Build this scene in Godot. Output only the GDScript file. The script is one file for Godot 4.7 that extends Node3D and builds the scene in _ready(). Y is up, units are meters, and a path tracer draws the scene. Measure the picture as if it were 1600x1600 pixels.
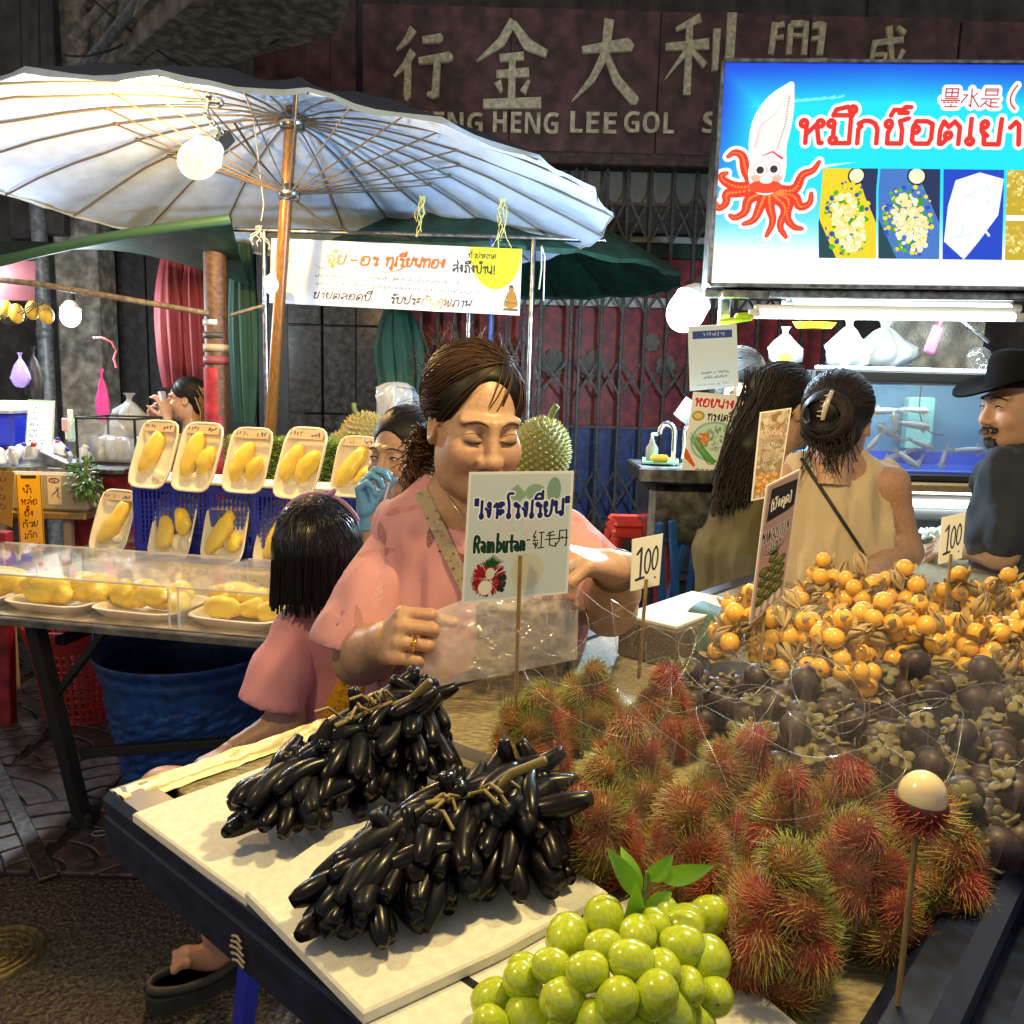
extends Node3D
# A night market: fruit cart, durian table and seafood stall below an old shop front.

const F := 1300.0                 # focal length in pixels of a 1600 pixel frame
const EYE := Vector3(0, 1.45, 0)
var CB := Basis(Vector3.RIGHT, deg_to_rad(-8.5)) * Basis(Vector3.BACK, deg_to_rad(1.5))
var rng := RandomNumberGenerator.new()
var used := {}
var M := {}

func ray(x: float, y: float) -> Vector3:
	return CB * Vector3((x - 800.0) / F, (800.0 - y) / F, -1.0)

func Z(x: float, y: float, d: float) -> Vector3:        # the point at depth d in front of the camera's foot
	var r := ray(x, y)
	return EYE + r * (d / -r.z)

func G(x: float, y: float, h: float) -> Vector3:        # the point at height h
	var r := ray(x, y)
	return EYE + r * ((h - EYE.y) / r.y)

func rr(a: float, b: float) -> float:
	return rng.randf_range(a, b)

# ---------------------------------------------------------------- mesh builder
class MB:
	var v := PackedVector3Array()
	var n := PackedVector3Array()
	var uv := PackedVector2Array()
	var c := PackedColorArray()
	var ix := PackedInt32Array()
	var col := Color.WHITE
	var tinted := false
	var T := Transform3D()

	func tint(k: Color) -> MB:
		col = k
		tinted = true
		return self

	func pt(p: Vector3, t := Vector2.ZERO) -> int:
		v.append(T * p)
		n.append(Vector3.ZERO)
		uv.append(t)
		c.append(col)
		return v.size() - 1

	func smooth(i0: int) -> void:
		for i in range(i0, ix.size(), 3):
			var a := ix[i]
			var b := ix[i + 1]
			var d := ix[i + 2]
			var k := (v[b] - v[a]).cross(v[d] - v[a])
			n[a] += k
			n[b] += k
			n[d] += k

	func tri(a: Vector3, b: Vector3, d: Vector3) -> void:
		var i0 := ix.size()
		var p := pt(a, Vector2(0, 0))
		pt(b, Vector2(1, 0))
		pt(d, Vector2(1, 1))
		ix.append_array([p, p + 1, p + 2])
		smooth(i0)

	func quad(a: Vector3, b: Vector3, d: Vector3, e: Vector3) -> void:   # counter-clockwise from its front, uv from the lower left
		var i0 := ix.size()
		var p := pt(a, Vector2(0, 1))
		pt(b, Vector2(1, 1))
		pt(d, Vector2(1, 0))
		pt(e, Vector2(0, 0))
		ix.append_array([p, p + 1, p + 2, p, p + 2, p + 3])
		smooth(i0)

	func quado(a: Vector3, b: Vector3, d: Vector3, e: Vector3, from: Vector3) -> void:
		if (b - a).cross(d - a).dot(a + d - from * 2.0) < 0.0:
			quad(a, e, d, b)
		else:
			quad(a, b, d, e)

	func trio(a: Vector3, b: Vector3, d: Vector3, from: Vector3) -> void:
		if (b - a).cross(d - a).dot(a + b + d - from * 3.0) < 0.0:
			tri(a, d, b)
		else:
			tri(a, b, d)

	func box(at: Vector3, size: Vector3, bev := 0.0, basis := Basis()) -> void:
		var h := size / 2.0
		var b := minf(bev, minf(h.x, minf(h.y, h.z)) * 0.9)
		var keep := T
		T = T * Transform3D(basis, at)
		for ax in 3:
			var u := (ax + 1) % 3
			var w := (ax + 2) % 3
			for s in [-1.0, 1.0]:
				var q := []
				for k in [[-1.0, -1.0], [1.0, -1.0], [1.0, 1.0], [-1.0, 1.0]]:
					var p := Vector3()
					p[ax] = s * h[ax]
					p[u] = k[0] * (h[u] - b)
					p[w] = k[1] * (h[w] - b)
					q.append(p)
				quado(q[0], q[1], q[2], q[3], Vector3())
			if b > 0.0:
				for s in [-1.0, 1.0]:
					for t in [-1.0, 1.0]:
						var q := []
						for k in [[0, -1.0], [0, 1.0], [1, 1.0], [1, -1.0]]:
							var p := Vector3()
							p[ax] = k[1] * (h[ax] - b)
							p[u] = s * (h[u] - (0.0 if k[0] == 0 else b))
							p[w] = t * (h[w] - (b if k[0] == 0 else 0.0))
							q.append(p)
						quado(q[0], q[1], q[2], q[3], Vector3())
		if b > 0.0:
			for sx in [-1.0, 1.0]:
				for sy in [-1.0, 1.0]:
					for sz in [-1.0, 1.0]:
						trio(Vector3(sx * h.x, sy * (h.y - b), sz * (h.z - b)), Vector3(sx * (h.x - b), sy * h.y, sz * (h.z - b)), Vector3(sx * (h.x - b), sy * (h.y - b), sz * h.z), Vector3())
		T = keep

	func bar(a: Vector3, b: Vector3, w: float, d: float, bev := 0.0, up := Vector3.UP) -> void:   # a square bar from a to b
		var y := (b - a).normalized()
		var x := y.cross(up)
		if x.length() < 0.01:
			x = y.cross(Vector3.BACK)
		x = x.normalized()
		box((a + b) / 2.0, Vector3(w, (b - a).length(), d), bev, Basis(x, y, x.cross(y)))

	func grid(rows: Array, round := false) -> void:
		var i0 := ix.size()
		var at := v.size()
		var w: int = rows[0].size()
		var m := w + 1 if round else w
		for i in rows.size():
			for j in m:
				pt(rows[i][j % w], Vector2(float(j) / (m - 1), float(i) / maxf(1.0, rows.size() - 1)))
		for i in rows.size() - 1:
			for j in m - 1:
				var a := at + i * m + j
				ix.append_array([a, a + 1, a + m + 1, a, a + m + 1, a + m])
		smooth(i0)
		if round:
			for i in rows.size():
				var k := n[at + i * m] + n[at + i * m + w]
				n[at + i * m] = k
				n[at + i * m + w] = k
		for e in [0, rows.size() - 1]:      # poles
			if (rows[e][0] - rows[e][w / 2]).length() < 1e-6:
				var k := Vector3()
				for j in m:
					k += n[at + e * m + j]
				for j in m:
					n[at + e * m + j] = k

	func tube(path: Array, rad, sides := 8, caps := true, flat := Vector2.ONE, up := Vector3.ZERO) -> void:
		var rows := []
		var x := Vector3()
		for i in path.size():
			var y: Vector3 = (path[mini(i + 1, path.size() - 1)] - path[maxi(i - 1, 0)]).normalized()
			if i == 0:
				x = y.cross(up if up != Vector3.ZERO else (Vector3.UP if absf(y.y) < 0.9 else Vector3.RIGHT))
			x = (x - y * x.dot(y)).normalized()
			var z := y.cross(x)
			var r: float = rad if (rad is float) else rad[i]
			var row := PackedVector3Array()
			for j in sides:
				var a := TAU * j / sides
				row.append(path[i] + (x * (cos(a) * flat.x) + z * (sin(a) * flat.y)) * -r)
			row.reverse()
			rows.append(row)
		if caps:
			for e in [0, -1]:
				var row := PackedVector3Array()
				for j in sides:
					row.append(path[e])
				if e == 0:
					rows.insert(0, row)
				else:
					rows.append(row)
		grid(rows, true)

	func ball(at: Vector3, r: Vector3, seg := 16, rings := 10, basis := Basis()) -> void:
		var rows := []
		for i in rings + 1:
			var p := PI * i / rings - PI / 2
			var row := PackedVector3Array()
			for j in seg:
				var a := TAU * j / seg
				row.append(at + basis * (Vector3(sin(a) * cos(p), sin(p), cos(a) * cos(p)) * r))
			rows.append(row)
		grid(rows, true)

	func lathe(prof: Array, seg := 24, at := Vector3(), basis := Basis(), squash := Vector2.ONE) -> void:
		var rows := []
		for p in prof:
			var row := PackedVector3Array()
			for j in seg:
				var a := TAU * j / seg
				row.append(at + basis * Vector3(sin(a) * p.x * squash.x, p.y, cos(a) * p.x * squash.y))
			rows.append(row)
		grid(rows, true)

	func prism(poly: PackedVector2Array, z0: float, z1: float, bev := 0.0) -> void:   # the polygon in x and y, thick from z0 up to z1
		var p := poly.duplicate()
		if Geometry2D.is_polygon_clockwise(p):
			p.reverse()
		var tris := Geometry2D.triangulate_polygon(p)
		var top := p
		if bev > 0.0:
			top = PackedVector2Array()
			for i in p.size():
				var a := (p[i] - p[i - 1]).normalized()
				var b := (p[(i + 1) % p.size()] - p[i]).normalized()
				var m := (Vector2(-a.y, a.x) + Vector2(-b.y, b.x))
				top.append(p[i] + m.normalized() * minf(bev / maxf(0.4, m.length() / 2.0), bev * 2.0))
		for face in 2:
			var i0 := ix.size()
			var at := v.size()
			var q := top if face == 1 else p
			for k in q:
				pt(Vector3(k.x, k.y, z1 if face == 1 else z0), k)
			for i in range(0, tris.size(), 3):
				var a := tris[i]
				var b := tris[i + 1]
				var d := tris[i + 2]
				var ccw := (p[b] - p[a]).cross(p[d] - p[a]) > 0
				if ccw == (face == 1):
					ix.append_array([at + a, at + b, at + d])
				else:
					ix.append_array([at + a, at + d, at + b])
			for k in range(at, v.size()):
				n[k] = T.basis * Vector3(0, 0, 1.0 if face == 1 else -1.0)
		for i in p.size():
			var k := (i + 1) % p.size()
			var zm := z1 - bev
			quad(Vector3(p[i].x, p[i].y, z0), Vector3(p[k].x, p[k].y, z0), Vector3(p[k].x, p[k].y, zm), Vector3(p[i].x, p[i].y, zm))
			if bev > 0.0:
				quad(Vector3(p[i].x, p[i].y, zm), Vector3(p[k].x, p[k].y, zm), Vector3(top[k].x, top[k].y, z1), Vector3(top[i].x, top[i].y, z1))

	func mesh(m: Material = null) -> ArrayMesh:
		var am := ArrayMesh.new()
		if ix.is_empty():
			return am
		var a := []
		a.resize(Mesh.ARRAY_MAX)
		for i in n.size():
			n[i] = n[i].normalized()
		var back := ix.duplicate()
		back.reverse()
		a[Mesh.ARRAY_VERTEX] = v
		a[Mesh.ARRAY_NORMAL] = n
		a[Mesh.ARRAY_TEX_UV] = uv
		if tinted:
			a[Mesh.ARRAY_COLOR] = c
		a[Mesh.ARRAY_INDEX] = back
		am.add_surface_from_arrays(Mesh.PRIMITIVE_TRIANGLES, a)
		if m:
			am.surface_set_material(0, m)
		return am

# ---------------------------------------------------------------- distance field, meshed as surface nets
class Fld:
	var o: Vector3
	var h: float
	var nx: int
	var ny: int
	var nz: int
	var d := PackedFloat32Array()

	func _init(lo: Vector3, hi: Vector3, cell: float) -> void:
		o = lo
		h = cell
		nx = int((hi.x - lo.x) / cell) + 2
		ny = int((hi.y - lo.y) / cell) + 2
		nz = int((hi.z - lo.z) / cell) + 2
		d.resize(nx * ny * nz)
		d.fill(0.06)

	func span(lo: Vector3, hi: Vector3) -> Array:
		var a := (lo - o) / h
		var b := (hi - o) / h
		return [clampi(int(a.x), 0, nx - 1), clampi(int(a.y), 0, ny - 1), clampi(int(a.z), 0, nz - 1), clampi(int(b.x) + 1, 0, nx - 1), clampi(int(b.y) + 1, 0, ny - 1), clampi(int(b.z) + 1, 0, nz - 1)]

	func cap(a: Vector3, b: Vector3, ra: float, rb: float, k := 0.02, cut := false) -> void:
		var m := Vector3.ONE * (maxf(ra, rb) + k + h * 3.0)
		var s := span(a.min(b) - m, a.max(b) + m)
		var ab := b - a
		var l := maxf(ab.length_squared(), 1e-9)
		var dr := rb - ra
		for z in range(s[2], s[5] + 1):
			for y in range(s[1], s[4] + 1):
				var at := (z * ny + y) * nx
				var p := Vector3(s[0], y, z) * h + o - a
				for x in range(s[0], s[3] + 1):
					var t := clampf(p.dot(ab) / l, 0.0, 1.0)
					var e := (p - ab * t).length() - ra - dr * t
					var q := d[at + x]
					if cut:
						e = -e
						var g := maxf(k - absf(q - e), 0.0) / k
						d[at + x] = maxf(q, e) + g * g * k * 0.25
					elif e < q + k:
						var g := maxf(k - absf(q - e), 0.0) / k
						d[at + x] = minf(q, e) - g * g * k * 0.25
					p.x += h

	func chain(p: Array, r: Array, k := 0.02) -> void:
		for i in p.size() - 1:
			cap(p[i], p[i + 1], r[i], r[i + 1], k)

	func ell(c: Vector3, r: Vector3, k := 0.02, basis := Basis(), cut := false) -> void:
		var big := maxf(r.x, maxf(r.y, r.z))
		var m := Vector3.ONE * (big + k + h * 3.0)
		var s := span(c - m, c + m)
		var inv := basis.inverse()
		var step := inv * Vector3(h, 0, 0)
		for z in range(s[2], s[5] + 1):
			for y in range(s[1], s[4] + 1):
				var at := (z * ny + y) * nx
				var p := inv * (Vector3(s[0], y, z) * h + o - c)
				for x in range(s[0], s[3] + 1):
					var a := p / r
					var k0 := a.length()
					var e := k0 * (k0 - 1.0) / maxf((a / r).length(), 1e-6)
					var q := d[at + x]
					if cut:
						e = -e
						var g := maxf(k - absf(q - e), 0.0) / k
						d[at + x] = maxf(q, e) + g * g * k * 0.25
					elif e < q + k:
						var g := maxf(k - absf(q - e), 0.0) / k
						d[at + x] = minf(q, e) - g * g * k * 0.25
					p += step

	func plane(nrm: Vector3, on: Vector3) -> void:      # keeps what lies behind the plane
		for z in nz:
			for y in ny:
				var at := (z * ny + y) * nx
				var e := (Vector3(0, y, z) * h + o - on).dot(nrm)
				for x in nx:
					if e > d[at + x]:
						d[at + x] = e
					e += nrm.x * h

	func folds(nz_: FastNoiseLite, amp: float, stretch := Vector3.ONE) -> void:
		for z in nz:
			for y in ny:
				var at := (z * ny + y) * nx
				for x in nx:
					if absf(d[at + x]) < h * 2.5:
						d[at + x] += amp * nz_.get_noise_3dv((Vector3(x, y, z) * h + o) * stretch)

	func value(p: Vector3) -> float:
		var a := (p - o) / h
		var x := clampi(int(a.x), 0, nx - 2)
		var y := clampi(int(a.y), 0, ny - 2)
		var z := clampi(int(a.z), 0, nz - 2)
		var f := a - Vector3(x, y, z)
		var at := (z * ny + y) * nx + x
		var up := ny * nx
		var k0 := lerpf(lerpf(d[at], d[at + 1], f.x), lerpf(d[at + nx], d[at + nx + 1], f.x), f.y)
		var k1 := lerpf(lerpf(d[at + up], d[at + up + 1], f.x), lerpf(d[at + up + nx], d[at + up + nx + 1], f.x), f.y)
		return lerpf(k0, k1, f.z)

	func hit(p: Vector3, to: Vector3, most := 0.3) -> Vector3:     # marches along «to» onto the surface
		var t := 0.0
		while t < most:
			var e := value(p + to * t)
			if e < 0.0005:
				break
			t += maxf(e * 0.7, 0.0006)
		return p + to * t

	func mesh(mb: MB, paint = null) -> void:
		var id := PackedInt32Array()
		id.resize(nx * ny * nz)
		id.fill(-1)
		var off := [0, 1, nx, nx + 1, nx * ny, nx * ny + 1, nx * ny + nx, nx * ny + nx + 1]
		var ea := [0, 2, 4, 6, 0, 1, 4, 5, 0, 1, 2, 3]
		var eb := [1, 3, 5, 7, 2, 3, 6, 7, 4, 5, 6, 7]
		var cor := [Vector3(0, 0, 0), Vector3(1, 0, 0), Vector3(0, 1, 0), Vector3(1, 1, 0), Vector3(0, 0, 1), Vector3(1, 0, 1), Vector3(0, 1, 1), Vector3(1, 1, 1)]
		for z in nz - 1:
			for y in ny - 1:
				var at := (z * ny + y) * nx
				for x in nx - 1:
					var i := at + x
					var s := d[i] < 0.0
					if (d[i + 1] < 0.0) == s and (d[i + nx] < 0.0) == s and (d[i + nx + 1] < 0.0) == s and (d[i + off[4]] < 0.0) == s and (d[i + off[5]] < 0.0) == s and (d[i + off[6]] < 0.0) == s and (d[i + off[7]] < 0.0) == s:
						continue
					var sum := Vector3()
					var cnt := 0
					for e in 12:
						var p := d[i + off[ea[e]]]
						var q := d[i + off[eb[e]]]
						if (p < 0.0) != (q < 0.0):
							sum += cor[ea[e]].lerp(cor[eb[e]], p / (p - q))
							cnt += 1
					var w := (Vector3(x, y, z) + sum / cnt) * h + o
					if paint:
						mb.tint(paint.call(w))
					id[i] = mb.pt(w)
					var g := Vector3(d[i + 1] - d[i] + d[i + off[7]] - d[i + off[6]], d[i + nx] - d[i] + d[i + off[7]] - d[i + off[5]], d[i + off[4]] - d[i] + d[i + off[7]] - d[i + off[3]])
					mb.n[id[i]] = mb.T.basis * g.normalized() * 1e-7
		var i0 := mb.ix.size()
		for z in range(1, nz - 1):
			for y in range(1, ny - 1):
				var at := (z * ny + y) * nx
				for x in range(1, nx - 1):
					var i := at + x
					if id[i] < 0 and d[i] > h * 2.0:
						continue
					var s := d[i] < 0.0
					if (d[i + 1] < 0.0) != s:
						face(mb, id[i], id[i - nx], id[i - nx - nx * ny], id[i - nx * ny], s)
					if (d[i + nx] < 0.0) != s:
						face(mb, id[i], id[i - nx * ny], id[i - nx * ny - 1], id[i - 1], s)
					if (d[i + nx * ny] < 0.0) != s:
						face(mb, id[i], id[i - 1], id[i - 1 - nx], id[i - nx], s)
		mb.smooth(i0)

	func face(mb: MB, a: int, b: int, c: int, e: int, s: bool) -> void:
		if a < 0 or b < 0 or c < 0 or e < 0:
			return
		if s:
			mb.ix.append_array([a, b, c, a, c, e])
		else:
			mb.ix.append_array([a, c, b, a, e, c])

# ---------------------------------------------------------------- flat print
class Cv:
	var im: Image
	var w: int
	var h: int
	var font := {}

	func _init(ww: int, hh: int, k: Color) -> void:
		w = ww
		h = hh
		im = Image.create(ww, hh, false, Image.FORMAT_RGBA8)
		im.fill(k)

	func poly(p: Array, k: Color) -> void:
		var lo := 1e9
		var hi := -1e9
		for q in p:
			lo = minf(lo, q.y)
			hi = maxf(hi, q.y)
		for y in range(maxi(0, int(lo)), mini(h - 1, int(hi)) + 1):
			var xs := []
			for i in p.size():
				var a: Vector2 = p[i]
				var b: Vector2 = p[(i + 1) % p.size()]
				if (a.y <= y + 0.5) != (b.y <= y + 0.5):
					xs.append(a.x + (b.x - a.x) * (y + 0.5 - a.y) / (b.y - a.y))
			xs.sort()
			for i in range(0, xs.size() - 1, 2):
				var x0 := maxi(0, roundi(xs[i]))
				var x1 := mini(w, roundi(xs[i + 1]))
				if x1 > x0:
					im.fill_rect(Rect2i(x0, y, x1 - x0, 1), k)

	func disc(x: float, y: float, r: float, k: Color, ry := -1.0) -> void:
		var b := r if ry < 0.0 else ry
		for yy in range(maxi(0, int(y - b)), mini(h - 1, int(y + b)) + 1):
			var t := 1.0 - pow((yy + 0.5 - y) / b, 2.0)
			if t > 0.0:
				var e := r * sqrt(t)
				var x0 := maxi(0, roundi(x - e))
				var x1 := mini(w, roundi(x + e))
				if x1 > x0:
					im.fill_rect(Rect2i(x0, yy, x1 - x0, 1), k)

	func line(p: Array, wd: float, k: Color) -> void:
		for i in p.size():
			disc(p[i].x, p[i].y, wd / 2.0, k)
			if i:
				var s: Vector2 = (p[i] - p[i - 1]).normalized().orthogonal() * wd / 2.0
				poly([p[i - 1] + s, p[i] + s, p[i] - s, p[i - 1] - s], k)

	func brush(p: Array, w0: float, w1: float, k: Color) -> void:   # a stroke that narrows
		for i in 24:
			var t := i / 23.0 * (p.size() - 1)
			var a := mini(int(t), p.size() - 2)
			var q: Vector2 = p[a].lerp(p[a + 1], t - a)
			disc(q.x, q.y, lerpf(w0, w1, i / 23.0) / 2.0, k)

	static func round_off(p: Array) -> Array:
		var q := p
		for k in 2:
			if q.size() < 3:
				return q
			var r := [q[0]]
			for i in q.size() - 1:
				r.append(q[i].lerp(q[i + 1], 0.25))
				r.append(q[i].lerp(q[i + 1], 0.75))
			r.append(q[-1])
			q = r
		return q

	static func num(s: String) -> float:
		if s in "abcdef":
			return -1.0 - "abcdef".find(s)
		if s in "ABCDEF":
			return 10.0 + "ABCDEF".find(s)
		return float(s)

	# Writes s with glyphs drawn on a grid of ten; returns the x it ends at. Marks above and below take no room.
	func write(s: String, x: float, y: float, size: float, wd: float, k: Color, lean := 0.0, wide := 1.0, soft := true) -> float:
		var u := size / 10.0
		var up := 0.0
		for ch in s:
			if ch == " ":
				x += size * 0.5 * wide
				continue
			if not font.has(ch):
				continue
			var g: Array = font[ch]
			var adv: float = g[0]
			var bx := x
			var by := y
			if adv == 0.0:
				bx = x - size * wide * 0.95
				if g.size() > 2 and g[2] == 1:
					by -= up * u
					up += 3.2
			else:
				up = 0.0
				x += adv * u * wide
			for st in g[1].split("|"):
				var p := []
				for tok in st.split(" ", false):
					if tok[0] == "o":
						var ct := Vector2(num(tok[1]), num(tok[2]))
						var ring := []
						for i in 11:
							var a := TAU * i / 10.0
							var q := ct + Vector2(cos(a), sin(a)) * 1.15
							ring.append(Vector2(bx + (q.x * wide + (9.0 - q.y) * lean) * u, by + q.y * u))
						line(ring, wd, k)
					else:
						var q := Vector2(num(tok[0]), num(tok[1]))
						p.append(Vector2(bx + (q.x * wide + (9.0 - q.y) * lean) * u, by + q.y * u))
				if p.size() > 1:
					line(Cv.round_off(p) if soft else p, wd, k)
		return x

	func scribble(x: float, y: float, wide: float, size: float, wd: float, k: Color, r: RandomNumberGenerator) -> void:   # print too small to read
		var e := x + wide
		while x < e:
			var p := []
			for i in 4:
				p.append(Vector2(x + r.randf() * size * 0.6, y + r.randf() * size))
			line(p, wd, k)
			x += size * 0.75 if r.randf() > 0.1 else size * 1.6

	func tex() -> ImageTexture:
		return ImageTexture.create_from_image(im)

const FONT := {
	"ก": [10, "19 14 23 12 31 51 72 84 89"], "ข": [10, "o22|33 25 29 79 70"], "ค": [10, "19 14 22 41 61 82 84 89|o45|46 29"], "ง": [8, "o42|53 57 49 35 14"],
	"จ": [10, "13 31 61 83 87 69 48|o46"], "ช": [10, "o22|33 25 29 79 74 61 90"], "ซ": [10, "o22|33 25 29 79 74 61 90"], "ณ": [12, "o12|23 28|o28|38 60 69|o79|90 98"], "ด": [10, "o46|47 29 19 14 31 61 83 89"],
	"ต": [10, "o46|47 29 19 14 21 43 61 83 89"], "ถ": [10, "o28|37 34 23 12 31 61 83 89"], "ท": [10, "o12|23 29|24 60 82 89"], "น": [10, "o12|23 28 67|o78|80 88"],
	"บ": [10, "o12|23 29 89 80"], "ป": [10, "o12|23 29 89 8c"], "ผ": [10, "o22|13 19 45 79 80"], "พ": [10, "o12|23 29 54 79 80"], "ภ": [10, "o18|27 24 13 12 31 61 83 89"],
	"ม": [10, "o12|23 27|o28|39 89 80"], "ย": [10, "o22|12 14 36|14 26 29 79 80"], "ร": [8, "63 42 21 12 23 53 57|o58"], "ล": [10, "12 31 61 83 89|83 55 36|o27"], "ว": [9, "12 31 61 83 87|o78"],
	"ศ": [10, "19 14 22 41 61 82 84 89|o45|46 29|72 9a"], "ส": [10, "12 31 61 83 89|83 55 36|o27|72 9a"], "ห": [10, "o12|23 29|26 62|o72|64 79 89"], "อ": [10, "o24|14 18 29 79 87 82 61 21 13"], "ฮ": [10, "o24|14 18 29 79 87 82 61 21 13|61 9a"],
	"ะ": [6, "o12|22 42 31|o16|26 46 35"], "า": [6, "13 31 42 49"], "ำ": [6, "13 31 42 49|o0c"], "เ": [5, "20 27|o28"], "แ": [9, "20 27|o28|60 67|o68"], "โ": [7, "6d 2d 1b 31 37|o38"], "ไ": [6, "0c 2d 3b 30 37|o38"],
	"ิ": [0, "1a 2c 6d 8b 8a 1a", 1], "ี": [0, "1a 2c 6d 8b 8a 1a|8a 8e", 1], "ึ": [0, "1a 2c 6d 8b 8a 1a|o8c", 1], "ื": [0, "1a 2c 6d 8b 8a 1a|8a 8e|6c 6e", 1], "ั": [0, "o5b|6b 7a 9c", 1], "็": [0, "2a 3c 6c 8b 5b 7d 9d", 1],
	"่": [0, "7b 7d", 1], "้": [0, "o6c|7b 8b 9d", 1], "๊": [0, "4b 5d 6b 7d 8b", 1], "์": [0, "o6b|7c 8d", 1], "ุ": [0, "o7B|8B 8D", 0], "ู": [0, "o5B|6B 6D 9D 9B", 0],
	"\"": [5, "1a 12|3a 32"], "-": [7, "15 65"], "!": [4, "20 26|28 29"], "/": [5, "49 10"], "(": [5, "4b 21 15 28 4A"], "[": [4, "3b 1b 1A 3A"], "]": [4, "1b 3b 3A 1A"],
	"R": [9, "19 11 51 73 55 15|45 79"], "a": [8, "14 34 55 59|56 26 17 28 49 58"], "m": [12, "14 19|15 34 45 49|45 64 85 89"], "b": [8, "10 19|15 44 66 58 29 18"], "u": [8, "14 17 29 49 58|54 59"], "t": [6, "31 38 49|14 54"], "n": [8, "14 19|15 34 55 59"],
	"M": [10, "19 11 45 71 79"], "A": [9, "09 41 79|16 66"], "N": [9, "19 11 69 61"], "G": [9, "72 51 23 16 28 59 77 75 55"], "O": [9, "41 13 16 48 69 76 72 41"], "S": [9, "72 41 13 45 65 77 59 18"], "T": [8, "11 71|41 49"], "E": [8, "61 11 19 69|15 55"], "1": [6, "12 30 39|19 59"], "0": [9, "30 12 17 39 59 67 62 50 30"],
	"紅": [10, "20 03 23 05 45|26 29|06 17|46 38|51 91|71 79|49 99"], "毛": [10, "71 22|13 83|05 95|41 48 99 97"], "丹": [10, "21 26 08|21 81 89 79|05 95|44 55"],
	"墨": [10, "20 24 84 80 20|50 54|22 82|25 85|05 05|06 96|17 27|37 47|57 67|77 87|29 89|58 59"], "水": [10, "50 59 48|13 33 07|82 64|53 99"], "是": [10, "20 23 83 80 20|21 81|05 95|55 59|57 87|36 09|27 59 99"],
	"山": [10, "50 58|13 18 88 83"], "竹": [10, "20 03|12 42|29 21|60 53|62 92|72 79 69"],
}

# ---------------------------------------------------------------- nodes
func numbered(called: String) -> String:
	used[called] = used.get(called, -1) + 1
	return called if used[called] == 0 else "%s_%03d" % [called, used[called]]

func tag(o: Node3D, label: String, category: String, group := "") -> Node3D:
	o.set_meta("label", label)
	o.set_meta("category", category)
	if group:
		o.set_meta("group", group)
	return o

func thing(called: String, label: String, category: String, at := Vector3.ZERO, basis := Basis(), group := "") -> Node3D:
	var o := Node3D.new()
	o.name = numbered(called)
	add_child(o)
	o.transform = Transform3D(basis, at)
	tag(o, label, category, group)
	return o

func obj(called: String, mesh, m: Material, parent: Node3D = self, at := Transform3D()) -> MeshInstance3D:
	var o := MeshInstance3D.new()
	o.name = numbered(called) if parent == self else called
	o.mesh = mesh.mesh() if mesh is MB else mesh
	o.material_override = null
	if m:
		o.set_surface_override_material(0, m)
	o.transform = at
	parent.add_child(o, true)
	return o

func struct(called: String, mb: MB, m: Material) -> MeshInstance3D:
	var o := obj(called, mb, m)
	o.set_meta("kind", "structure")
	return o

func dup(root: Node3D, t: Transform3D, label := "", group := "") -> Node3D:
	var r: Node3D = root.duplicate()
	r.name = numbered(String(root.name).rstrip("0123456789").rstrip("_"))
	add_child(r)
	r.transform = t
	if label:
		r.set_meta("label", label)
	if group:
		r.set_meta("group", group)
	return r

# ---------------------------------------------------------------- materials
func mat(r: float, g: float, b: float, rough := 0.7, o := {}) -> StandardMaterial3D:
	var m := StandardMaterial3D.new()
	m.albedo_color = Color(r, g, b).linear_to_srgb()
	m.roughness = rough
	m.metallic = o.get("metal", 0.0)
	if o.has("tex"):
		m.albedo_texture = o.tex
	if o.has("rtex"):
		m.roughness_texture = o.rtex
	if o.has("bump"):
		m.heightmap_enabled = true
		m.heightmap_texture = o.bump
		m.heightmap_scale = o.get("depth", 0.3)
	if o.has("tri"):
		m.uv1_triplanar = true
		m.uv1_world_triplanar = o.get("world", false)
		m.uv1_scale = o.tri if o.tri is Vector3 else Vector3.ONE * o.tri
	if o.has("vc"):
		m.vertex_color_use_as_albedo = true
	if o.has("alpha"):
		m.transparency = BaseMaterial3D.TRANSPARENCY_ALPHA
		m.albedo_color.a = o.alpha
	if o.has("glow"):
		m.emission_enabled = true
		m.emission = o.get("tone", Color.WHITE)
		m.emission_energy_multiplier = o.glow
		if o.has("glowtex"):
			m.emission_texture = o.glowtex
			m.emission_operator = BaseMaterial3D.EMISSION_OP_MULTIPLY
	if o.has("coat"):
		m.clearcoat_enabled = true
		m.clearcoat = o.coat
		m.clearcoat_roughness = o.get("coatrough", 0.1)
	if o.has("sss"):
		m.subsurf_scatter_enabled = true
		m.subsurf_scatter_strength = o.sss
	if o.has("back"):
		m.backlight_enabled = true
		m.backlight = o.back
	if o.has("rim"):
		m.rim_enabled = true
		m.rim = o.rim
		m.rim_tint = 0.5
	if o.has("spec"):
		m.metallic_specular = o.spec
	return m

func noisy(sd: int, freq: float, lo: float, hi: float, oct := 4, kind := FastNoiseLite.TYPE_SIMPLEX_SMOOTH, size := 512, tint := Color.WHITE) -> NoiseTexture2D:
	var n := FastNoiseLite.new()
	n.seed = sd
	n.noise_type = kind
	n.frequency = freq
	n.fractal_octaves = oct
	var t := NoiseTexture2D.new()
	t.width = size
	t.height = size
	t.seamless = true
	t.noise = n
	var g := Gradient.new()
	g.set_color(0, Color(lo, lo, lo))
	g.set_color(1, Color(hi * tint.r, hi * tint.g, hi * tint.b))
	t.color_ramp = g
	return t

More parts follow.
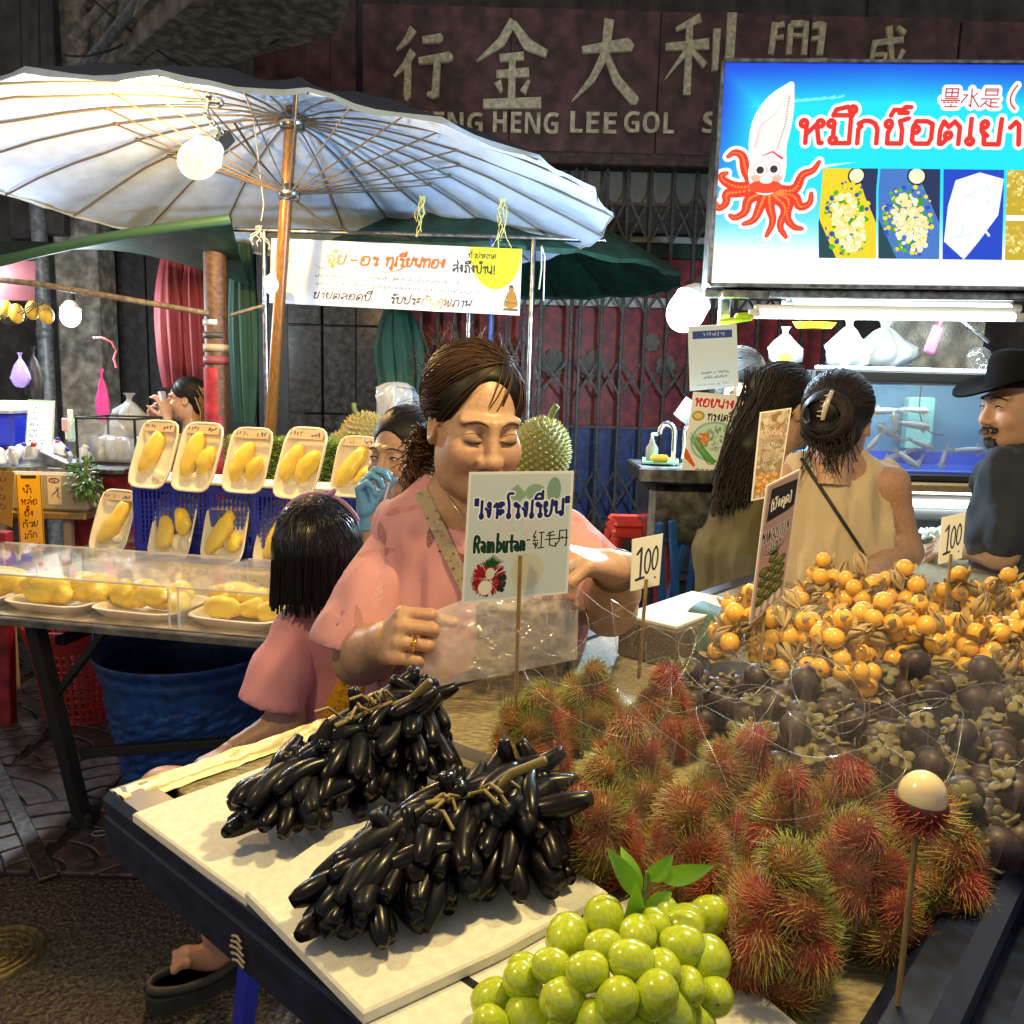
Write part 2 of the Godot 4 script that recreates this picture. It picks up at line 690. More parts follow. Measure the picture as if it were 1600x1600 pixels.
func fast_noise(sd: int, freq: float, oct := 3) -> FastNoiseLite:
	var n := FastNoiseLite.new()
	n.seed = sd
	n.frequency = freq
	n.fractal_octaves = oct
	return n

func canvas(w: int, h: int, k: Color) -> Cv:
	var c := Cv.new(w, h, k)
	c.font = FONT
	return c

func sag(a: Vector3, b: Vector3, drop: float, n := 12) -> Array:
	var p := []
	for i in n + 1:
		var t := float(i) / n
		p.append(a.lerp(b, t) + Vector3.DOWN * drop * 4.0 * t * (1.0 - t))
	return p

func lamp(at: Vector3, k: Color, energy: float, size: float, called: String) -> void:
	var l := OmniLight3D.new()
	l.name = numbered(called)
	l.position = at
	l.light_color = k
	l.light_energy = energy
	l.light_size = size
	l.omni_range = 12.0
	l.omni_attenuation = 2.0
	l.shadow_enabled = true
	add_child(l)

func panel_light(at: Vector3, basis: Basis, size: Vector2, k: Color, energy: float, called: String) -> void:
	var l := AreaLight3D.new()
	l.name = numbered(called)
	l.transform = Transform3D(basis, at)
	l.area_size = size
	l.light_color = k
	l.light_energy = energy
	l.area_range = 12.0
	l.area_attenuation = 2.0
	l.shadow_enabled = true
	add_child(l)

func facing(to: Vector3, up := Vector3.UP) -> Basis:       # local +z looks along «to»
	var z := to.normalized()
	var x := up.cross(z).normalized()
	return Basis(x, z.cross(x), z)

func _ready() -> void:
	rng.seed = 7
	var cam := Camera3D.new()
	cam.name = "camera"
	cam.fov = rad_to_deg(2.0 * atan(800.0 / F))
	cam.near = 0.02
	cam.far = 200.0
	cam.transform = Transform3D(CB, EYE)
	add_child(cam)
	cam.current = true
	var we := WorldEnvironment.new()
	we.name = "night_environment"
	var e := Environment.new()
	e.background_mode = Environment.BG_SKY
	var sky := ProceduralSkyMaterial.new()
	sky.sky_top_color = Color(0.24, 0.23, 0.23).linear_to_srgb()
	sky.sky_horizon_color = Color(0.82, 0.78, 0.74).linear_to_srgb()
	sky.ground_bottom_color = Color(0.03, 0.03, 0.03).linear_to_srgb()
	sky.ground_horizon_color = Color(0.12, 0.11, 0.10).linear_to_srgb()
	e.sky = Sky.new()
	e.sky.sky_material = sky
	e.background_energy_multiplier = 1.0
	e.tonemap_mode = Environment.TONE_MAPPER_LINEAR
	e.tonemap_exposure = 1.05
	e.sdfgi_enabled = true
	e.ssao_enabled = true
	e.ssil_enabled = true
	we.environment = e
	add_child(we)
	make_materials()
	setting()
	shop_front()
	parasols()
	drinks_stall()
	durian_table()
	seafood_stall()
	fruit_cart()
	people()
	lights()

func make_materials() -> void:
	var fine := noisy(11, 0.09, 0.55, 1.0, 4)
	var blot := noisy(12, 0.012, 0.45, 1.0, 5)
	var gritb := noisy(13, 0.16, 0.0, 1.0, 3)
	var cells := noisy(14, 0.02, 0.5, 1.0, 3, FastNoiseLite.TYPE_CELLULAR)
	M.fine = fine
	M.blot = blot
	M.grit = gritb
	M.asphalt = mat(0.17, 0.13, 0.095, 0.55, {"tex": noisy(21, 0.045, 0.0, 1.0, 6, FastNoiseLite.TYPE_SIMPLEX_SMOOTH, 1024), "bump": noisy(31, 0.05, 0.0, 1.0, 4, FastNoiseLite.TYPE_CELLULAR), "depth": 0.8, "tri": 1.6, "world": true})
	M.paver = mat(0.12, 0.09, 0.092, 0.34, {"tex": blot, "bump": fine, "depth": 0.15, "tri": 2.5, "world": true})
	M.joint = mat(0.02, 0.016, 0.015, 0.7, {"tex": fine, "tri": 6.0, "world": true})
	M.steel = mat(0.55, 0.56, 0.57, 0.28, {"metal": 1.0, "tex": blot, "tri": 3.0})
	M.steelbar = mat(0.13, 0.12, 0.11, 0.5, {"metal": 0.5, "tex": blot, "tri": 5.0})
	M.chrome = mat(0.8, 0.8, 0.8, 0.1, {"metal": 1.0})
	M.darksteel = mat(0.13, 0.125, 0.12, 0.45, {"metal": 0.7, "tex": blot, "tri": 5.0})
	M.black = mat(0.012, 0.012, 0.013, 0.5)
	M.rubber = mat(0.02, 0.02, 0.02, 0.7)
	M.white = mat(0.75, 0.75, 0.73, 0.5)
	M.brownboard = mat(0.17, 0.068, 0.066, 0.5, {"tex": blot, "bump": fine, "depth": 0.1, "tri": 0.9, "world": true})
	M.letter = mat(0.92, 0.80, 0.54, 0.5, {"tex": noisy(22, 0.03, 0.6, 1.0, 5), "tri": 1.4})
	M.concrete = mat(0.42, 0.37, 0.30, 0.85, {"tex": noisy(23, 0.014, 0.45, 1.0, 6), "bump": gritb, "depth": 0.4, "tri": 1.1, "world": true})
	M.darkwall = mat(0.075, 0.062, 0.056, 0.55, {"tex": blot, "tri": 0.8, "world": true})
	M.granite = mat(0.085, 0.080, 0.078, 0.22, {"tex": noisy(24, 0.02, 0.35, 1.0, 6), "tri": 1.5, "world": true})
	M.redpaint = mat(0.55, 0.030, 0.048, 0.45, {"tex": blot, "tri": 1.5})
	M.bluepaint = mat(0.045, 0.10, 0.44, 0.5, {"tex": blot, "tri": 1.5})
	M.greenpaint = mat(0.010, 0.055, 0.035, 0.6)
	M.wood = mat(0.42, 0.27, 0.11, 0.55, {"tex": noisy(25, 0.03, 0.6, 1.0, 4), "tri": Vector3(20, 1.5, 20)})
	M.bamboo = mat(0.36, 0.17, 0.035, 0.35, {"tex": noisy(26, 0.03, 0.35, 1.0, 5), "tri": Vector3(18, 1.2, 18)})
	M.clear = mat(1, 1, 1, 0.05, {"alpha": 0.005, "spec": 0.27})
	M.film = mat(1, 1, 1, 0.07, {"alpha": 0.02, "spec": 0.5})
	M.acrylic = mat(0.9, 0.9, 0.86, 0.04, {"alpha": 0.045, "spec": 0.42})
	M.edge = mat(0.75, 0.7, 0.6, 0.15, {"alpha": 0.5, "coat": 0.8})
	M.foam = mat(0.78, 0.76, 0.70, 0.75, {"tex": noisy(27, 0.03, 0.9, 1.0, 5), "bump": gritb, "depth": 0.05, "tri": 5.0, "sss": 0.1})
	M.bag = mat(0.30, 0.32, 0.33, 0.3, {"back": Color(0.15, 0.15, 0.15), "coat": 0.4})
	M.haze = mat(0.95, 0.9, 0.9, 0.12, {"alpha": 0.22, "spec": 0.7})
	M.navy = mat(0.014, 0.026, 0.085, 0.36, {"tex": noisy(28, 0.02, 0.35, 1.0, 6), "tri": 3.0})
	M.bluecrate = mat(0.018, 0.030, 0.42, 0.35)
	M.bluetub = mat(0.025, 0.12, 0.50, 0.38, {"tex": blot, "tri": 3.0})
	M.redbasket = mat(0.42, 0.028, 0.020, 0.42)
	M.bulbglass = mat(1, 1, 1, 0.3, {"glow": 6.0})
	M.warmglass = mat(0.1, 0.08, 0.04, 0.4, {"glow": 3.2, "tone": Color(1.0, 0.84, 0.52)})
	M.tube = mat(1, 1, 1, 0.3, {"glow": 4.0, "tone": Color(0.95, 1.0, 1.0)})
	M.skin = mat(0.53, 0.315, 0.205, 0.46, {"sss": 0.12, "tex": noisy(29, 0.03, 0.82, 1.0, 5), "tri": 6.0, "vc": true})
	M.redcloth = mat(0.15, 0.008, 0.016, 0.7)
	M.greencloth = mat(0.010, 0.060, 0.036, 0.7)
	M.pinkbag = mat(0.75, 0.06, 0.32, 0.5, {"back": Color(0.5, 0.05, 0.2)})
	M.purplebag = mat(0.28, 0.2, 0.55, 0.5)
	M.pouch = mat(0.75, 0.78, 0.82, 0.2, {"back": Color(0.6, 0.6, 0.6), "coat": 0.6})
	M.leaf = mat(1, 1, 1, 0.42, {"vc": true, "back": Color(0.4, 0.45, 0.15), "coat": 0.3})
	M.stem = mat(0.12, 0.16, 0.04, 0.6)
	M.tinted = mat(1, 1, 1, 0.6, {"vc": true})
	M.hair = mat(0.018, 0.012, 0.010, 0.5, {"spec": 0.35})
	M.lip = mat(0.9, 0.9, 0.9, 0.2, {"alpha": 0.05})

func lights() -> void:
	# the market's lamps; each shines from its own bulb, tube or lit sign
	lamp(Z(306, 252, 3.1), Color(1.0, 0.79, 0.47), 2.3, 0.05, "warm_bulb_light")
	lamp(Z(428, 445, 3.70), Color(0.70, 0.86, 1.0), 0.3, 0.04, "white_bulb_light")
	lamp(Z(1070, 490, 2.95), Color(0.80, 0.92, 1.0), 3.2, 0.04, "stall_bulb_light")
	lamp(Z(110, 496, 4.4), Color(0.9, 0.97, 1.0), 1.2, 0.03, "small_bulb_light")
	lamp(Z(-60, 420, 3.9), Color(0.95, 0.97, 1.0), 1.6, 0.05, "drinks_bulb_light")
	# the cart's own two bulbs hang above the frame from its parasol
	lamp(Vector3(0.36, 2.02, -0.92), Color(1.0, 0.88, 0.58), 1.3, 0.05, "cart_bulb_light")
	lamp(Vector3(-0.72, 2.10, -0.55), Color(1.0, 0.87, 0.58), 0.9, 0.05, "cart_bulb_light")

func slab(poly: Array, y0: float, y1: float, bev := 0.0, mb: MB = null) -> MB:    # a flat plate whose outline is given in x and z
	if mb == null:
		mb = MB.new()
	var keep := mb.T
	mb.T = keep * Transform3D(Basis(Vector3.RIGHT, Vector3(0, 0, -1), Vector3.UP), Vector3())
	var p := PackedVector2Array()
	for q in poly:
		p.append(Vector2(q.x, -q.z))
	mb.prism(p, y0, y1, bev)
	mb.T = keep
	return mb

# ---------------------------------------------------------------- ground
func setting() -> void:
	var g := MB.new()
	g.quad(Vector3(-40, 0, 40), Vector3(40, 0, 40), Vector3(40, 0, -40), Vector3(-40, 0, -40))
	struct("road", g, M.asphalt)
	var zf := -2.24
	var base := MB.new()
	base.quad(Vector3(-6, 0.004, zf), Vector3(6, 0.004, zf), Vector3(6, 0.004, -8), Vector3(-6, 0.004, -8))
	var pave := struct("pavement", base, M.joint)
	# pressed fan pattern: rings of pavers round staggered centres, each ring cut by the fans in front of it
	var n := 0
	var R := 0.46
	for row in range(0, 10):
		for k in range(-8, 8):
			var c := Vector2(k * R * 2.0 + (R if row % 2 else 0.0), 2.0 + row * R * 0.5)
			if c.x < -3.0 or c.x > 2.2:
				continue
			var near := c.x < -0.05 and c.y < 4.6
			if not near:
				continue
			var cutters := []
			for q in [Vector2(-R, -R * 0.5), Vector2(R, -R * 0.5), Vector2(0, -R)]:
				var disc := PackedVector2Array()
				for i in 40:
					disc.append(c + q + Vector2(cos(TAU * i / 40), sin(TAU * i / 40)) * R)
				cutters.append(disc)
			for ring in 5:
				var r1 := R * (1.0 - ring * 0.2) - 0.006
				var r0 := R * (0.8 - ring * 0.2) + 0.006
				for half in 2:
					var poly := PackedVector2Array()
					var a0 := PI * half / 2.0 + 0.02 / r1 + rng.randf() * 0.1
					var a1 := PI * (half + 1) / 2.0 - 0.02 / r1
					for i in 13:
						var a := lerpf(a0, a1, i / 12.0)
						poly.append(c + Vector2(cos(a), sin(a)) * r1)
					for i in 13:
						var a := lerpf(a1, a0, i / 12.0)
						poly.append(c + Vector2(cos(a), sin(a)) * maxf(r0, 0.004))
					var parts := [poly]
					for d in cutters:
						var nxt := []
						for p in parts:
							for q in Geometry2D.clip_polygons(p, d):
								if not Geometry2D.is_polygon_clockwise(q):
									nxt.append(q)
						parts = nxt
					for p in parts:
						p = Geometry2D.intersect_polygons(p, PackedVector2Array([Vector2(-4, -zf + 0.01), Vector2(4, -zf + 0.01), Vector2(4, 7), Vector2(-4, 7)]))
						for q in p:
							if q.size() < 3 or n > 295 or Geometry2D.triangulate_polygon(q).is_empty():
								continue
							var mb := MB.new()
							mb.T = Transform3D(Basis(Vector3.RIGHT, Vector3(0, 0, -1), Vector3.UP), Vector3())
							mb.prism(q, 0.003, 0.0125 + rr(-0.0012, 0.0012), 0.003)
							obj("paver", mb, M.paver, pave)
							n += 1
	var st := MB.new()
	st.bar(G(-40, 1130, 0.016), G(76, 1372, 0.016), 0.05, 0.012, 0.003)
	tag(obj("drain_strip", st, M.darksteel), "narrow steel strip set across the dark pavement by the black table leg", "drain strip")
	var at := G(-4, 1492, 0.0)
	var man := thing("manhole_cover", "round brassy cast manhole cover with rings in the wet asphalt", "manhole cover", at)
	var brass := mat(0.26, 0.19, 0.08, 0.4, {"metal": 0.6, "tex": M.blot, "tri": 6.0})
	var rim := MB.new()
	rim.lathe([Vector2(0.0, 0.004), Vector2(0.094, 0.004), Vector2(0.098, 0.012), Vector2(0.108, 0.012), Vector2(0.112, 0.0)], 40)
	obj("frame", rim, brass, man)
	var ring := MB.new()
	for r in [0.03, 0.056, 0.078]:
		ring.lathe([Vector2(r - 0.006, 0.004), Vector2(r - 0.004, 0.009), Vector2(r + 0.004, 0.009), Vector2(r + 0.006, 0.004)], 36)
	obj("ring", ring, brass, man)
	for i in 12:
		var a := TAU * i / 12
		var s := MB.new()
		s.bar(Vector3(cos(a) * 0.036, 0.0065, sin(a) * 0.036), Vector3(cos(a) * 0.074, 0.0065, sin(a) * 0.074), 0.007, 0.005, 0.001)
		obj("spoke", s, brass, man)
	for k in 3:
		var c := MB.new()
		var p := []
		for i in 20:
			var t := i / 19.0
			p.append(G(-60 + t * (95 + k * 6) - k * 8, 1030 + k * 26 + sin(t * 4.0 + k) * 16 + 22 * t, 0.03 + 0.015 * sin(t * 5.0)))
		c.tube(p, 0.008, 7)
		tag(obj("cable", c, M.rubber), ["black cable looped highest on the floor by the red basket", "black cable lying between two others on the floor", "black cable lowest and nearest on the floor at left"][k], "cable")
	var litter := MB.new()
	litter.ball(G(168, 1262, 0.018), Vector3(0.016, 0.006, 0.024), 8, 5)
	tag(obj("scrap", litter, mat(0.5, 0.32, 0.12, 0.6)), "small pale scrap of husk on the dark pavement beside the tub", "scrap")
	var rg := MB.new()
	var rp := []
	for i in 17:
		rp.append(G(155, 1302, 0.016) + Vector3(cos(i * 0.36) * 0.022, 0.0, sin(i * 0.36) * 0.016))
	rg.tube(rp, 0.0018, 5)
	tag(obj("plastic_ring", rg, M.bag), "small clear plastic ring lying on the pavement arcs", "ring")

# ---------------------------------------------------------------- the old shop front
func brush_stroke(p: Array) -> PackedVector2Array:       # [x, y, width] points of one brush stroke on a grid of ten, y down
	var l := PackedVector2Array()
	var r := PackedVector2Array()
	var q := []
	for i in p.size() - 1:
		for k in 4:
			q.append((p[i] as Vector3).lerp(p[i + 1], k / 4.0))
	q.append(p[-1])
	for i in q.size():
		var d: Vector3 = q[mini(i + 1, q.size() - 1)] - q[maxi(i - 1, 0)]
		var s: Vector2 = Vector2(d.x, -d.y).normalized().orthogonal() * q[i].z * 0.5
		var c := Vector2(q[i].x, -q[i].y)
		l.append(c + s)
		r.append(c - s)
	r.reverse()
	l.append_array(r)
	return l

const BIG := {
	"行": "3.4 0.6 1.2,2.4 2 .9,.8 3.3 .3|3.4 3.4 1.2,2.2 5 .9,.4 6.6 .3|2.6 4.6 1,2.5 9 1.1,2.3 9.6 .4|4.8 2 .8,7.6 1.7 1.1,8 1.8 .5|4.2 4.6 .8,9 4 1.2,9.6 4.2 .5|7.2 4.4 1,6.9 8.8 1.2,5.6 8.7 .4",
	"金": "5 0 1,3.4 2.4 1.1,0 4.6 .2|5 .3 .8,7 2.6 1.3,9.8 3.6 .8|3.2 4.2 .8,6.6 3.9 .9|2.8 6 .8,7.4 5.7 1|5 4 .9,5 8.8 1|3 6.8 1,3.6 8 .4|7.4 6.6 .4,6.6 8 .9|1 9.4 1,9.2 9.1 1.2",
	"大": "1.4 3.6 .8,8 2.9 1.5,8.8 3.3 .7|5.2 0 1.3,4.8 4 1.2,3 7 .9,.2 9.6 .2|5 4.2 .8,6.6 7 1.2,9.4 9.4 1.3,9.6 9.8 .3",
	"利": "5 0 1,1.6 1.4 .5|.2 3.4 .8,6.4 2.9 1.2|3.5 .8 .9,3.6 8.8 1|3.4 3.6 .8,.4 7 .2|3.8 3.6 .6,6 5.4 .8|7.4 1.2 1,7.4 6 .8|9.4 -.6 1.2,9.4 9 1.2,8.2 9.2 .3",
	"興": "1.6 0 1,1.2 4 .8|1.4 .6 .6,3 .2 .7|1.4 2 .5,3 1.8 .6|4 .2 .8,6.4 .1 .8,6.4 4 .8|4 .2 .8,4 4 .8|4.4 1.6 .5,6 1.6 .5|7.4 .4 .7,9 .2 1,8.8 4 .9|7.4 2 .5,8.8 1.8 .6|0 5.2 .9,10 4.9 1.1|3 5.6 .9,.8 9 .4|6.6 5.6 .6,9 9 1",
	"成": "2 3 1,8.6 2.2 1.1|2.4 3 .9,2 7 .8,.4 9.6 .2|2.6 5 .7,5 4.8 .8,4.6 8 .6|5.2 0 1.2,6.4 5.6 1,9.4 9.2 1.1,9.8 7.4 .2|8.8 4 1,6.6 8 .3|7 .2 .8,8.8 1.2 1",
}

func shop_front() -> void:
	var b := thing("shop_building", "old concrete shophouse with dark granite pillars behind the stalls", "building", Vector3(-1.0, 0, -6.76))
	var o := b.position
	var wall := MB.new()
	wall.box(Vector3(-7, 2.6, -7.085) - o, Vector3(12, 6.76, 0.3))
	wall.box(Vector3(7.15, 2.6, -7.085) - o, Vector3(9, 6.76, 0.3))
	wall.box(Vector3(0.0, 4.6, -7.11) - o, Vector3(9.0, 3.4, 0.3))
	obj("wall", wall, M.darkwall, b)
	# balcony slab with its rounded end, seen from below
	var hb := 3.62
	var sl := slab([G(120, 118, hb), G(345, 106, hb), G(420, 82, hb), G(500, 62, hb), G(537, 40, hb), G(548, -10, hb), G(545, -120, hb), G(290, -60, hb)], hb, hb + 0.35, 0.02)
	obj("balcony_slab", sl, M.concrete, b, Transform3D(Basis(), -o))
	var beam := MB.new()
	beam.bar(G(130, 128, hb - 0.02) - o, G(318, -30, hb - 0.02) - o, 0.12, 0.22, 0.01)
	beam.bar(G(196, 122, hb - 0.02) - o, G(352, -30, hb - 0.02) - o, 0.09, 0.16, 0.01)
	obj("beam", beam, M.concrete, b)
	var pil := MB.new()
	pil.box(Vector3(Z(118, 400, 6.11).x, 2.0, -6.24) - o, Vector3(0.31, 4.0, 0.28), 0.012)
	obj("concrete_pillar", pil, M.concrete, b)
	var post := MB.new()
	post.box(Vector3(Z(78, 60, 5.98).x, 3.6, -5.915) - o, Vector3(0.17, 2.4, 0.1), 0.01)
	post.box(Vector3(Z(24, 60, 6.11).x, 3.6, -6.175) - o, Vector3(0.26, 2.4, 0.1), 0.01)
	obj("upper_post", post, M.darkwall, b)
	# dark granite pillar faced with slabs
	for k in 3:
		for j in 4:
			var s := MB.new()
			var x0 := Z(446 + k * 54, 560, 5.915).x
			s.box(Vector3(x0 + 0.117, 0.3 + j * 0.62, -6.006 - (0.03 if k == 1 else 0.0)) - o, Vector3(0.236, 0.612, 0.06), 0.006)
			obj("granite_slab", s, M.granite, b)
	var core := MB.new()
	core.box(Vector3(Z(528, 560, 6.24).x, 1.25, -6.37) - o, Vector3(0.8, 2.5, 0.4))
	obj("pillar_core", core, M.darkwall, b)
	# brown timber facing left of the name board
	for k in 4:
		var s := MB.new()
		s.box(Vector3(Z(415 + k * 40, 160, 6.305).x, 3.4, -6.37) - o, Vector3(0.186, 1.75, 0.06), 0.006)
		obj("plank", s, M.brownboard, b)
	# dark roller door panels between the left pillar and the red post
	for k in 5:
		var s := MB.new()
		s.box(Vector3(Z(190 + k * 58, 480, 6.435).x, 1.3, -6.565) - o, Vector3(0.27, 2.6, 0.05), 0.006)
		obj("door_panel", s, mat(0.05, 0.042, 0.04, 0.5, {"tex": M.blot, "tri": 2.0}), b)
	var lin := MB.new()
	lin.box(Vector3(-0.2, 2.70, -6.448) - o, Vector3(7.02, 0.2, 0.1), 0.01)
	obj("lintel", lin, M.darkwall, b)
	# pipes and cables on the wall
	var pvc := mat(0.26, 0.27, 0.28, 0.4, {"tex": M.blot, "tri": 3.0})
	var pp := MB.new()
	pp.tube([Vector3(Z(72, 560, 5.85).x, 0.0, -5.85), Vector3(Z(72, 560, 5.85).x, 2.6, -5.85)], 0.05, 14)
	for y in [0.9, 1.7]:
		pp.tube([Vector3(Z(72, 560, 5.85).x, y, -5.85), Vector3(Z(72, 560, 5.85).x, y + 0.07, -5.85)], 0.056, 14)
	tag(obj("drain_pipe", pp, pvc), "upright grey plastic drain pipe in front of the concrete pillar", "pipe")
	var p2 := MB.new()
	p2.tube([Z(120, 118, 5.85), Z(236, -20, 5.33)], 0.035, 12)
	tag(obj("slanting_pipe", p2, pvc), "pale slanting pipe below the balcony slab at the top left", "pipe")
	var p3 := MB.new()
	p3.tube([Z(112, 60, 5.85), Z(190, -20, 5.59)], 0.03, 10)
	tag(obj("slanting_pipe", p3, M.concrete), "second slanting pipe left of the pale one under the balcony", "pipe")
	var wires := [[Z(30, -10, 5.46), Z(34, 118, 5.46), 0.0], [Z(60, -10, 5.59), Z(62, 112, 5.59), 0.0], [Z(100, 86, 5.59), Z(205, 62, 5.72), 0.04], [Z(135, -10, 5.59), Z(300, 112, 5.59), 0.03], [Z(205, 62, 5.72), Z(420, 40, 5.85), 0.03], [Z(420, 70, 5.72), Z(530, -10, 5.72), 0.02]]
	for k in wires.size():
		var w := MB.new()
		w.tube(sag(wires[k][0], wires[k][1], wires[k][2], 10), 0.007, 6)
		tag(obj("wire", w, M.rubber), ["thin dark wire hanging at the far top left corner", "dark wire hanging just right of the corner one", "black wire bundle between post and balcony beam", "black wire slanting down over the balcony beam", "black wire running along the balcony underside", "wire rising to the balcony's rounded end"][k], "wire")

	# name board
	var d := 6.11
	var L := Z(566, 130, d).x
	var W := Z(1492, 130, d).x - L
	var top := 4.01
	var low := Z(800, 236, d).y
	var bd := thing("name_board", "dark brown shop name board with raised grey Chinese and Latin lettering", "sign board", Vector3(L + W / 2, low, -d))
	for k in 4:
		var pan := MB.new()
		pan.box(Vector3(-W / 2 + W * (k + 0.5) / 4.0, (top - low) / 2.0, -0.03), Vector3(W / 4.0 - 0.004, top - low, 0.06), 0.004)
		obj("panel", pan, M.brownboard, bd)
	var fr := MB.new()
	fr.box(Vector3(0, -0.045, -0.02), Vector3(W + 0.3, 0.085, 0.12), 0.01)
	obj("frame", fr, mat(0.12, 0.06, 0.05, 0.5, {"tex": M.blot, "tri": 2.0}), bd)
	var rightp := MB.new()
	rightp.box(Vector3(W / 2 + 0.8, (top - low) / 2.0, -0.05), Vector3(1.56, top - low, 0.06), 0.006)
	obj("panel", rightp, M.brownboard, bd)
	var chars := [["行", 612, 712, 36], ["金", 746, 858, 30], ["大", 896, 1004, 28], ["利", 1040, 1150, 26], ["興", 1196, 1296, 34], ["成", 1352, 1424, 40]]
	for ch in chars:
		var a := Z(ch[1], ch[3], d - 0.02) - bd.position
		var u := (Z(ch[2], ch[3], d).x - Z(ch[1], ch[3], d).x) / 10.0
		var uy := u * 1.18
		var mb := MB.new()
		var k := 0
		for st in BIG[ch[0]].split("|"):
			var p := []
			for q in st.split(","):
				var f: PackedFloat64Array = q.split_floats(" ")
				p.append(Vector3(f[0], f[1], f[2] * 1.08))
			var poly := brush_stroke(p)
			for i in poly.size():
				poly[i] = Vector2(a.x + poly[i].x * u, a.y + poly[i].y * uy)
			if not Geometry2D.triangulate_polygon(poly).is_empty():
				mb.prism(poly, 0.0, 0.026 + k * 0.0012, 0.005)
			k += 1
		obj("raised_character", mb, M.letter, bd)
	var font := SystemFont.new()
	font.font_names = PackedStringArray(["Droid Sans"])
	font.font_weight = 700
	for wd in [["SENG", 654, 754], ["HENG", 770, 872], ["LEE", 890, 962], ["GOL", 974, 1052], ["S", 1096, 1118]]:
		var tm := TextMesh.new()
		tm.text = wd[0]
		tm.font = font
		tm.font_size = 64
		tm.pixel_size = 0.002
		tm.depth = 0.022
		var box := tm.get_aabb()
		var a := Z(wd[1], 209, d) - bd.position
		var b2 := Z(wd[2], 209, d) - bd.position
		var s: float = (b2.x - a.x) / box.size.x
		var sy: float = (Z(900, 176, d).y - Z(900, 209, d).y) / box.size.y
		obj("raised_word", tm, M.letter, bd, Transform3D(Basis.from_scale(Vector3(s, sy, 1)), Vector3(a.x - box.position.x * s, (a.y + b2.y) / 2.0 - box.position.y * sy, 0.012)))

	# behind the gate: red boards, a blue base, white and green shelves
	var z0 := -6.656
	var sh := thing("shop_shutter", "red board with white ornaments above a blue base, behind the folding gate", "shutter", Vector3(0.5, 0, z0))
	o = sh.position
	var xa := Z(590, 600, 6.63).x
	var xb := Z(1300, 600, 6.63).x
	var mid := (xa + xb) / 2.0
	var bands := [["base_board", 0.0, 0.42, M.darkwall, 0.0], ["blue_board", 0.42, Z(900, 668, 6.63).y, M.bluepaint, 0.01], ["red_board", Z(900, 665, 6.63).y, Z(900, 478, 6.63).y, M.redpaint, 0.0], ["white_strip", Z(900, 478, 6.63).y, Z(900, 462, 6.63).y, M.white, 0.02], ["red_strip", Z(900, 462, 6.63).y, Z(900, 400, 6.63).y, M.redpaint, 0.0], ["green_board", Z(900, 400, 6.63).y, Z(900, 376, 6.63).y, M.greenpaint, 0.01], ["white_strip", Z(900, 376, 6.63).y, Z(900, 352, 6.63).y, M.white, 0.02], ["green_board", Z(900, 352, 6.63).y, Z(900, 320, 6.63).y, M.greenpaint, 0.0], ["pale_board", Z(900, 320, 6.63).y, 3.1, mat(0.30, 0.28, 0.25, 0.7), 0.0]]
	for q in bands:
		var mb := MB.new()
		mb.box(Vector3(mid, (q[1] + q[2]) / 2.0, z0 - 0.03 + q[4]) - o, Vector3(xb - xa, q[2] - q[1] - 0.003, 0.06), 0.004)
		obj(q[0], mb, q[3], sh)
	for i in 22:
		var mb := MB.new()
		var x := lerpf(xa, xb, (i + 0.5) / 22.0)
		mb.box(Vector3(x, 0.72, z0 + 0.05) - o, Vector3(0.03, 0.6, 0.02), 0.004)
		obj("batten", mb, M.bluepaint, sh)
	var orn := mat(0.62, 0.60, 0.54, 0.6, {"tex": M.fine, "bump": M.grit, "depth": 0.6, "tri": 9.0})
	for q in [[864, 568, 0.098], [927, 570, 0.104], [1040, 572, 0.078], [1018, 535, 0.065]]:
		var mb := MB.new()
		var c := Z(q[0], q[1], 6.578) - o
		mb.T = Transform3D(Basis(), c)
		for i in 7:
			var a := TAU * i / 7
			mb.ball(Vector3(cos(a) * q[2] * 0.62, sin(a) * q[2] * 0.75, 0), Vector3(q[2] * 0.42, q[2] * 0.42, 0.018), 10, 6)
		mb.ball(Vector3(0, 0, 0.006), Vector3(q[2] * 0.6, q[2] * 0.75, 0.026), 12, 8)
		obj("white_ornament", mb, orn, sh)

	folding_gate()

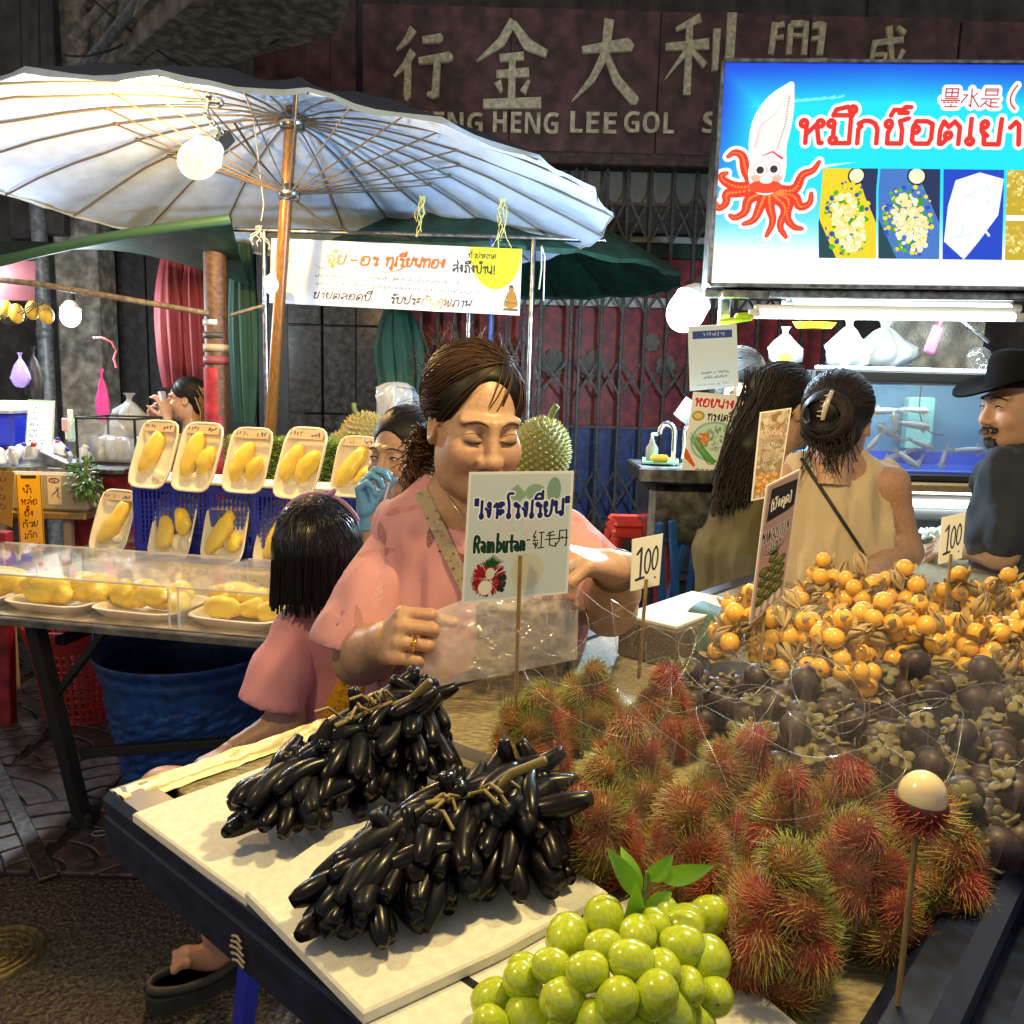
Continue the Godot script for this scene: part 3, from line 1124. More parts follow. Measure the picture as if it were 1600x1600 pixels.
func folding_gate() -> void:
	var d := 6.188
	var g := thing("folding_gate", "grey folding lattice gate drawn across the closed shop front", "gate", Vector3(0.5, 0, -d))
	var o := g.position
	var xs := []
	for i in 10:
		xs.append(604 + i * 26.5)
	xs.append_array([889, 903, 936, 968, 1003, 1037, 1072, 1107, 1142, 1177, 1212, 1247, 1282])
	var top := Z(900, 258, d).y
	var wx := []
	for x in xs:
		var w := Z(x, 600, d).x
		wx.append(w)
		var mb := MB.new()
		mb.box(Vector3(w, top / 2 + 0.05, -d) - o, Vector3(0.027, top - 0.1, 0.024), 0.003)
		obj("bar", mb, M.darksteel if x < 880 else M.steelbar, g)
	for y in [0.06, top]:
		var mb := MB.new()
		mb.box(Vector3((wx[0] + wx[-1]) / 2, y, -d) - o, Vector3(wx[-1] - wx[0] + 0.2, 0.05, 0.05), 0.004)
		obj("rail", mb, M.darksteel, g)
	for i in wx.size() - 1:
		var dense: bool = i < 9
		var cuts: Array = [[0.12, 0.4], [0.4, 0.68], [0.95, 1.22], [1.22, 1.49], [1.49, 1.76], [2.2, 2.55]] if dense else [[0.55, 0.78], [0.78, 1.0], [1.42, 1.62], [1.88, 2.06], [2.25, 2.5]]
		if wx[i + 1] - wx[i] < 0.1 and not dense:
			continue
		for q in cuts:
			for s in 2:
				var mb := MB.new()
				var zz := 0.014 if s else -0.014
				mb.bar(Vector3(wx[i], maxf(0.1, 1.45 + (q[s] - 1.45) * 1.3), -d + zz) - o, Vector3(wx[i + 1], maxf(0.1, 1.45 + (q[1 - s] - 1.45) * 1.3), -d + zz) - o, 0.018, 0.005, 0.0, Vector3.BACK)
				obj("lattice_strip", mb, M.darksteel if dense else M.steelbar, g)

# ---------------------------------------------------------------- parasols, lamps
func canopy_at(c: Vector3, R: float, rise: float, tilt: Vector2, a: float, s: float, ribs: int, nz: FastNoiseLite) -> Vector3:
	var gap := absf(sin(a * ribs / 2.0))
	var r := R * s * (1.0 - 0.022 * gap * s)
	var x := sin(a) * r
	var z := cos(a) * r
	var y := rise * (1.0 - pow(s, 1.55)) + tilt.x * x + tilt.y * z - 0.022 * gap * sin(PI * minf(s, 0.9)) * R
	return c + Vector3(x, y + 0.012 * nz.get_noise_2d(x * 60.0, z * 60.0) * s, z)

func parasol(called: String, label: String, c: Vector3, R: float, rise: float, tilt: Vector2, ribs: int, outer: Material, lining: Material, ribm: Material, polem: Material, foot: Vector3, pole_r: float, skirt: float) -> Node3D:
	var t := thing(called, label, "parasol", Vector3(foot.x, 0, foot.z))
	var o := -t.position
	var at := Transform3D(Basis(), o)
	var nz := fast_noise(R * 100.0, 0.06, 2)
	for side in 2:
		var rows := []
		for i in 15:
			var s := 1.0 - i / 14.0
			var row := PackedVector3Array()
			for j in ribs * 6:
				row.append(canopy_at(c, R, rise, tilt, TAU * j / (ribs * 6), s, ribs, nz) + Vector3.UP * (0.0 if side == 0 else -0.006))
			rows.append(row)
		if side == 1:
			rows.reverse()
		var mb := MB.new()
		mb.grid(rows, true)
		obj("canopy" if side == 0 else "lining", mb, outer if side == 0 else lining, t, at)
	if skirt > 0.0:
		var lo := PackedVector3Array()
		var hi := PackedVector3Array()
		for j in ribs * 6:
			var a := TAU * j / (ribs * 6)
			var p := canopy_at(c, R, rise, tilt, a, 1.0, ribs, nz)
			hi.append(p)
			lo.append(p + Vector3(sin(a) * 0.004, -skirt * (0.8 + 0.2 * sin(j * 1.7)), cos(a) * 0.004))
		var mb := MB.new()
		mb.grid([lo, hi], true)
		obj("valance", mb, lining, t, at)
	var hub := c + Vector3(0, rise - 0.07, 0)
	var run := c + (foot - c).normalized() * 0.0 + Vector3(0, rise - 0.34, 0)
	run += (Vector3(foot.x, 0, foot.z) - hub).normalized() * Vector3(1, 0, 1) * 0.2
	for k in ribs:
		var a := TAU * k / ribs
		var p := []
		for i in 9:
			var s := 0.03 + 0.965 * i / 8.0
			p.append(canopy_at(c, R, rise, tilt, a, s, ribs, nz) + Vector3.DOWN * (0.016 + 0.05 * pow(1.0 - s, 3.0)))
		var mb := MB.new()
		mb.tube(p, 0.0042, 6)
		obj("rib", mb, ribm, t, at)
		var st := MB.new()
		st.tube([run + Vector3(sin(a), 0, cos(a)) * 0.035, canopy_at(c, R, rise, tilt, a, 0.52, ribs, nz) + Vector3.DOWN * 0.022], 0.0035, 6)
		st.ball(canopy_at(c, R, rise, tilt, a, 0.52, ribs, nz) + Vector3.DOWN * 0.02, Vector3.ONE * 0.009, 8, 6)
		obj("strut", st, ribm, t, at)
	for q in [[hub, 0.05], [run, 0.042]]:
		var mb := MB.new()
		mb.lathe([Vector2(0, -0.03), Vector2(q[1], -0.028), Vector2(q[1] * 1.1, 0), Vector2(q[1], 0.028), Vector2(0, 0.03)], 20, q[0])
		obj("hub", mb, M.steel, t, at)
	var pole := MB.new()
	pole.tube([Vector3(foot.x, 0, foot.z), (Vector3(foot.x, 0, foot.z) + hub) / 2.0, hub + Vector3.UP * 0.06], pole_r, 14)
	obj("pole", pole, polem, t, at)
	return t

func led_bulb(label: String, at: Vector3, to: Vector3, r: float, glass: Material, group := "lit bulbs over the stalls") -> Node3D:
	var t := thing("light_bulb", label, "bulb", at - to.normalized() * r * 1.7, Basis(), group)
	var y := to.normalized()
	var x := y.cross(Vector3.BACK if absf(y.z) < 0.9 else Vector3.UP).normalized()
	var b := Basis(x, y, x.cross(y))
	var m := MB.new()
	var pr := [Vector2(0, r * 0.72)]
	for i in 13:
		pr.append(Vector2(r * sin(lerpf(1.25, PI, i / 12.0)) / (1.0 if i else 1.0), r * (1.55 - 1.15 * cos(lerpf(1.25, PI, i / 12.0)))))
	pr[1].y = r * 0.78
	m.lathe(pr, 28, Vector3(), b)
	obj("bulb", m, glass, t)
	m = MB.new()
	m.lathe([Vector2(0, 0), Vector2(r * 0.42, 0), Vector2(r * 0.55, r * 0.15), Vector2(r * 0.95, r * 0.72), Vector2(r * 0.97, r * 0.8)], 26, Vector3(), b)
	obj("bulb_collar", m, M.white, t)
	m = MB.new()
	m.lathe([Vector2(0, -r * 0.9), Vector2(r * 0.38, -r * 0.88), Vector2(r * 0.45, -r * 0.3), Vector2(r * 0.43, 0.0)], 18, Vector3(), b)
	obj("socket", m, M.rubber, t)
	return t

func tassel(label: String, at: Vector3, long: float, k: Material, n := 7) -> void:
	var mb := MB.new()
	for i in n:
		var p := []
		var dx := rr(-0.05, 0.05)
		var dz := rr(-0.02, 0.02)
		var l := long * rr(0.5, 1.0)
		for j in 6:
			var t := j / 5.0
			p.append(at + Vector3(dx * t + 0.012 * sin(t * 7 + i), -l * t, dz * t))
		mb.tube(p, 0.0022, 5)
	tag(obj("cord_ends", mb, k), label, "cord")

func parasols() -> void:
	var lining := mat(0.48, 0.62, 0.88, 0.75, {"tex": noisy(41, 0.012, 0.86, 1.0, 5), "tri": 1.6, "back": Color(0.12, 0.12, 0.13)})
	var navycloth := mat(0.016, 0.024, 0.055, 0.8)
	var ribm := mat(0.10, 0.075, 0.05, 0.6)
	var c := Vector3(-0.94, 2.19, -3.6)
	var foot := Z(424, 690, 3.78)
	var hub := Vector3(-0.93, 2.48, -3.6)
	var dir := (foot - hub).normalized()
	foot = hub + dir * (hub.y / -dir.y)
	parasol("parasol", "large parasol with pale blue lining, many ribs and a brown wooden pole", c, 1.32, 0.38, Vector2(-0.045, 0.034), 22, navycloth, lining, ribm, M.bamboo, foot, 0.026, 0.02)
	var green := mat(0.016, 0.105, 0.066, 0.7, {"tex": M.blot, "tri": 2.0})
	var c2 := Vector3(Z(772, 400, 5.05).x, 2.11, -5.05)
	parasol("parasol", "dark green parasol half hidden behind the pale one", c2, 1.1, 0.45, Vector2(-0.02, 0.0), 16, green, green, M.black, M.darksteel, c2 * Vector3(1, 0, 1), 0.018, 0.03)
	# green tarpaulin slung at the left under the big parasol
	var rows := []
	for i in 6:
		var row := PackedVector3Array()
		for j in 15:
			var t := j / 14.0
			var a := Z(-40 + 400 * t, lerpf(414, 338, t) - 8 * sin(t * PI), 3.75)
			var b := Z(-40 + 430 * t, lerpf(378, 352, t) + 95 * t * t, 4.5)
			row.append(a.lerp(b, i / 5.0) + Vector3.DOWN * 0.03 * sin(PI * i / 5.0))
		rows.append(row)
	var mb := MB.new()
	mb.grid(rows)
	var edge := MB.new()
	var ep := []
	for j in 15:
		ep.append(rows[0][j] + Vector3.DOWN * 0.012)
	edge.tube(ep, 0.022, 8)
	var tarp := thing("tarpaulin", "green tarpaulin stretched below the pale parasol at the left edge", "tarpaulin", Vector3(-1.6, 0, -3.9))
	obj("sheet", mb, mat(0.012, 0.055, 0.028, 0.5, {"tex": M.blot, "tri": 2.0}), tarp, Transform3D(Basis(), -tarp.position))
	obj("hem", edge, mat(0.02, 0.065, 0.032, 0.6), tarp, Transform3D(Basis(), -tarp.position))

	led_bulb("warm glowing bulb hung on a chain inside the pale parasol", Z(306, 252, 3.1), Vector3(-0.55, -0.62, 0.45), 0.064, M.warmglass)
	led_bulb("round white bulb shining behind the brown parasol pole", Z(428, 445, 3.70), Vector3(0.1, -0.3, 1.0), 0.045, M.bulbglass)
	led_bulb("white lamp with grey collar shining beside the squid sign", Z(1070, 490, 2.95), Vector3(-0.5, -0.8, 0.3), 0.066, M.bulbglass)
	led_bulb("small white bulb hanging over the drinks stall counter", Z(110, 496, 4.4), Vector3(0.0, -1.0, 0.1), 0.05, M.bulbglass)
	led_bulb("white bulb at the very left edge over the drinks stall", Z(-60, 420, 3.9), Vector3(0.0, -1.0, 0.1), 0.05, M.bulbglass)
	led_bulb("bulb hanging above the fruit cart over the rambutans", Vector3(0.36, 2.02, -0.92), Vector3(0, -1, 0), 0.05, M.warmglass)
	led_bulb("bulb hanging above the fruit cart over the black grapes", Vector3(-0.72, 2.10, -0.55), Vector3(0, -1, 0), 0.05, M.warmglass)
	# what the warm bulb hangs from
	var ch := MB.new()
	var hang := [Z(326, 150, 3.05), Z(322, 176, 3.05), Z(332, 192, 3.06), Z(346, 206, 3.1), Z(338, 216, 3.12)]
	ch.tube(hang, 0.008, 8)
	for q in hang:
		ch.ball(q, Vector3.ONE * 0.013, 8, 6)
	ch.tube([Z(290, 158, 3.05), Z(346, 160, 3.05)], 0.007, 8)
	ch.ball(Z(342, 160, 3.05), Vector3.ONE * 0.017, 10, 8)
	tag(obj("bulb_hanger", ch, M.steel), "steel hook and chain holding the warm bulb under the parasol", "hook")
	var cord := MB.new()
	var cp := []
	for q in [[346, 160], [400, 245], [445, 300], [500, 345], [545, 362], [600, 368], [640, 374]]:
		cp.append(Z(q[0], q[1], 3.68))
	cord.tube(cp, 0.006, 6)
	tag(obj("cord", cord, M.black), "black electric cord drooping from the warm bulb past the pole to the banner rail", "cord")
	var s1 := MB.new()
	s1.tube([Z(392, 150, 3.6), Z(412, 320, 3.65), Z(408, 345, 3.68)], 0.003, 5)
	tag(obj("string", s1, M.bag), "thin string hanging left of the parasol pole to the steel rail", "string")
	var s2 := MB.new()
	s2.tube([Z(846, 384, 3.2), Z(846, 420, 3.2), Z(842, 452, 3.2)], 0.003, 5)
	s2.tube([Z(846, 384, 3.2), Z(851, 400, 3.2), Z(849, 470, 3.2)], 0.003, 5)
	tag(obj("string", s2, M.bag), "loose pale string dangling from the banner's right end", "string")
	var straw := mat(0.42, 0.42, 0.14, 0.7)
	tassel("pale cord ends dangling from the parasol rim over the banner's middle", Z(660, 306, 3.5), 0.16, straw)
	tassel("longer pale cord ends hanging from the parasol rim over the banner's right half", Z(785, 310, 3.5), 0.2, straw)
	tassel("white tangle of string tied at the left end of the banner rail", Z(405, 352, 3.65), 0.1, M.bag)

# ---------------------------------------------------------------- helpers for flat things
func plate(parent: Node3D, called: String, a: Vector3, b: Vector3, c: Vector3, d: Vector3, thick: float, front: Material, side: Material) -> void:   # corners counter-clockwise from the lower left
	var n := (b - a).cross(d - a).normalized()
	var o := parent.position if parent != self else Vector3()
	var mb := MB.new()
	var k := n * -thick
	mb.T = Transform3D(Basis(), -o)
	var f := n * -0.0015
	mb.quad(a + f, b + f, c + f, d + f)
	mb.quad(b + k, a + k, d + k, c + k)
	var ring := [a, b, c, d]
	for i in 4:
		var p: Vector3 = ring[i]
		var q: Vector3 = ring[(i + 1) % 4]
		mb.quad(p + k, q + k, q + f, p + f)
	obj("board", mb, side, parent)
	var pr := MB.new()
	pr.T = Transform3D(Basis(), -o)
	pr.quad(a, b, c, d)
	obj(called, pr, front, parent)

func printed(tex: Texture2D, rough := 0.45, coat := 0.3) -> StandardMaterial3D:
	return mat(1, 1, 1, rough, {"tex": tex, "coat": coat})

func sack(mb: MB, at: Vector3, w: float, h: float, dp: float, seed_: int, knot := true) -> void:     # a filled plastic bag hanging from its knot
	var nz := fast_noise(seed_, 8.0, 2)
	var rows := []
	var prof := [[0.0, 0.0], [0.5, 0.03], [0.85, 0.14], [1.0, 0.32], [0.92, 0.52], [0.66, 0.72], [0.34, 0.88], [0.12, 0.97], [0.16, 1.06], [0.30, 1.16]]
	if not knot:
		prof = [[0.0, 0.0], [0.7, 0.02], [0.95, 0.15], [1.0, 0.4], [0.95, 0.65], [0.8, 0.85], [0.5, 0.96], [0.0, 1.0]]
	for p in prof:
		var row := PackedVector3Array()
		for j in 44:
			var a := TAU * j / 44
			var q := Vector3(sin(a) * p[0] * w / 2, p[1] * h, cos(a) * p[0] * dp / 2)
			var crease: float = 1.0 + 0.17 * sin(a * 5 + p[1] * 4) * p[1] + 0.07 * sin(a * 13.0 + p[1] * 9.0 + seed_) * p[1] + 0.45 * nz.get_noise_3dv(q * 2.2 + Vector3.ONE * seed_)
			row.append(at + Vector3(q.x * crease, q.y, q.z * crease))
		rows.append(row)
	mb.grid(rows, true)

# ---------------------------------------------------------------- drinks stall at the far left
func drinks_stall() -> void:
	# posts and rails
	var rail := MB.new()
	rail.tube([Z(-30, 434, 3.9), Z(62, 444, 3.9), Z(326, 490, 4.0)], 0.014, 10)
	rail.tube([Z(362, 492, 4.0), Z(412, 478, 3.9)], 0.009, 8)
	tag(obj("rail", rail, mat(0.34, 0.26, 0.18, 0.5, {"tex": M.blot, "tri": 4.0})), "rusty horizontal pipe rail tied to the red post at the left", "rail")
	var post := MB.new()
	var px := Z(340, 520, 4.1)
	post.tube([Vector3(px.x - 0.02, 0, px.z), Vector3(px.x - 0.01, 1.3, px.z), Vector3(px.x, 2.2, px.z)], 0.055, 14)
	var rp := thing("wooden_post", "round wooden post with red lower half and torn stickers", "post", px * Vector3(1, 0, 1))
	obj("post", post, mat(0.20, 0.10, 0.05, 0.6, {"tex": M.blot, "tri": 5.0}), rp, Transform3D(Basis(), -rp.position))
	var red := MB.new()
	red.tube([Vector3(px.x - 0.02, 0.02, px.z), Vector3(px.x - 0.013, Z(340, 575, 4.1).y, px.z)], 0.0575, 14)
	obj("red_paint", red, M.redpaint, rp, Transform3D(Basis(), -rp.position))
	for k in 4:
		var s := MB.new()
		var y := Z(340, 505 + k * 19, 4.1).y
		s.tube([Vector3(px.x - 0.01, y - 0.012 - k * 0.004, px.z), Vector3(px.x - 0.01, y + 0.014, px.z)], 0.0572 + 0.001 * k, 14)
		obj("sticker", s, [M.white, mat(0.05, 0.05, 0.05, 0.6), mat(0.4, 0.3, 0.2, 0.6), mat(0.2, 0.05, 0.05, 0.6)][k], rp, Transform3D(Basis(), -rp.position))
	# folded red parasols leaning at the wall, and a green one
	for q in [[268, 405, 606, 0.085, M.redcloth, "folded red cloth parasol hanging beside the red post, left one"], [300, 412, 600, 0.07, M.redcloth, "folded dark red parasol between the left one and the red post"], [378, 380, 660, 0.07, M.greencloth, "folded dark green parasol just right of the red post"], [622, 486, 640, 0.12, M.greencloth, "dark green folded awning cloth hanging left of the folding gate"]]:
		var a := Z(q[0], q[1], 4.62)
		var b := Z(q[0] + 6, q[2], 4.6)
		var rows := []
		for i in 12:
			var t := i / 11.0
			var row := PackedVector3Array()
			for j in 40:
				var an := TAU * j / 40
				var r: float = q[3] * (0.35 + 0.65 * pow(sin(PI * clampf(t * 0.8 + 0.12, 0, 1)), 0.8)) * (1.0 + 0.22 * sin(an * 10.0 + t * 2.0))
				row.append(b.lerp(a, t) + Vector3(sin(an) * r, 0, cos(an) * r * 0.7))
			rows.append(row)
		var mb := MB.new()
		mb.grid(rows, true)
		tag(obj("folded_parasol", mb, q[4]), q[5], "folded parasol")
	# counter
	var t := thing("drinks_counter", "red sided drinks counter with a steel top behind the durian table", "counter", Z(150, 800, 3.9) * Vector3(1, 0, 1))
	var o := t.position
	var yt := Z(180, 738, 3.75).y
	var body := MB.new()
	var xl := Z(-160, 740, 3.9).x
	var xr := Z(232, 740, 3.9).x
	body.box(Vector3((Z(140, 740, 3.9).x + xr) / 2, yt / 2, -3.98) - o, Vector3(xr - Z(140, 740, 3.9).x, yt - 0.01, 0.5), 0.008)
	obj("side_panel", body, M.redpaint, t)
	var topm := MB.new()
	topm.box(Vector3((xl + xr) / 2, yt + 0.012, -4.05) - o, Vector3(xr - xl, 0.024, 0.8), 0.004)
	obj("counter_top", topm, M.steel, t)
	for x in [Z(108, 840, 3.66).x, Z(8, 840, 3.66).x]:
		var lg := MB.new()
		lg.bar(Vector3(x, 0, -3.66) - o, Vector3(x, yt - 0.19, -3.66) - o, 0.035, 0.035, 0.004)
		obj("leg", lg, mat(0.55, 0.42, 0.33, 0.6), t)
	var shelf := MB.new()
	shelf.box(Vector3(Z(60, 800, 3.66).x, yt - 0.18, -3.75) - o, Vector3(0.5, 0.03, 0.34), 0.004)
	obj("shelf", shelf, M.wood, t)
	# white foam box on that shelf
	var fb := thing("foam_box", "cream foam ice box full of clear drink pouches, its side printed", "box", Vector3(Z(86, 790, 3.66).x, yt - 0.163, -3.74))
	var fm := MB.new()
	fm.box(Vector3(0, 0.085, 0), Vector3(0.34, 0.17, 0.26), 0.012)
	obj("box", fm, mat(0.72, 0.62, 0.45, 0.8, {"tex": M.fine, "tri": 5.0}), fb)
	var cv := canvas(128, 256, Color(0.92, 0.85, 0.72))
	cv.disc(64, 40, 52, Color(0.35, 0.18, 0.3), 26)
	cv.disc(64, 40, 40, Color(0.85, 0.75, 0.75), 16)
	cv.write("น", 44, 24, 34, 5, Color(0.45, 0.1, 0.2))
	for i in 3:
		cv.scribble(30 + i * 24, 90, 12, 140, 4, Color(0.2, 0.2, 0.35), rng)
	var lab := MB.new()
	lab.quad(Vector3(0.0, 0.03, 0.1318), Vector3(0.06, 0.03, 0.1318), Vector3(0.06, 0.155, 0.1318), Vector3(0.0, 0.155, 0.1318))
	obj("box_label", lab, printed(cv.tex()), fb)
	# pouches, each a small pillow with a bright cap
	var capc := [mat(0.5, 0.03, 0.03, 0.4), mat(0.03, 0.05, 0.4, 0.4), M.white]
	for i in 46:
		var a := thing("drink_pouch", "small %s capped drink pouch among many on the ice at far left" % ["red", "blue", "white"][i % 3], "pouch", Vector3(lerpf(xl + 0.15, Z(118, 730, 3.8).x, rng.randf()), yt + 0.035 + rng.randf() * 0.05, rr(-3.98, -3.66)), Basis.from_euler(Vector3(rr(-0.6, 0.6), rr(0, 6.0), rr(-0.7, 0.7))), "clear drink pouches heaped on the drinks counter")
		var m := MB.new()
		sack(m, Vector3(0, -0.03, 0), 0.055, 0.08, 0.035, i, false)
		obj("pouch", m, M.pouch, a)
		m = MB.new()
		m.lathe([Vector2(0, 0.045), Vector2(0.011, 0.045), Vector2(0.011, 0.06), Vector2(0, 0.062)], 10)
		obj("cap", m, capc[i % 3], a)
	# yellow signs with upright Thai writing
	cv = canvas(200, 580, Color(0.93, 0.68, 0.06))
	for k in 2:
		cv.line([Vector2(6 + k * 188, 6), Vector2(6 + k * 188, 574)], 8, Color(0.5, 0.3, 0.02))
	cv.poly([Vector2(40, 4), Vector2(160, 4), Vector2(160, 28), Vector2(40, 28)], Color(0.12, 0.1, 0.08))
	var y := 92.0
	for w in [["น้ำ", 52.0], ["หล่อ", 32.0], ["ฮั้ง", 50.0], ["ก๊วย", 34.0], ["เก๊ก", 40.0], ["ฮวย", 38.0]]:
		cv.write(w[0], w[1], y, 44, 8, Color(0.45, 0.05, 0.03) if y < 330 else Color(0.22, 0.1, 0.04))
		y += 84
	var ys := thing("yellow_sign", "upright yellow cloth sign with red Thai letters hanging from the foam box", "sign", Z(47, 862, 3.5) * Vector3(1, 1, 1))
	plate(ys, "print", Z(32, 866, 3.5), Z(70, 860, 3.5), Z(64, 742, 3.54), Z(24, 742, 3.54), 0.003, printed(cv.tex()), mat(0.6, 0.35, 0.02, 0.6))
	cv = canvas(160, 400, Color(0.90, 0.62, 0.06))
	for i in 5:
		cv.write(["กวย", "เกก", "ฮวย", "หลอ", "ฮง"][i], 30, 60 + i * 66, 36, 5, Color(0.55, 0.3, 0.05))
	var y2 := thing("yellow_sign", "second yellow sign turned sideways at the left edge of the frame", "sign", Z(8, 820, 3.5))
	plate(y2, "print", Z(-40, 800, 3.6), Z(18, 824, 3.44), Z(22, 738, 3.44), Z(-40, 730, 3.6), 0.003, printed(cv.tex()), mat(0.6, 0.35, 0.02, 0.6))
	# herb bunch hanging over the counter's corner
	var hb := thing("herb_bunch", "bushy bunch of fresh green herbs hanging at the foam box corner", "herbs", Z(135, 752, 3.6))
	var lm := MB.new()
	for i in 210:
		var d := Vector3(rr(-1, 1), rr(-1, 1), rr(-1, 1)).normalized() * pow(rng.randf(), 0.4)
		var p := Vector3(d.x * 0.062, d.y * 0.10 + 0.0, d.z * 0.05)
		leaf(lm, p, (d + Vector3(0, -0.4, 0.3)).normalized(), Vector3(rr(-1, 1), 1, rr(-1, 1)).normalized(), rr(0.026, 0.042), 0.016, Color(0.03, 0.10, 0.015).lerp(Color(0.10, 0.22, 0.04), rng.randf()), 2)
	obj("leaves", lm, M.leaf, hb)
	var sm := MB.new()
	for i in 8:
		sm.tube([Vector3(rr(-0.02, 0.02), -0.08, rr(-0.02, 0.02)), Vector3(rr(-0.01, 0.01), 0.05, 0), Vector3(rr(-0.02, 0.02), 0.11, -0.02)], 0.003, 5)
	obj("stem", sm, M.stem, hb)
	# display case of glass in a black wire frame
	var gc := thing("glass_case", "clear display case in a thin black frame with bags inside", "display case", Vector3(Z(192, 740, 4.0).x, yt + 0.026, -4.0))
	var w := 0.27
	var hh := Z(150, 650, 4.0).y - yt - 0.03
	var fr := MB.new()
	for x in [-w / 2, w / 2]:
		for z in [-0.15, 0.15]:
			fr.bar(Vector3(x, 0, z), Vector3(x, hh, z), 0.009, 0.009)
	for yy in [0.006, hh]:
		for z in [-0.15, 0.15]:
			fr.bar(Vector3(-w / 2, yy, z), Vector3(w / 2, yy, z), 0.009, 0.009)
		for x in [-w / 2, w / 2]:
			fr.bar(Vector3(x, yy, -0.15), Vector3(x, yy, 0.15), 0.009, 0.009)
	obj("frame", fr, M.black, gc)
	for k in 4:
		var m := MB.new()
		if k < 2:
			m.box(Vector3(0, hh / 2, [-0.15, 0.15][k]), Vector3(w - 0.012, hh - 0.012, 0.003))
		else:
			m.box(Vector3([-w / 2, w / 2][k - 2], hh / 2, 0), Vector3(0.003, hh - 0.012, 0.285))
		obj("pane", m, M.acrylic, gc)
	for k in 5:
		var m := MB.new()
		sack(m, gc.position + Vector3(-0.09 + 0.045 * k, 0.004, rr(-0.09, 0.09)), 0.11, 0.12, 0.09, 60 + k, false)
		tag(obj("plastic_bag", m, M.bag), "crumpled white plastic bag inside the black framed case", "bag", "bags inside the display case")
	# other goods on and round the counter
	var m := MB.new()
	m.box(Vector3(), Vector3(0.13, 0.17, 0.16), 0.02)
	var ck := thing("cooler", "blue ice cooler with a white lid at the left edge", "cooler", Z(14, 672, 4.15))
	obj("cooler_body", m, M.bluecrate, ck)
	m = MB.new()
	m.box(Vector3(0, 0.115, 0), Vector3(0.15, 0.06, 0.18), 0.015)
	obj("lid", m, M.white, ck)
	cv = canvas(160, 256, Color(0.93, 0.94, 0.93))
	cv.line([Vector2(4, 4), Vector2(156, 4), Vector2(156, 252), Vector2(4, 252), Vector2(4, 4)], 8, Color(0.55, 0.68, 0.5))
	for i in 8:
		cv.scribble(20, 30 + i * 27, 46, 14, 4, Color(0.25, 0.3, 0.4), rng)
		cv.scribble(90, 30 + i * 27, 40, 12, 3, Color(0.5, 0.5, 0.55), rng)
	var mn := thing("menu_board", "white menu board with a green edge leaning on the drinks counter", "menu board", Z(62, 706, 4.0))
	plate(mn, "print", Z(38, 708, 3.95), Z(82, 704, 3.95), Z(85, 626, 4.02), Z(44, 624, 4.02), 0.006, printed(cv.tex()), M.white)
	m = MB.new()
	m.box(Vector3(0, 0.055, 0), Vector3(0.045, 0.11, 0.05), 0.014)
	var ds := thing("bottle", "white and pale green plastic dispenser bottle by the herbs", "bottle", Z(112, 690, 3.9))
	obj("bottle_body", m, mat(0.55, 0.75, 0.62, 0.4), ds)
	m = MB.new()
	m.box(Vector3(-0.012, 0.08, 0.027), Vector3(0.03, 0.06, 0.008), 0.003)
	obj("pink_label", m, mat(0.75, 0.5, 0.6, 0.4), ds)
	m = MB.new()
	m.tube([Vector3(0, 0.11, 0), Vector3(0, 0.15, 0)], 0.012, 10)
	obj("bottle_cap", m, M.white, ds)
	m = MB.new()
	m.box(Vector3(), Vector3(0.3, 0.045, 0.1), 0.004, Basis(Vector3.UP, -0.5) * Basis(Vector3.BACK, -0.22))
	var tr := tag(obj("steel_tray", m, M.steel, self, Transform3D(Basis(), Z(88, 716, 3.75))), "tilted steel tray edge between the pouches and the herbs", "tray")
	for q in [[162, 628, 0.07, 0.24, M.pinkbag, "bright pink bag hanging on the concrete pillar's right side", 4.3], [204, 650, 0.2, 0.2, M.bag, "white plastic bag standing behind the framed case", 4.35], [182, 662, 0.13, 0.14, M.bag, "smaller white plastic bag slumped left of the other bag", 4.25], [34, 572, 0.08, 0.15, M.purplebag, "purple net bag hanging near the left edge", 4.2], [56, 600, 0.1, 0.26, M.black, "black cloth bag hanging beside the purple bag", 4.3]]:
		m = MB.new()
		sack(m, Z(q[0], q[1] + 34, q[6]), q[2], q[3], q[2] * 0.6, int(q[0]))
		tag(obj("bag", m, q[4]), q[5], "bag")
	m = MB.new()
	var cp := []
	for q in [[146, 528], [160, 528], [174, 534], [182, 548], [178, 560], [182, 575]]:
		cp.append(Z(q[0], q[1], 4.4))
	m.tube(cp, 0.006, 6)
	tag(obj("cord", m, mat(0.7, 0.2, 0.25, 0.6)), "short pink cord looped on the concrete pillar", "cord")
	var nb := thing("fruit_net", "net of yellow mangoes hanging below the rail at the left edge", "fruit net", Z(26, 500, 4.1))
	for k in 5:
		m = MB.new()
		m.ball(Vector3(-0.12 + 0.065 * k, 0.03 + 0.02 * (k % 2), rr(-0.02, 0.02)), Vector3(0.034, 0.048, 0.032), 12, 8, Basis(Vector3.BACK, rr(-0.4, 0.4)))
		obj("mango", m, mat(0.55, 0.36, 0.04, 0.5), nb)
	m = MB.new()
	for k in 9:
		m.tube(sag(Vector3(-0.17, 0.1 - 0.002 * k, -0.04 + 0.01 * k), Vector3(0.13, 0.1, -0.04 + 0.01 * k), 0.12 - absf(k - 4) * 0.012, 10), 0.0022, 4)
	obj("net", m, M.darksteel, nb)
	m = MB.new()
	m.grid([PackedVector3Array([Z(-40, 468, 3.95), Z(54, 470, 3.95)]), PackedVector3Array([Z(-40, 405, 3.95), Z(56, 408, 3.95)])])
	tag(obj("red_cloth", m, M.redcloth), "red cloth strip hanging from the rail at the left edge", "cloth")
	m = MB.new()
	m.bar(Z(6, 1030, 3.3) * Vector3(1, 0, 1), Z(6, 830, 3.3), 0.05, 0.05, 0.004)
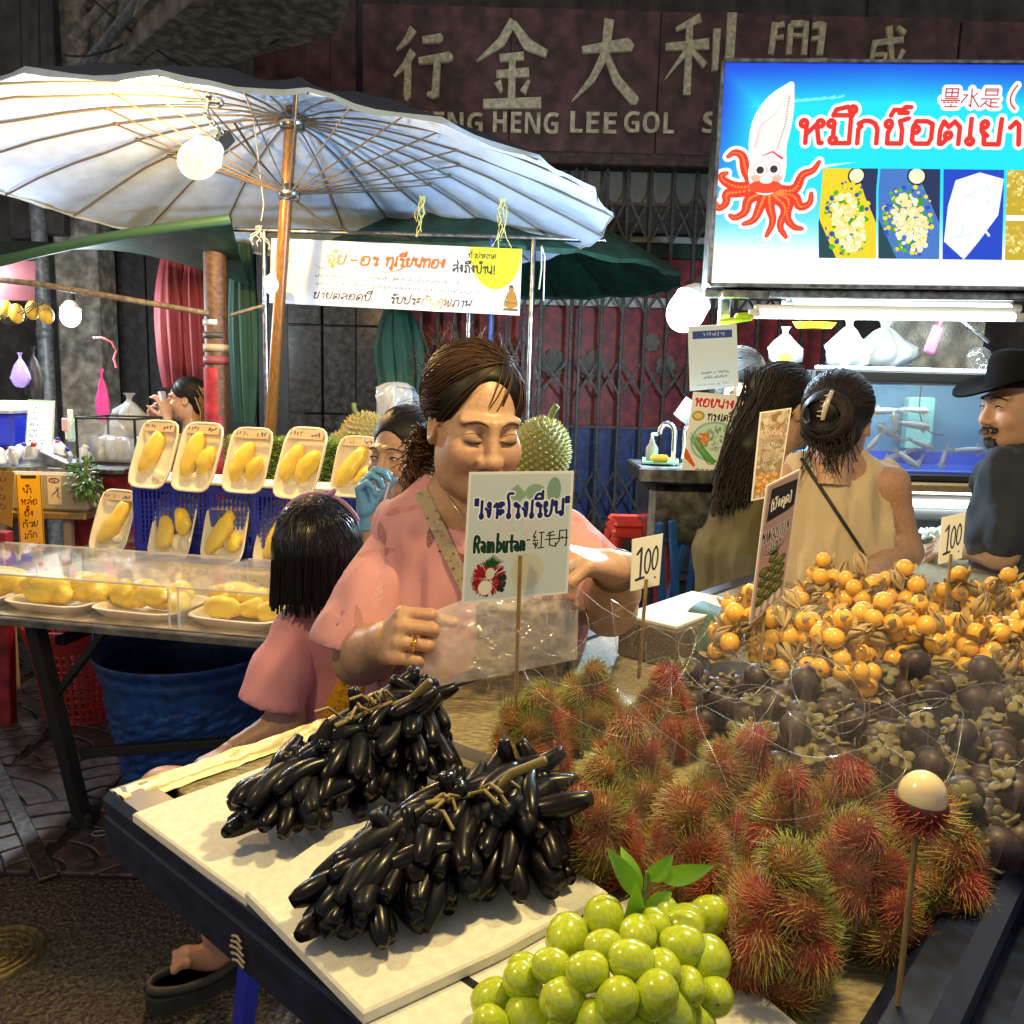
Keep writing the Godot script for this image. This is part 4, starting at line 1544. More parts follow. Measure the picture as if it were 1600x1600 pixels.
	tag(obj("red_post", m, M.redpaint), "red upright post at the left edge under the yellow signs", "post")

func leaf(mb: MB, at: Vector3, dir: Vector3, up: Vector3, long: float, wide: float, k: Color, n := 5) -> void:
	var x := dir.cross(up).normalized()
	var nrm := x.cross(dir).normalized()
	mb.tint(k)
	var rows := []
	for i in n + 1:
		var t := float(i) / n
		var w := wide * pow(sin(PI * pow(t, 0.75)), 0.9) * 0.5 + 0.0004
		var c := at + dir * long * t + nrm * (sin(t * 2.4) * long * 0.10)
		rows.append(PackedVector3Array([c - x * w + nrm * w * 0.35, c, c + x * w + nrm * w * 0.35]))
	mb.grid(rows)

# ---------------------------------------------------------------- durian table
func rounded(w: float, h: float, z: float, n := 36, pw := 5.0) -> PackedVector3Array:
	var row := PackedVector3Array()
	for j in n:
		var a := TAU * (j + 0.5) / n
		var c := cos(a)
		var s := sin(a)
		var k := pow(pow(absf(c), pw) + pow(absf(s), pw), -1.0 / pw)
		row.append(Vector3(c * k * w / 2, s * k * h / 2, z))
	return row

func tray_mesh(w: float, h: float, dp: float) -> ArrayMesh:
	var mb := MB.new()
	var rows := [rounded(w * 0.3, h * 0.3, -dp), rounded(w * 0.8, h * 0.82, -dp), rounded(w * 0.97, h * 0.98, -0.004), rounded(w, h, -0.003), rounded(w, h, 0.0), rounded(w * 0.95, h * 0.96, 0.001), rounded(w * 0.88, h * 0.91, -0.004), rounded(w * 0.80, h * 0.85, -dp + 0.005), rounded(w * 0.3, h * 0.3, -dp + 0.004), rounded(w * 0.001, h * 0.001, -dp + 0.004)]
	mb.grid(rows, true)
	return mb.mesh()

func film_mesh(w: float, h: float, up: float, sd: int) -> ArrayMesh:
	var nz := fast_noise(sd, 14.0, 2)
	var mb := MB.new()
	var rows := []
	for i in 11:
		var s := 1.0 - i / 10.0
		var row := rounded(w * s * 0.985 + 0.0005, h * s * 0.985 + 0.0005, 0.0)
		for j in row.size():
			row[j].z = 0.002 + up * pow(1.0 - s, 0.7) + nz.get_noise_2d(row[j].x, row[j].y) * 0.006 * sin(PI * minf(1.0, (1.0 - s) * 2.0)) 
		rows.append(row)
	mb.grid(rows, true)
	return mb.mesh()

func flesh(mb: MB, at: Vector3, long: float, wide: float, turn: float, sd: int, high := 0.022) -> void:
	var nz := fast_noise(sd, 22.0, 3)
	var b := Basis(Vector3.BACK, turn)
	var rows := []
	for i in 15:
		var p := PI * i / 14.0 - PI / 2
		var row := PackedVector3Array()
		for j in 18:
			var a := TAU * j / 18
			var q := Vector3(sin(a) * cos(p) * wide / 2, sin(p) * long / 2, cos(a) * cos(p) * high)
			q.x += 0.12 * wide * sin(q.y / long * 3.0 + sd)
			q *= 1.0 + 0.16 * nz.get_noise_3dv(q + Vector3.ONE * sd)
			q *= 1.0 - 0.12 * pow(maxf(0.0, sin(q.y / long * 9.0 + sd * 1.7)), 6.0)
			row.append(at + b * q)
		rows.append(row)
	mb.grid(rows, true)

func durian(label: String, at: Vector3, r: Vector3, basis: Basis, k: Color, tipc: Color, n: int) -> void:
	var t := thing("durian", label, "durian", at, basis, "whole durians on the stall")
	var mb := MB.new()
	mb.tint(k * 0.8)
	mb.ball(Vector3(), r, 24, 16)
	for i in n:
		var y := 1.0 - 2.0 * (i + 0.5) / n
		var a := i * 2.39996
		var d := Vector3(cos(a) * sqrt(1 - y * y), y, sin(a) * sqrt(1 - y * y))
		var p := d * r
		var nn := (d / r).normalized()
		var x := nn.cross(Vector3.UP if absf(nn.y) < 0.9 else Vector3.RIGHT).normalized()
		var z := nn.cross(x)
		var base := 1.75 * (r.x + r.y) / 2.0 / sqrt(float(n)) 
		var tip := p + nn * base * rr(1.1, 1.5)
		for e in 5:
			var a0 := TAU * e / 5
			var a1 := TAU * (e + 1) / 5
			mb.tint(k.lerp(tipc, 0.35))
			mb.trio(p + (x * cos(a0) + z * sin(a0)) * base - nn * 0.004, p + (x * cos(a1) + z * sin(a1)) * base - nn * 0.004, tip, p - nn * 0.05)
	obj("husk", mb, M.tinted, t)
	mb = MB.new()
	mb.tube([Vector3(0, r.y * 0.95, 0), Vector3(0.004, r.y + 0.03, 0.0), Vector3(0.012, r.y + 0.05, 0.004)], 0.011, 8)
	obj("stem", mb, M.stem, t)

func durian_table() -> void:
	var H := 0.75
	var p0 := G(0, 965, H)
	var p1 := G(420, 1002, H)
	var u := ((p1 - p0) * Vector3(1, 0, 1)).normalized()
	var w := Vector3(u.z, 0, -u.x)
	var at := func(a: float, b: float, y: float) -> Vector3: return Vector3(p0.x, y, p0.z) + u * a + w * b
	var t := thing("durian_table", "steel topped folding table with black legs carrying the durian trays", "table", Vector3(p0.x, 0, p0.z))
	var o := Transform3D(Basis(), -t.position)
	var top := slab([at.call(-0.5, 0.0, 0), at.call(1.42, 0.0, 0), at.call(1.42, 1.25, 0), at.call(-0.5, 1.25, 0)], H - 0.022, H, 0.004)
	obj("table_top", top, mat(0.55, 0.53, 0.50, 0.2, {"metal": 0.7, "tex": M.blot, "tri": 1.5}), t, o)
	var sheet := slab([at.call(-0.3, 0.02, 0), at.call(1.38, 0.02, 0), at.call(1.38, 1.0, 0), at.call(-0.3, 1.0, 0)], H + 0.001, H + 0.003)
	obj("cream_sheet", sheet, mat(0.62, 0.52, 0.36, 0.3, {"tex": M.blot, "tri": 1.2, "coat": 0.6}), t, o)
	for q in [[0.06, 0.06], [1.32, 0.06], [0.06, 1.1], [1.32, 1.1]]:
		var mb := MB.new()
		mb.bar(at.call(q[0] + 0.02, q[1] + 0.14, 0.0), at.call(q[0], q[1], H - 0.024), 0.045, 0.045, 0.005)
		mb.box(at.call(q[0] + 0.02, q[1] + 0.145, 0.028), Vector3(0.07, 0.056, 0.07), 0.008)
		obj("leg", mb, M.black, t, o)
	for q in [[at.call(0.3, 0.06, H - 0.03), at.call(0.075, 0.115, H - 0.27), 0.022], [at.call(0.09, 0.19, 0.26), at.call(0.55, 0.3, 0.30), 0.03], [at.call(0.09, 0.12, H - 0.1), at.call(0.09, 1.1, H - 0.1), 0.03], [at.call(0.85, 0.06, H - 0.04), at.call(1.05, 0.12, 0.3), 0.022]]:
		var br := MB.new()
		br.bar(q[0], q[1], q[2], q[2], 0.003)
		obj("brace", br, M.black, t, o)

	# acrylic boxes with trays of flesh
	M.flesh = mat(0.95, 0.66, 0.035, 0.5, {"tex": noisy(42, 0.03, 0.88, 1.0, 4), "tri": 9.0, "sss": 0.15, "coat": 0.25})
	M.tray = mat(0.86, 0.77, 0.57, 0.55, {"sss": 0.1})
	var tray := tray_mesh(0.29, 0.24, 0.03)
	var flat := Basis(Vector3.RIGHT, -PI / 2)
	var yaw := Basis(u, Vector3.UP, -w)
	for k in 2:
		var a0 := -0.36 if k == 0 else 0.555
		var a1 := 0.525 if k == 0 else 1.36
		var bx := thing("acrylic_box", ["clear acrylic box of yellow durian flesh at the left end of the table", "clear acrylic box of durian flesh beside the child's hair"][k], "display box", at.call(a0, 0.03, H + 0.004))
		var bo := Transform3D(Basis(), -bx.position)
		var hh := 0.118
		var fs := [[a0, 0.03, a1, 0.03], [a0, 0.42, a1, 0.42], [a0, 0.03, a0, 0.42], [a1, 0.03, a1, 0.42]]
		for f in fs:
			var mb := MB.new()
			var a: Vector3 = at.call(f[0], f[1], 0)
			var b: Vector3 = at.call(f[2], f[3], 0)
			var mid := (a + b) / 2.0
			var d := (b - a).normalized()
			mb.box(mid + Vector3.UP * (H + 0.004 + hh / 2), Vector3((b - a).length(), hh, 0.004), 0.0008, Basis(d, Vector3.UP, d.cross(Vector3.UP)))
			obj("side_pane", mb, M.acrylic, bx, bo)
		var lid := slab([at.call(a0 - 0.006, 0.022, 0), at.call(a1 + 0.006, 0.022, 0), at.call(a1 + 0.006, 0.428, 0), at.call(a0 - 0.006, 0.428, 0)], H + 0.004 + hh + 0.001, H + 0.004 + hh + 0.005, 0.001)
		obj("lid", lid, M.acrylic, bx, bo)
		for c in [[a0, 0.03], [a1, 0.03], [a0, 0.42], [a1, 0.42]]:
			var mb := MB.new()
			mb.bar(at.call(c[0], c[1], H + 0.004), at.call(c[0], c[1], H + 0.12), 0.006, 0.006, 0.001)
			obj("corner_edge", mb, M.edge, bx, bo)
		for c in [[a0, a1, 0.022], [a0, a1, 0.428]]:
			var mb := MB.new()
			mb.bar(at.call(c[0], c[2], H + 0.124), at.call(c[1], c[2], H + 0.124), 0.005, 0.006, 0.001)
			obj("lid_edge", mb, M.edge, bx, bo)
		for i in 3:
			var c: Vector3 = at.call(lerpf(a0, a1, (i + 0.5) / 3.0), 0.17, H + 0.032)
			var tr := thing("flesh_tray", ["cream tray of durian flesh at the left of the left acrylic box", "cream durian tray in the middle of the left acrylic box", "cream durian tray at the right end of the left acrylic box", "cream durian tray at the left end of the right acrylic box", "cream durian tray in the middle of the right acrylic box", "cream durian tray at the far end of the right box by the child"][k * 3 + i], "tray", c, yaw * Basis(Vector3.UP, rr(-0.08, 0.08)) * flat)
			obj("tray", tray, M.tray, tr)
			for j in 9:
				var mb := MB.new()
				flesh(mb, Vector3(-0.11 + 0.0275 * j + rr(-0.008, 0.008), rr(-0.045, 0.045), 0.014 + 0.020 * (j % 2)), rr(0.11, 0.15), rr(0.06, 0.075), rr(0.5, 2.2), k * 40 + i * 9 + j, 0.034)
				obj("durian_flesh", mb, M.flesh, tr)
	var cv := canvas(256, 128, Color(0.86, 0.74, 0.52))
	for i in 110:
		cv.disc(rng.randf() * 256, rng.randf() * 128, rr(2, 4), Color(0.45, 0.25, 0.12))
	var pg := thing("speckled_card", "cream card with brown specks standing behind the acrylic boxes", "card", at.call(0.5, 0.44, H + 0.004))
	plate(pg, "print", at.call(0.3, 0.44, H + 0.004), at.call(0.82, 0.44, H + 0.004), at.call(0.82, 0.45, H + 0.09), at.call(0.3, 0.45, H + 0.09), 0.004, printed(cv.tex()), M.tray)
	var nt := MB.new()
	nt.prism(rounded2(0.13, 0.05), 0.0, 0.0012)
	tag(obj("red_note", nt, mat(0.85, 0.16, 0.08, 0.6), self, Transform3D(yaw * flat, at.call(0.75, 0.62, H + 0.0045))), "flat red label on the table in front of the standing trays", "label")

	# blue crates behind the front row
	for k in 2:
		var a0 := -0.23 if k == 0 else 0.285
		var cr := thing("plastic_crate", ["blue lattice crate behind the three left front trays", "blue lattice crate behind the child's head"][k], "crate", at.call(a0, 0.96, H + 0.004))
		cr.basis = yaw
		var L := 0.50
		var hc := 0.285
		for face in 4:
			var fl := L if face < 2 else 0.3
			var off := Vector3(L / 2, 0, [0.0, -0.3][face]) if face < 2 else Vector3([0.0, L][face - 2], 0, -0.15)
			var bb := Basis() if face < 2 else Basis(Vector3.UP, PI / 2)
			var mb := MB.new()
			mb.T = Transform3D(bb, off)
			mb.box(Vector3(0, hc - 0.018, 0), Vector3(fl, 0.036, 0.02), 0.004)
			mb.box(Vector3(0, 0.015, 0), Vector3(fl, 0.03, 0.014), 0.003)
			obj("crate_rail", mb, M.bluecrate, cr)
			if face % 2 == 0:
				for i in 27:
					mb = MB.new()
					mb.T = Transform3D(bb, off)
					var x := -fl / 2 + fl * (i + 0.5) / 27.0
					mb.box(Vector3(x, hc / 2, 0), Vector3(0.009 if i % 9 else 0.024, hc - 0.05, 0.006), 0.001)
					obj("crate_bar", mb, M.bluecrate, cr)
				for i in 10:
					mb = MB.new()
					mb.T = Transform3D(bb, off)
					mb.box(Vector3(0, 0.034 + i * 0.0195, -0.001), Vector3(fl, 0.006, 0.005), 0.001)
					obj("crate_slat", mb, M.bluecrate, cr)
	# plank and turf that hold the back row
	var pk := slab([at.call(-0.23, 0.93, 0), at.call(0.95, 0.93, 0), at.call(0.95, 1.2, 0), at.call(-0.23, 1.2, 0)], H + 0.292, H + 0.303, 0.003)
	tag(obj("display_board", pk, M.tray), "cream board lying on the blue crates under the upper trays", "board")
	var tf := thing("turf_roll", "bright artificial grass backing behind the upper durian trays", "artificial grass", at.call(0.50, 1.17, H + 0.305))
	tf.basis = yaw
	var mb := MB.new()
	mb.box(Vector3(-0.02, 0.08, 0), Vector3(0.8, 0.16, 0.1), 0.02)
	obj("backing", mb, mat(0.02, 0.04, 0.005, 0.9), tf)
	mb = MB.new()
	for i in 5200:
		var front := rng.randf() < 0.7
		var p := Vector3(rr(-0.42, 0.38), rr(0.0, 0.16) if front else 0.158, 0.05 if front else rr(-0.05, 0.05))
		var d := (Vector3(rr(-0.6, 0.6), rr(-0.2, 0.8), 1.0) if front else Vector3(rr(-0.6, 0.6), 1.0, rr(-0.3, 0.8))).normalized()
		mb.tint(Color(0.08, 0.16, 0.012).lerp(Color(0.36, 0.46, 0.06), rng.randf()))
		var s := d.cross(Vector3(rr(-1, 1), rr(-1, 1), rr(-1, 1))).normalized() * 0.0022
		mb.tri(p - s, p + s, p + d * rr(0.012, 0.024))
	obj("blades", mb, M.tinted, tf).set_meta("kind", "stuff")

	# nine standing trays wrapped in film
	var w0 := 0.158
	var h0 := 0.222
	var upright := tray_mesh(w0, h0, 0.024)
	var film := [film_mesh(w0, h0, 0.016, 3), film_mesh(w0, h0, 0.018, 8)]
	var lists := [
		["F", 137, 853, 197, 860, 222, 778, 170, 770, "single long durian lobe"], ["F", 231, 864, 293, 870, 314, 785, 252, 780, "two crossed durian lobes"], ["F", 315, 872, 375, 876, 403, 795, 335, 788, "long lobe and a small one"], ["F", 397, 875, 455, 882, 484, 800, 420, 792, "single lobe, half behind the child's hair"],
		["B", 201, 750, 258, 755, 280, 676, 222, 672, "one long lobe"], ["B", 268, 755, 328, 760, 350, 682, 288, 677, "a long and a short lobe"], ["B", 348, 762, 408, 766, 430, 688, 368, 682, "two lobes under a bright glare"], ["B", 428, 766, 488, 772, 510, 692, 447, 684, "two equal lobes"], ["B", 517, 774, 575, 778, 595, 700, 534, 692, "a curved lobe, by the blue glove"]]
	var ord := ["leftmost", "second", "third", "fourth", "leftmost", "second", "third", "fourth", "fifth"]
	var lobes := [[[0.0, 0.0, 0.17, 0.055, -0.35]], [[-0.03, -0.02, 0.12, 0.052, 0.25], [0.022, 0.03, 0.1, 0.05, 0.3]], [[-0.022, 0.0, 0.165, 0.055, -0.4], [0.035, -0.035, 0.07, 0.04, -0.5]], [[-0.01, 0.0, 0.16, 0.055, -0.35]],
		[[-0.015, 0.015, 0.14, 0.055, -0.45]], [[-0.022, 0.01, 0.15, 0.056, -0.3], [0.035, -0.01, 0.09, 0.045, -0.3]], [[-0.02, -0.005, 0.13, 0.055, -0.4], [0.03, -0.025, 0.085, 0.04, -0.3]], [[-0.03, 0.0, 0.115, 0.05, -0.2], [0.03, -0.005, 0.11, 0.055, -0.3]], [[-0.012, 0.0, 0.16, 0.055, -0.4], [0.035, -0.03, 0.08, 0.04, -0.3]]]
	for k in lists.size():
		var q: Array = lists[k]
		var front: bool = q[0] == "F"
		var y0 := H + 0.006 if front else H + 0.306
		var bl := G(q[1], q[2], y0)
		var br2 := G(q[3], q[4], y0)
		var dn := -bl.z
		var tl := Z(q[7], q[8], dn + 0.07)
		var tr2 := Z(q[5], q[6], -br2.z + 0.07)
		var cx := (bl + br2) / 2.0
		var xx := (br2 - bl).normalized()
		var yy := ((tl + tr2) / 2.0 - cx).normalized()
		var zz := xx.cross(yy).normalized()
		yy = zz.cross(xx)
		var tr := thing("durian_tray", "wrapped tray with %s, %s in the %s row" % [q[9], ord[k], "lower" if front else "upper"], "durian tray", cx + yy * h0 * 0.5 + zz * 0.005, Basis(xx, yy, zz), "film wrapped durian trays standing in two rows")
		tr.scale = Vector3.ONE * clampf((br2 - bl).length() / w0 * 1.13, 0.95, 1.25)
		obj("tray", upright, M.tray, tr)
		for i in lobes[k].size():
			var l: Array = lobes[k][i]
			mb = MB.new()
			flesh(mb, Vector3(l[0], l[1], -0.006), l[2] * 1.06, l[3] * 1.18, l[4], k * 7 + i, 0.021)
			obj("durian_flesh", mb, M.flesh, tr)
		mb = MB.new()
		for i in 3:
			flesh(mb, Vector3(rr(-0.03, 0.05), rr(-0.07, -0.03), -0.018), 0.05, 0.03, rr(0, 3), 90 + k * 3 + i, 0.008)
		obj("paper_lining", mb, M.tray, tr)
		obj("film", film[k % 2], M.film, tr)
		cv = canvas(128, 32, Color(0.80, 0.69, 0.48))
		cv.scribble(4, 6, 44, 16, 3, Color(0.25, 0.22, 0.3), rng)
		cv.scribble(84, 8, 36, 16, 4, Color(0.1, 0.12, 0.35), rng)
		mb = MB.new()
		mb.quad(Vector3(-0.062, 0.072, 0.0035), Vector3(0.062, 0.072, 0.0035), Vector3(0.062, 0.1, 0.0035), Vector3(-0.062, 0.1, 0.0035))
		if k < 9:
			obj("price_label", mb, mat(1, 1, 1, 0.5, {"tex": cv.tex()}), tr)

	# whole durians
	var olive := Color(0.17, 0.13, 0.03)
	var tip := Color(0.56, 0.46, 0.14)
	durian("brown green durian on the crate shelf left of the gloved woman, upper one", Z(574, 690, 3.75), Vector3(0.115, 0.13, 0.115), Basis(Vector3.BACK, 0.4), olive, tip, 320)
	durian("smaller brown durian below the upper one, right of the fourth upper tray", Z(535, 706, 3.7), Vector3(0.09, 0.085, 0.09), Basis(Vector3.BACK, 1.1), olive * 0.9, tip * 0.9, 260)
	durian("large pale green durian beside the woman's cheek and the rambutan sign", Z(842, 712, 2.75), Vector3(0.098, 0.125, 0.098), Basis(Vector3.BACK, -0.25), Color(0.20, 0.20, 0.05), Color(0.55, 0.55, 0.24), 420)
	durian("brown durian half hidden behind the gloved woman's shoulder", Z(650, 752, 2.9), Vector3(0.09, 0.08, 0.09), Basis(Vector3.BACK, 1.4), olive, tip, 260)
	# white bag on the shelf behind
	mb = MB.new()
	sack(mb, Z(620, 662, 4.0), 0.2, 0.2, 0.14, 31, false)
	tag(obj("white_bag", mb, M.bag), "rounded white plastic bag behind the durians by the granite pillar", "bag")

	# banner on its steel frame
	var dz := 3.95
	var fr := thing("banner_frame", "thin steel frame of posts and a top rail holding the durian banner", "frame", Z(640, 640, dz) * Vector3(1, 0, 1))
	o = Transform3D(Basis(), -fr.position)
	mb = MB.new()
	mb.tube([Z(326, 357, dz), Z(946, 376, dz)], 0.011, 10)
	obj("top_rail", mb, M.steel, fr, o)
	for q in [[413, 362, 3.95], [834, 374, 3.95], [735, 400, 4.1]]:
		mb = MB.new()
		var a := Z(q[0], q[1], q[2])
		mb.tube([Vector3(a.x - 0.01, 0.02, a.z), a], 0.0125, 10)
		obj("post", mb, M.steel, fr, o)
	cv = canvas(1172, 320, Color(0.77, 0.77, 0.80))
	var orange := Color(0.76, 0.34, 0.04)
	cv.disc(1050, 10, 122, Color(0.74, 0.72, 0.05), 190)
	
	for i in 40:
		cv.disc(1050 + cos(i * 0.09) * 126, 10 + sin(i * 0.09) * 196, 3, Color(0.8, 0.78, 0.2))
	cv.write("จุ้ย", 252, 66, 52, 10, orange, 0.18)
	cv.write("-", 366, 66, 52, 9, orange, 0.18)
	cv.write("อร", 416, 66, 52, 10, orange, 0.18)
	cv.write("ทุเรียนทอง", 536, 66, 50, 10, orange, 0.18, 0.80)
	cv.brush([Vector2(205, 118), Vector2(235, 138), Vector2(290, 122), Vector2(318, 96)], 3, 9, orange)
	cv.brush([Vector2(500, 126), Vector2(540, 146), Vector2(600, 132), Vector2(640, 104)], 3, 9, orange)
	cv.write("ทั่วประเทศ", 924, 32, 24, 4, Color(0.24, 0.22, 0.04), 0.0, 0.8)
	cv.write("ส่งถึงบ้าน!", 852, 88, 42, 7, Color(0.14, 0.13, 0.08), 0.0, 0.72)
	for q in [[210, 166, 170], [450, 166, 100], [580, 166, 90], [700, 170, 190], [210, 206, 240], [480, 208, 190], [690, 212, 290]]:
		cv.scribble(q[0], q[1], q[2], 17, 2.6, Color(0.35, 0.32, 0.3), rng)
	cv.line([Vector2(570, 190), Vector2(582, 166)], 3, Color(0.3, 0.28, 0.26))
	cv.line([Vector2(688, 192), Vector2(700, 168)], 3, Color(0.3, 0.28, 0.26))
	cv.write("ขายตลอดปี", 200, 254, 36, 5.5, Color(0.22, 0.10, 0.11), 0.28, 1.0)
	cv.write("รับประกันคุณภาพ", 560, 258, 38, 5.5, Color(0.22, 0.10, 0.11), 0.28, 0.92)
	# seated golden figure and the small pink drawing at the ends
	var gold := Color(0.55, 0.38, 0.06)
	cv.poly([Vector2(1092, 300), Vector2(1164, 300), Vector2(1160, 288), Vector2(1096, 288)], Color(0.35, 0.22, 0.05))
	cv.disc(1128, 268, 34, gold, 20)
	cv.disc(1130, 232, 24, gold, 30)
	cv.disc(1128, 194, 13, gold, 16)
	cv.disc(1128, 182, 10, Color(0.12, 0.08, 0.05), 6)
	cv.line([Vector2(1110, 232), Vector2(1100, 254), Vector2(1126, 262)], 7, Color(0.42, 0.28, 0.05))
	cv.line([Vector2(1148, 232), Vector2(1158, 256), Vector2(1134, 264)], 7, Color(0.42, 0.28, 0.05))
	cv.line([Vector2(78, 66), Vector2(92, 50), Vector2(112, 48), Vector2(122, 60), Vector2(96, 72)], 6, Color(0.82, 0.35, 0.3))
	cv.line([Vector2(92, 76), Vector2(88, 108), Vector2(74, 124)], 4, Color(0.5, 0.4, 0.5))
	cv.line([Vector2(122, 60), Vector2(130, 78), Vector2(112, 92)], 5, Color(0.85, 0.6, 0.5))
	var bn := thing("durian_banner", "white banner board with orange Thai title and yellow circle on the steel frame", "banner", Z(620, 482, dz - 0.02))
	plate(bn, "print", Z(421, 473, dz - 0.02), Z(812, 493, dz - 0.02), Z(816, 389, dz - 0.02), Z(424, 372, dz - 0.02), 0.008, printed(cv.tex(), 0.3, 0.6), M.white)
	mb = MB.new()
	mb.tube([Z(768, 370, dz), Z(767, 520, dz)], 0.006, 6)
	mb.box(Z(766, 522, dz), Vector3(0.012, 0.09, 0.01), 0.002)
	tag(obj("blue_tie", mb, mat(0.02, 0.06, 0.4, 0.5)), "blue strap hanging below the banner's right part", "strap")

	# under the table
	var tub := thing("blue_tub", "big dark blue plastic tub with loop handles under the durian table", "tub", G(268, 1268, 0.0) + Vector3(0.0, 0, -0.17))
	var rows := []
	for side in 2:
		for i in 46:
			var f := i / 45.0 if side == 0 else 1.0 - i / 45.0
			var row := PackedVector3Array()
			var y := 0.5 * f
			for j in 144:
				var a := TAU * j / 144
				var r := lerpf(0.185, 0.272, pow(f, 0.9)) + (0.013 if f > 0.955 else 0.0) + (0.007 if absf(f - 0.86) < 0.012 else 0.0)
				if side == 0 and f > 0.14 and f < 0.72:
					var rown := int((f - 0.14) / 0.0322)
					var colm := (j / 4 + rown) % 2
					r += 0.008 if (colm == 0 and fposmod((f - 0.14) / 0.0322, 1.0) < 0.62) else 0.0
				row.append(Vector3(sin(a) * (r - side * 0.006), y if side == 0 else maxf(y, 0.006), cos(a) * (r - side * 0.006)))
			rows.append(row)
	var cap0 := PackedVector3Array()
	var cap1 := PackedVector3Array()
	for j in 144:
		cap0.append(Vector3())
		cap1.append(Vector3(0, 0.006, 0))
	rows.insert(0, cap0)
	rows.append(cap1)
	mb = MB.new()
	mb.grid(rows, true)
	obj("tub_wall", mb, M.bluetub, tub)
	tub.scale = Vector3.ONE * 1.06
	for a in [-1.5, 1.64]:
		mb = MB.new()
		var hp := []
		for i in 11:
			var tt := PI * i / 10.0
			var aa: float = a + 0.16 * cos(tt)
			hp.append(Vector3(sin(aa) * 0.276, 0.49 + 0.07 * sin(tt), cos(aa) * 0.276))
		mb.tube(hp, 0.011, 8)
		obj("handle", mb, M.bluetub, tub)
	var rb := thing("red_basket", "round red plastic basket with slotted sides at the left under the table", "basket", G(104, 1140, 0.0) + Vector3(0, 0, -0.19))
	for i in 44:
		mb = MB.new()
		var a := TAU * i / 44
		mb.bar(Vector3(sin(a) * 0.17, 0.0, cos(a) * 0.17), Vector3(sin(a) * 0.222, 0.40, cos(a) * 0.222), 0.0135, 0.006, 0.001, Vector3(sin(a), 0, cos(a)))
		obj("basket_rib", mb, M.redbasket, rb)
	for i in 11:
		mb = MB.new()
		var y := 0.012 + i * 0.0335
		var r: float = lerpf(0.17, 0.222, y / 0.40)
		mb.lathe([Vector2(r - 0.003, y - 0.004), Vector2(r + 0.003, y - 0.004), Vector2(r + 0.003, y + 0.004), Vector2(r - 0.003, y + 0.004), Vector2(r - 0.003, y - 0.004)], 44)
		obj("basket_ring", mb, M.redbasket, rb)
	mb = MB.new()
	mb.lathe([Vector2(0.220, 0.33), Vector2(0.226, 0.33), Vector2(0.246, 0.40), Vector2(0.25, 0.425), Vector2(0.24, 0.43), Vector2(0.232, 0.41), Vector2(0.214, 0.34)], 44)
	obj("basket_rim", mb, M.redbasket, rb)
	mb = MB.new()
	mb.lathe([Vector2(0, 0.004), Vector2(0.168, 0.004), Vector2(0.168, 0.012), Vector2(0, 0.012)], 30)
	obj("basket_floor", mb, M.redbasket, rb)
	mb = MB.new()
	mb.ball(rb.position + Vector3(0.13, 0.40, 0.02), Vector3(0.11, 0.05, 0.08), 16, 10)
	for i in 190:
		var d := Vector3(rr(-1, 1), rr(0, 1), rr(-1, 1)).normalized()
		var p := rb.position + Vector3(0.13, 0.40, 0.02) + d * Vector3(0.11, 0.05, 0.08)
		mb.tube([p, p + d * 0.016], [0.006, 0.0006], 4, false)
	tag(obj("durian_husk", mb, mat(0.20, 0.14, 0.05, 0.7)), "spiny durian husk lying in the red basket", "husk")

func rounded2(w: float, h: float) -> PackedVector2Array:
	var p := PackedVector2Array()
	for q in rounded(w, h, 0.0, 28):
		p.append(Vector2(q.x, q.y))
	return p

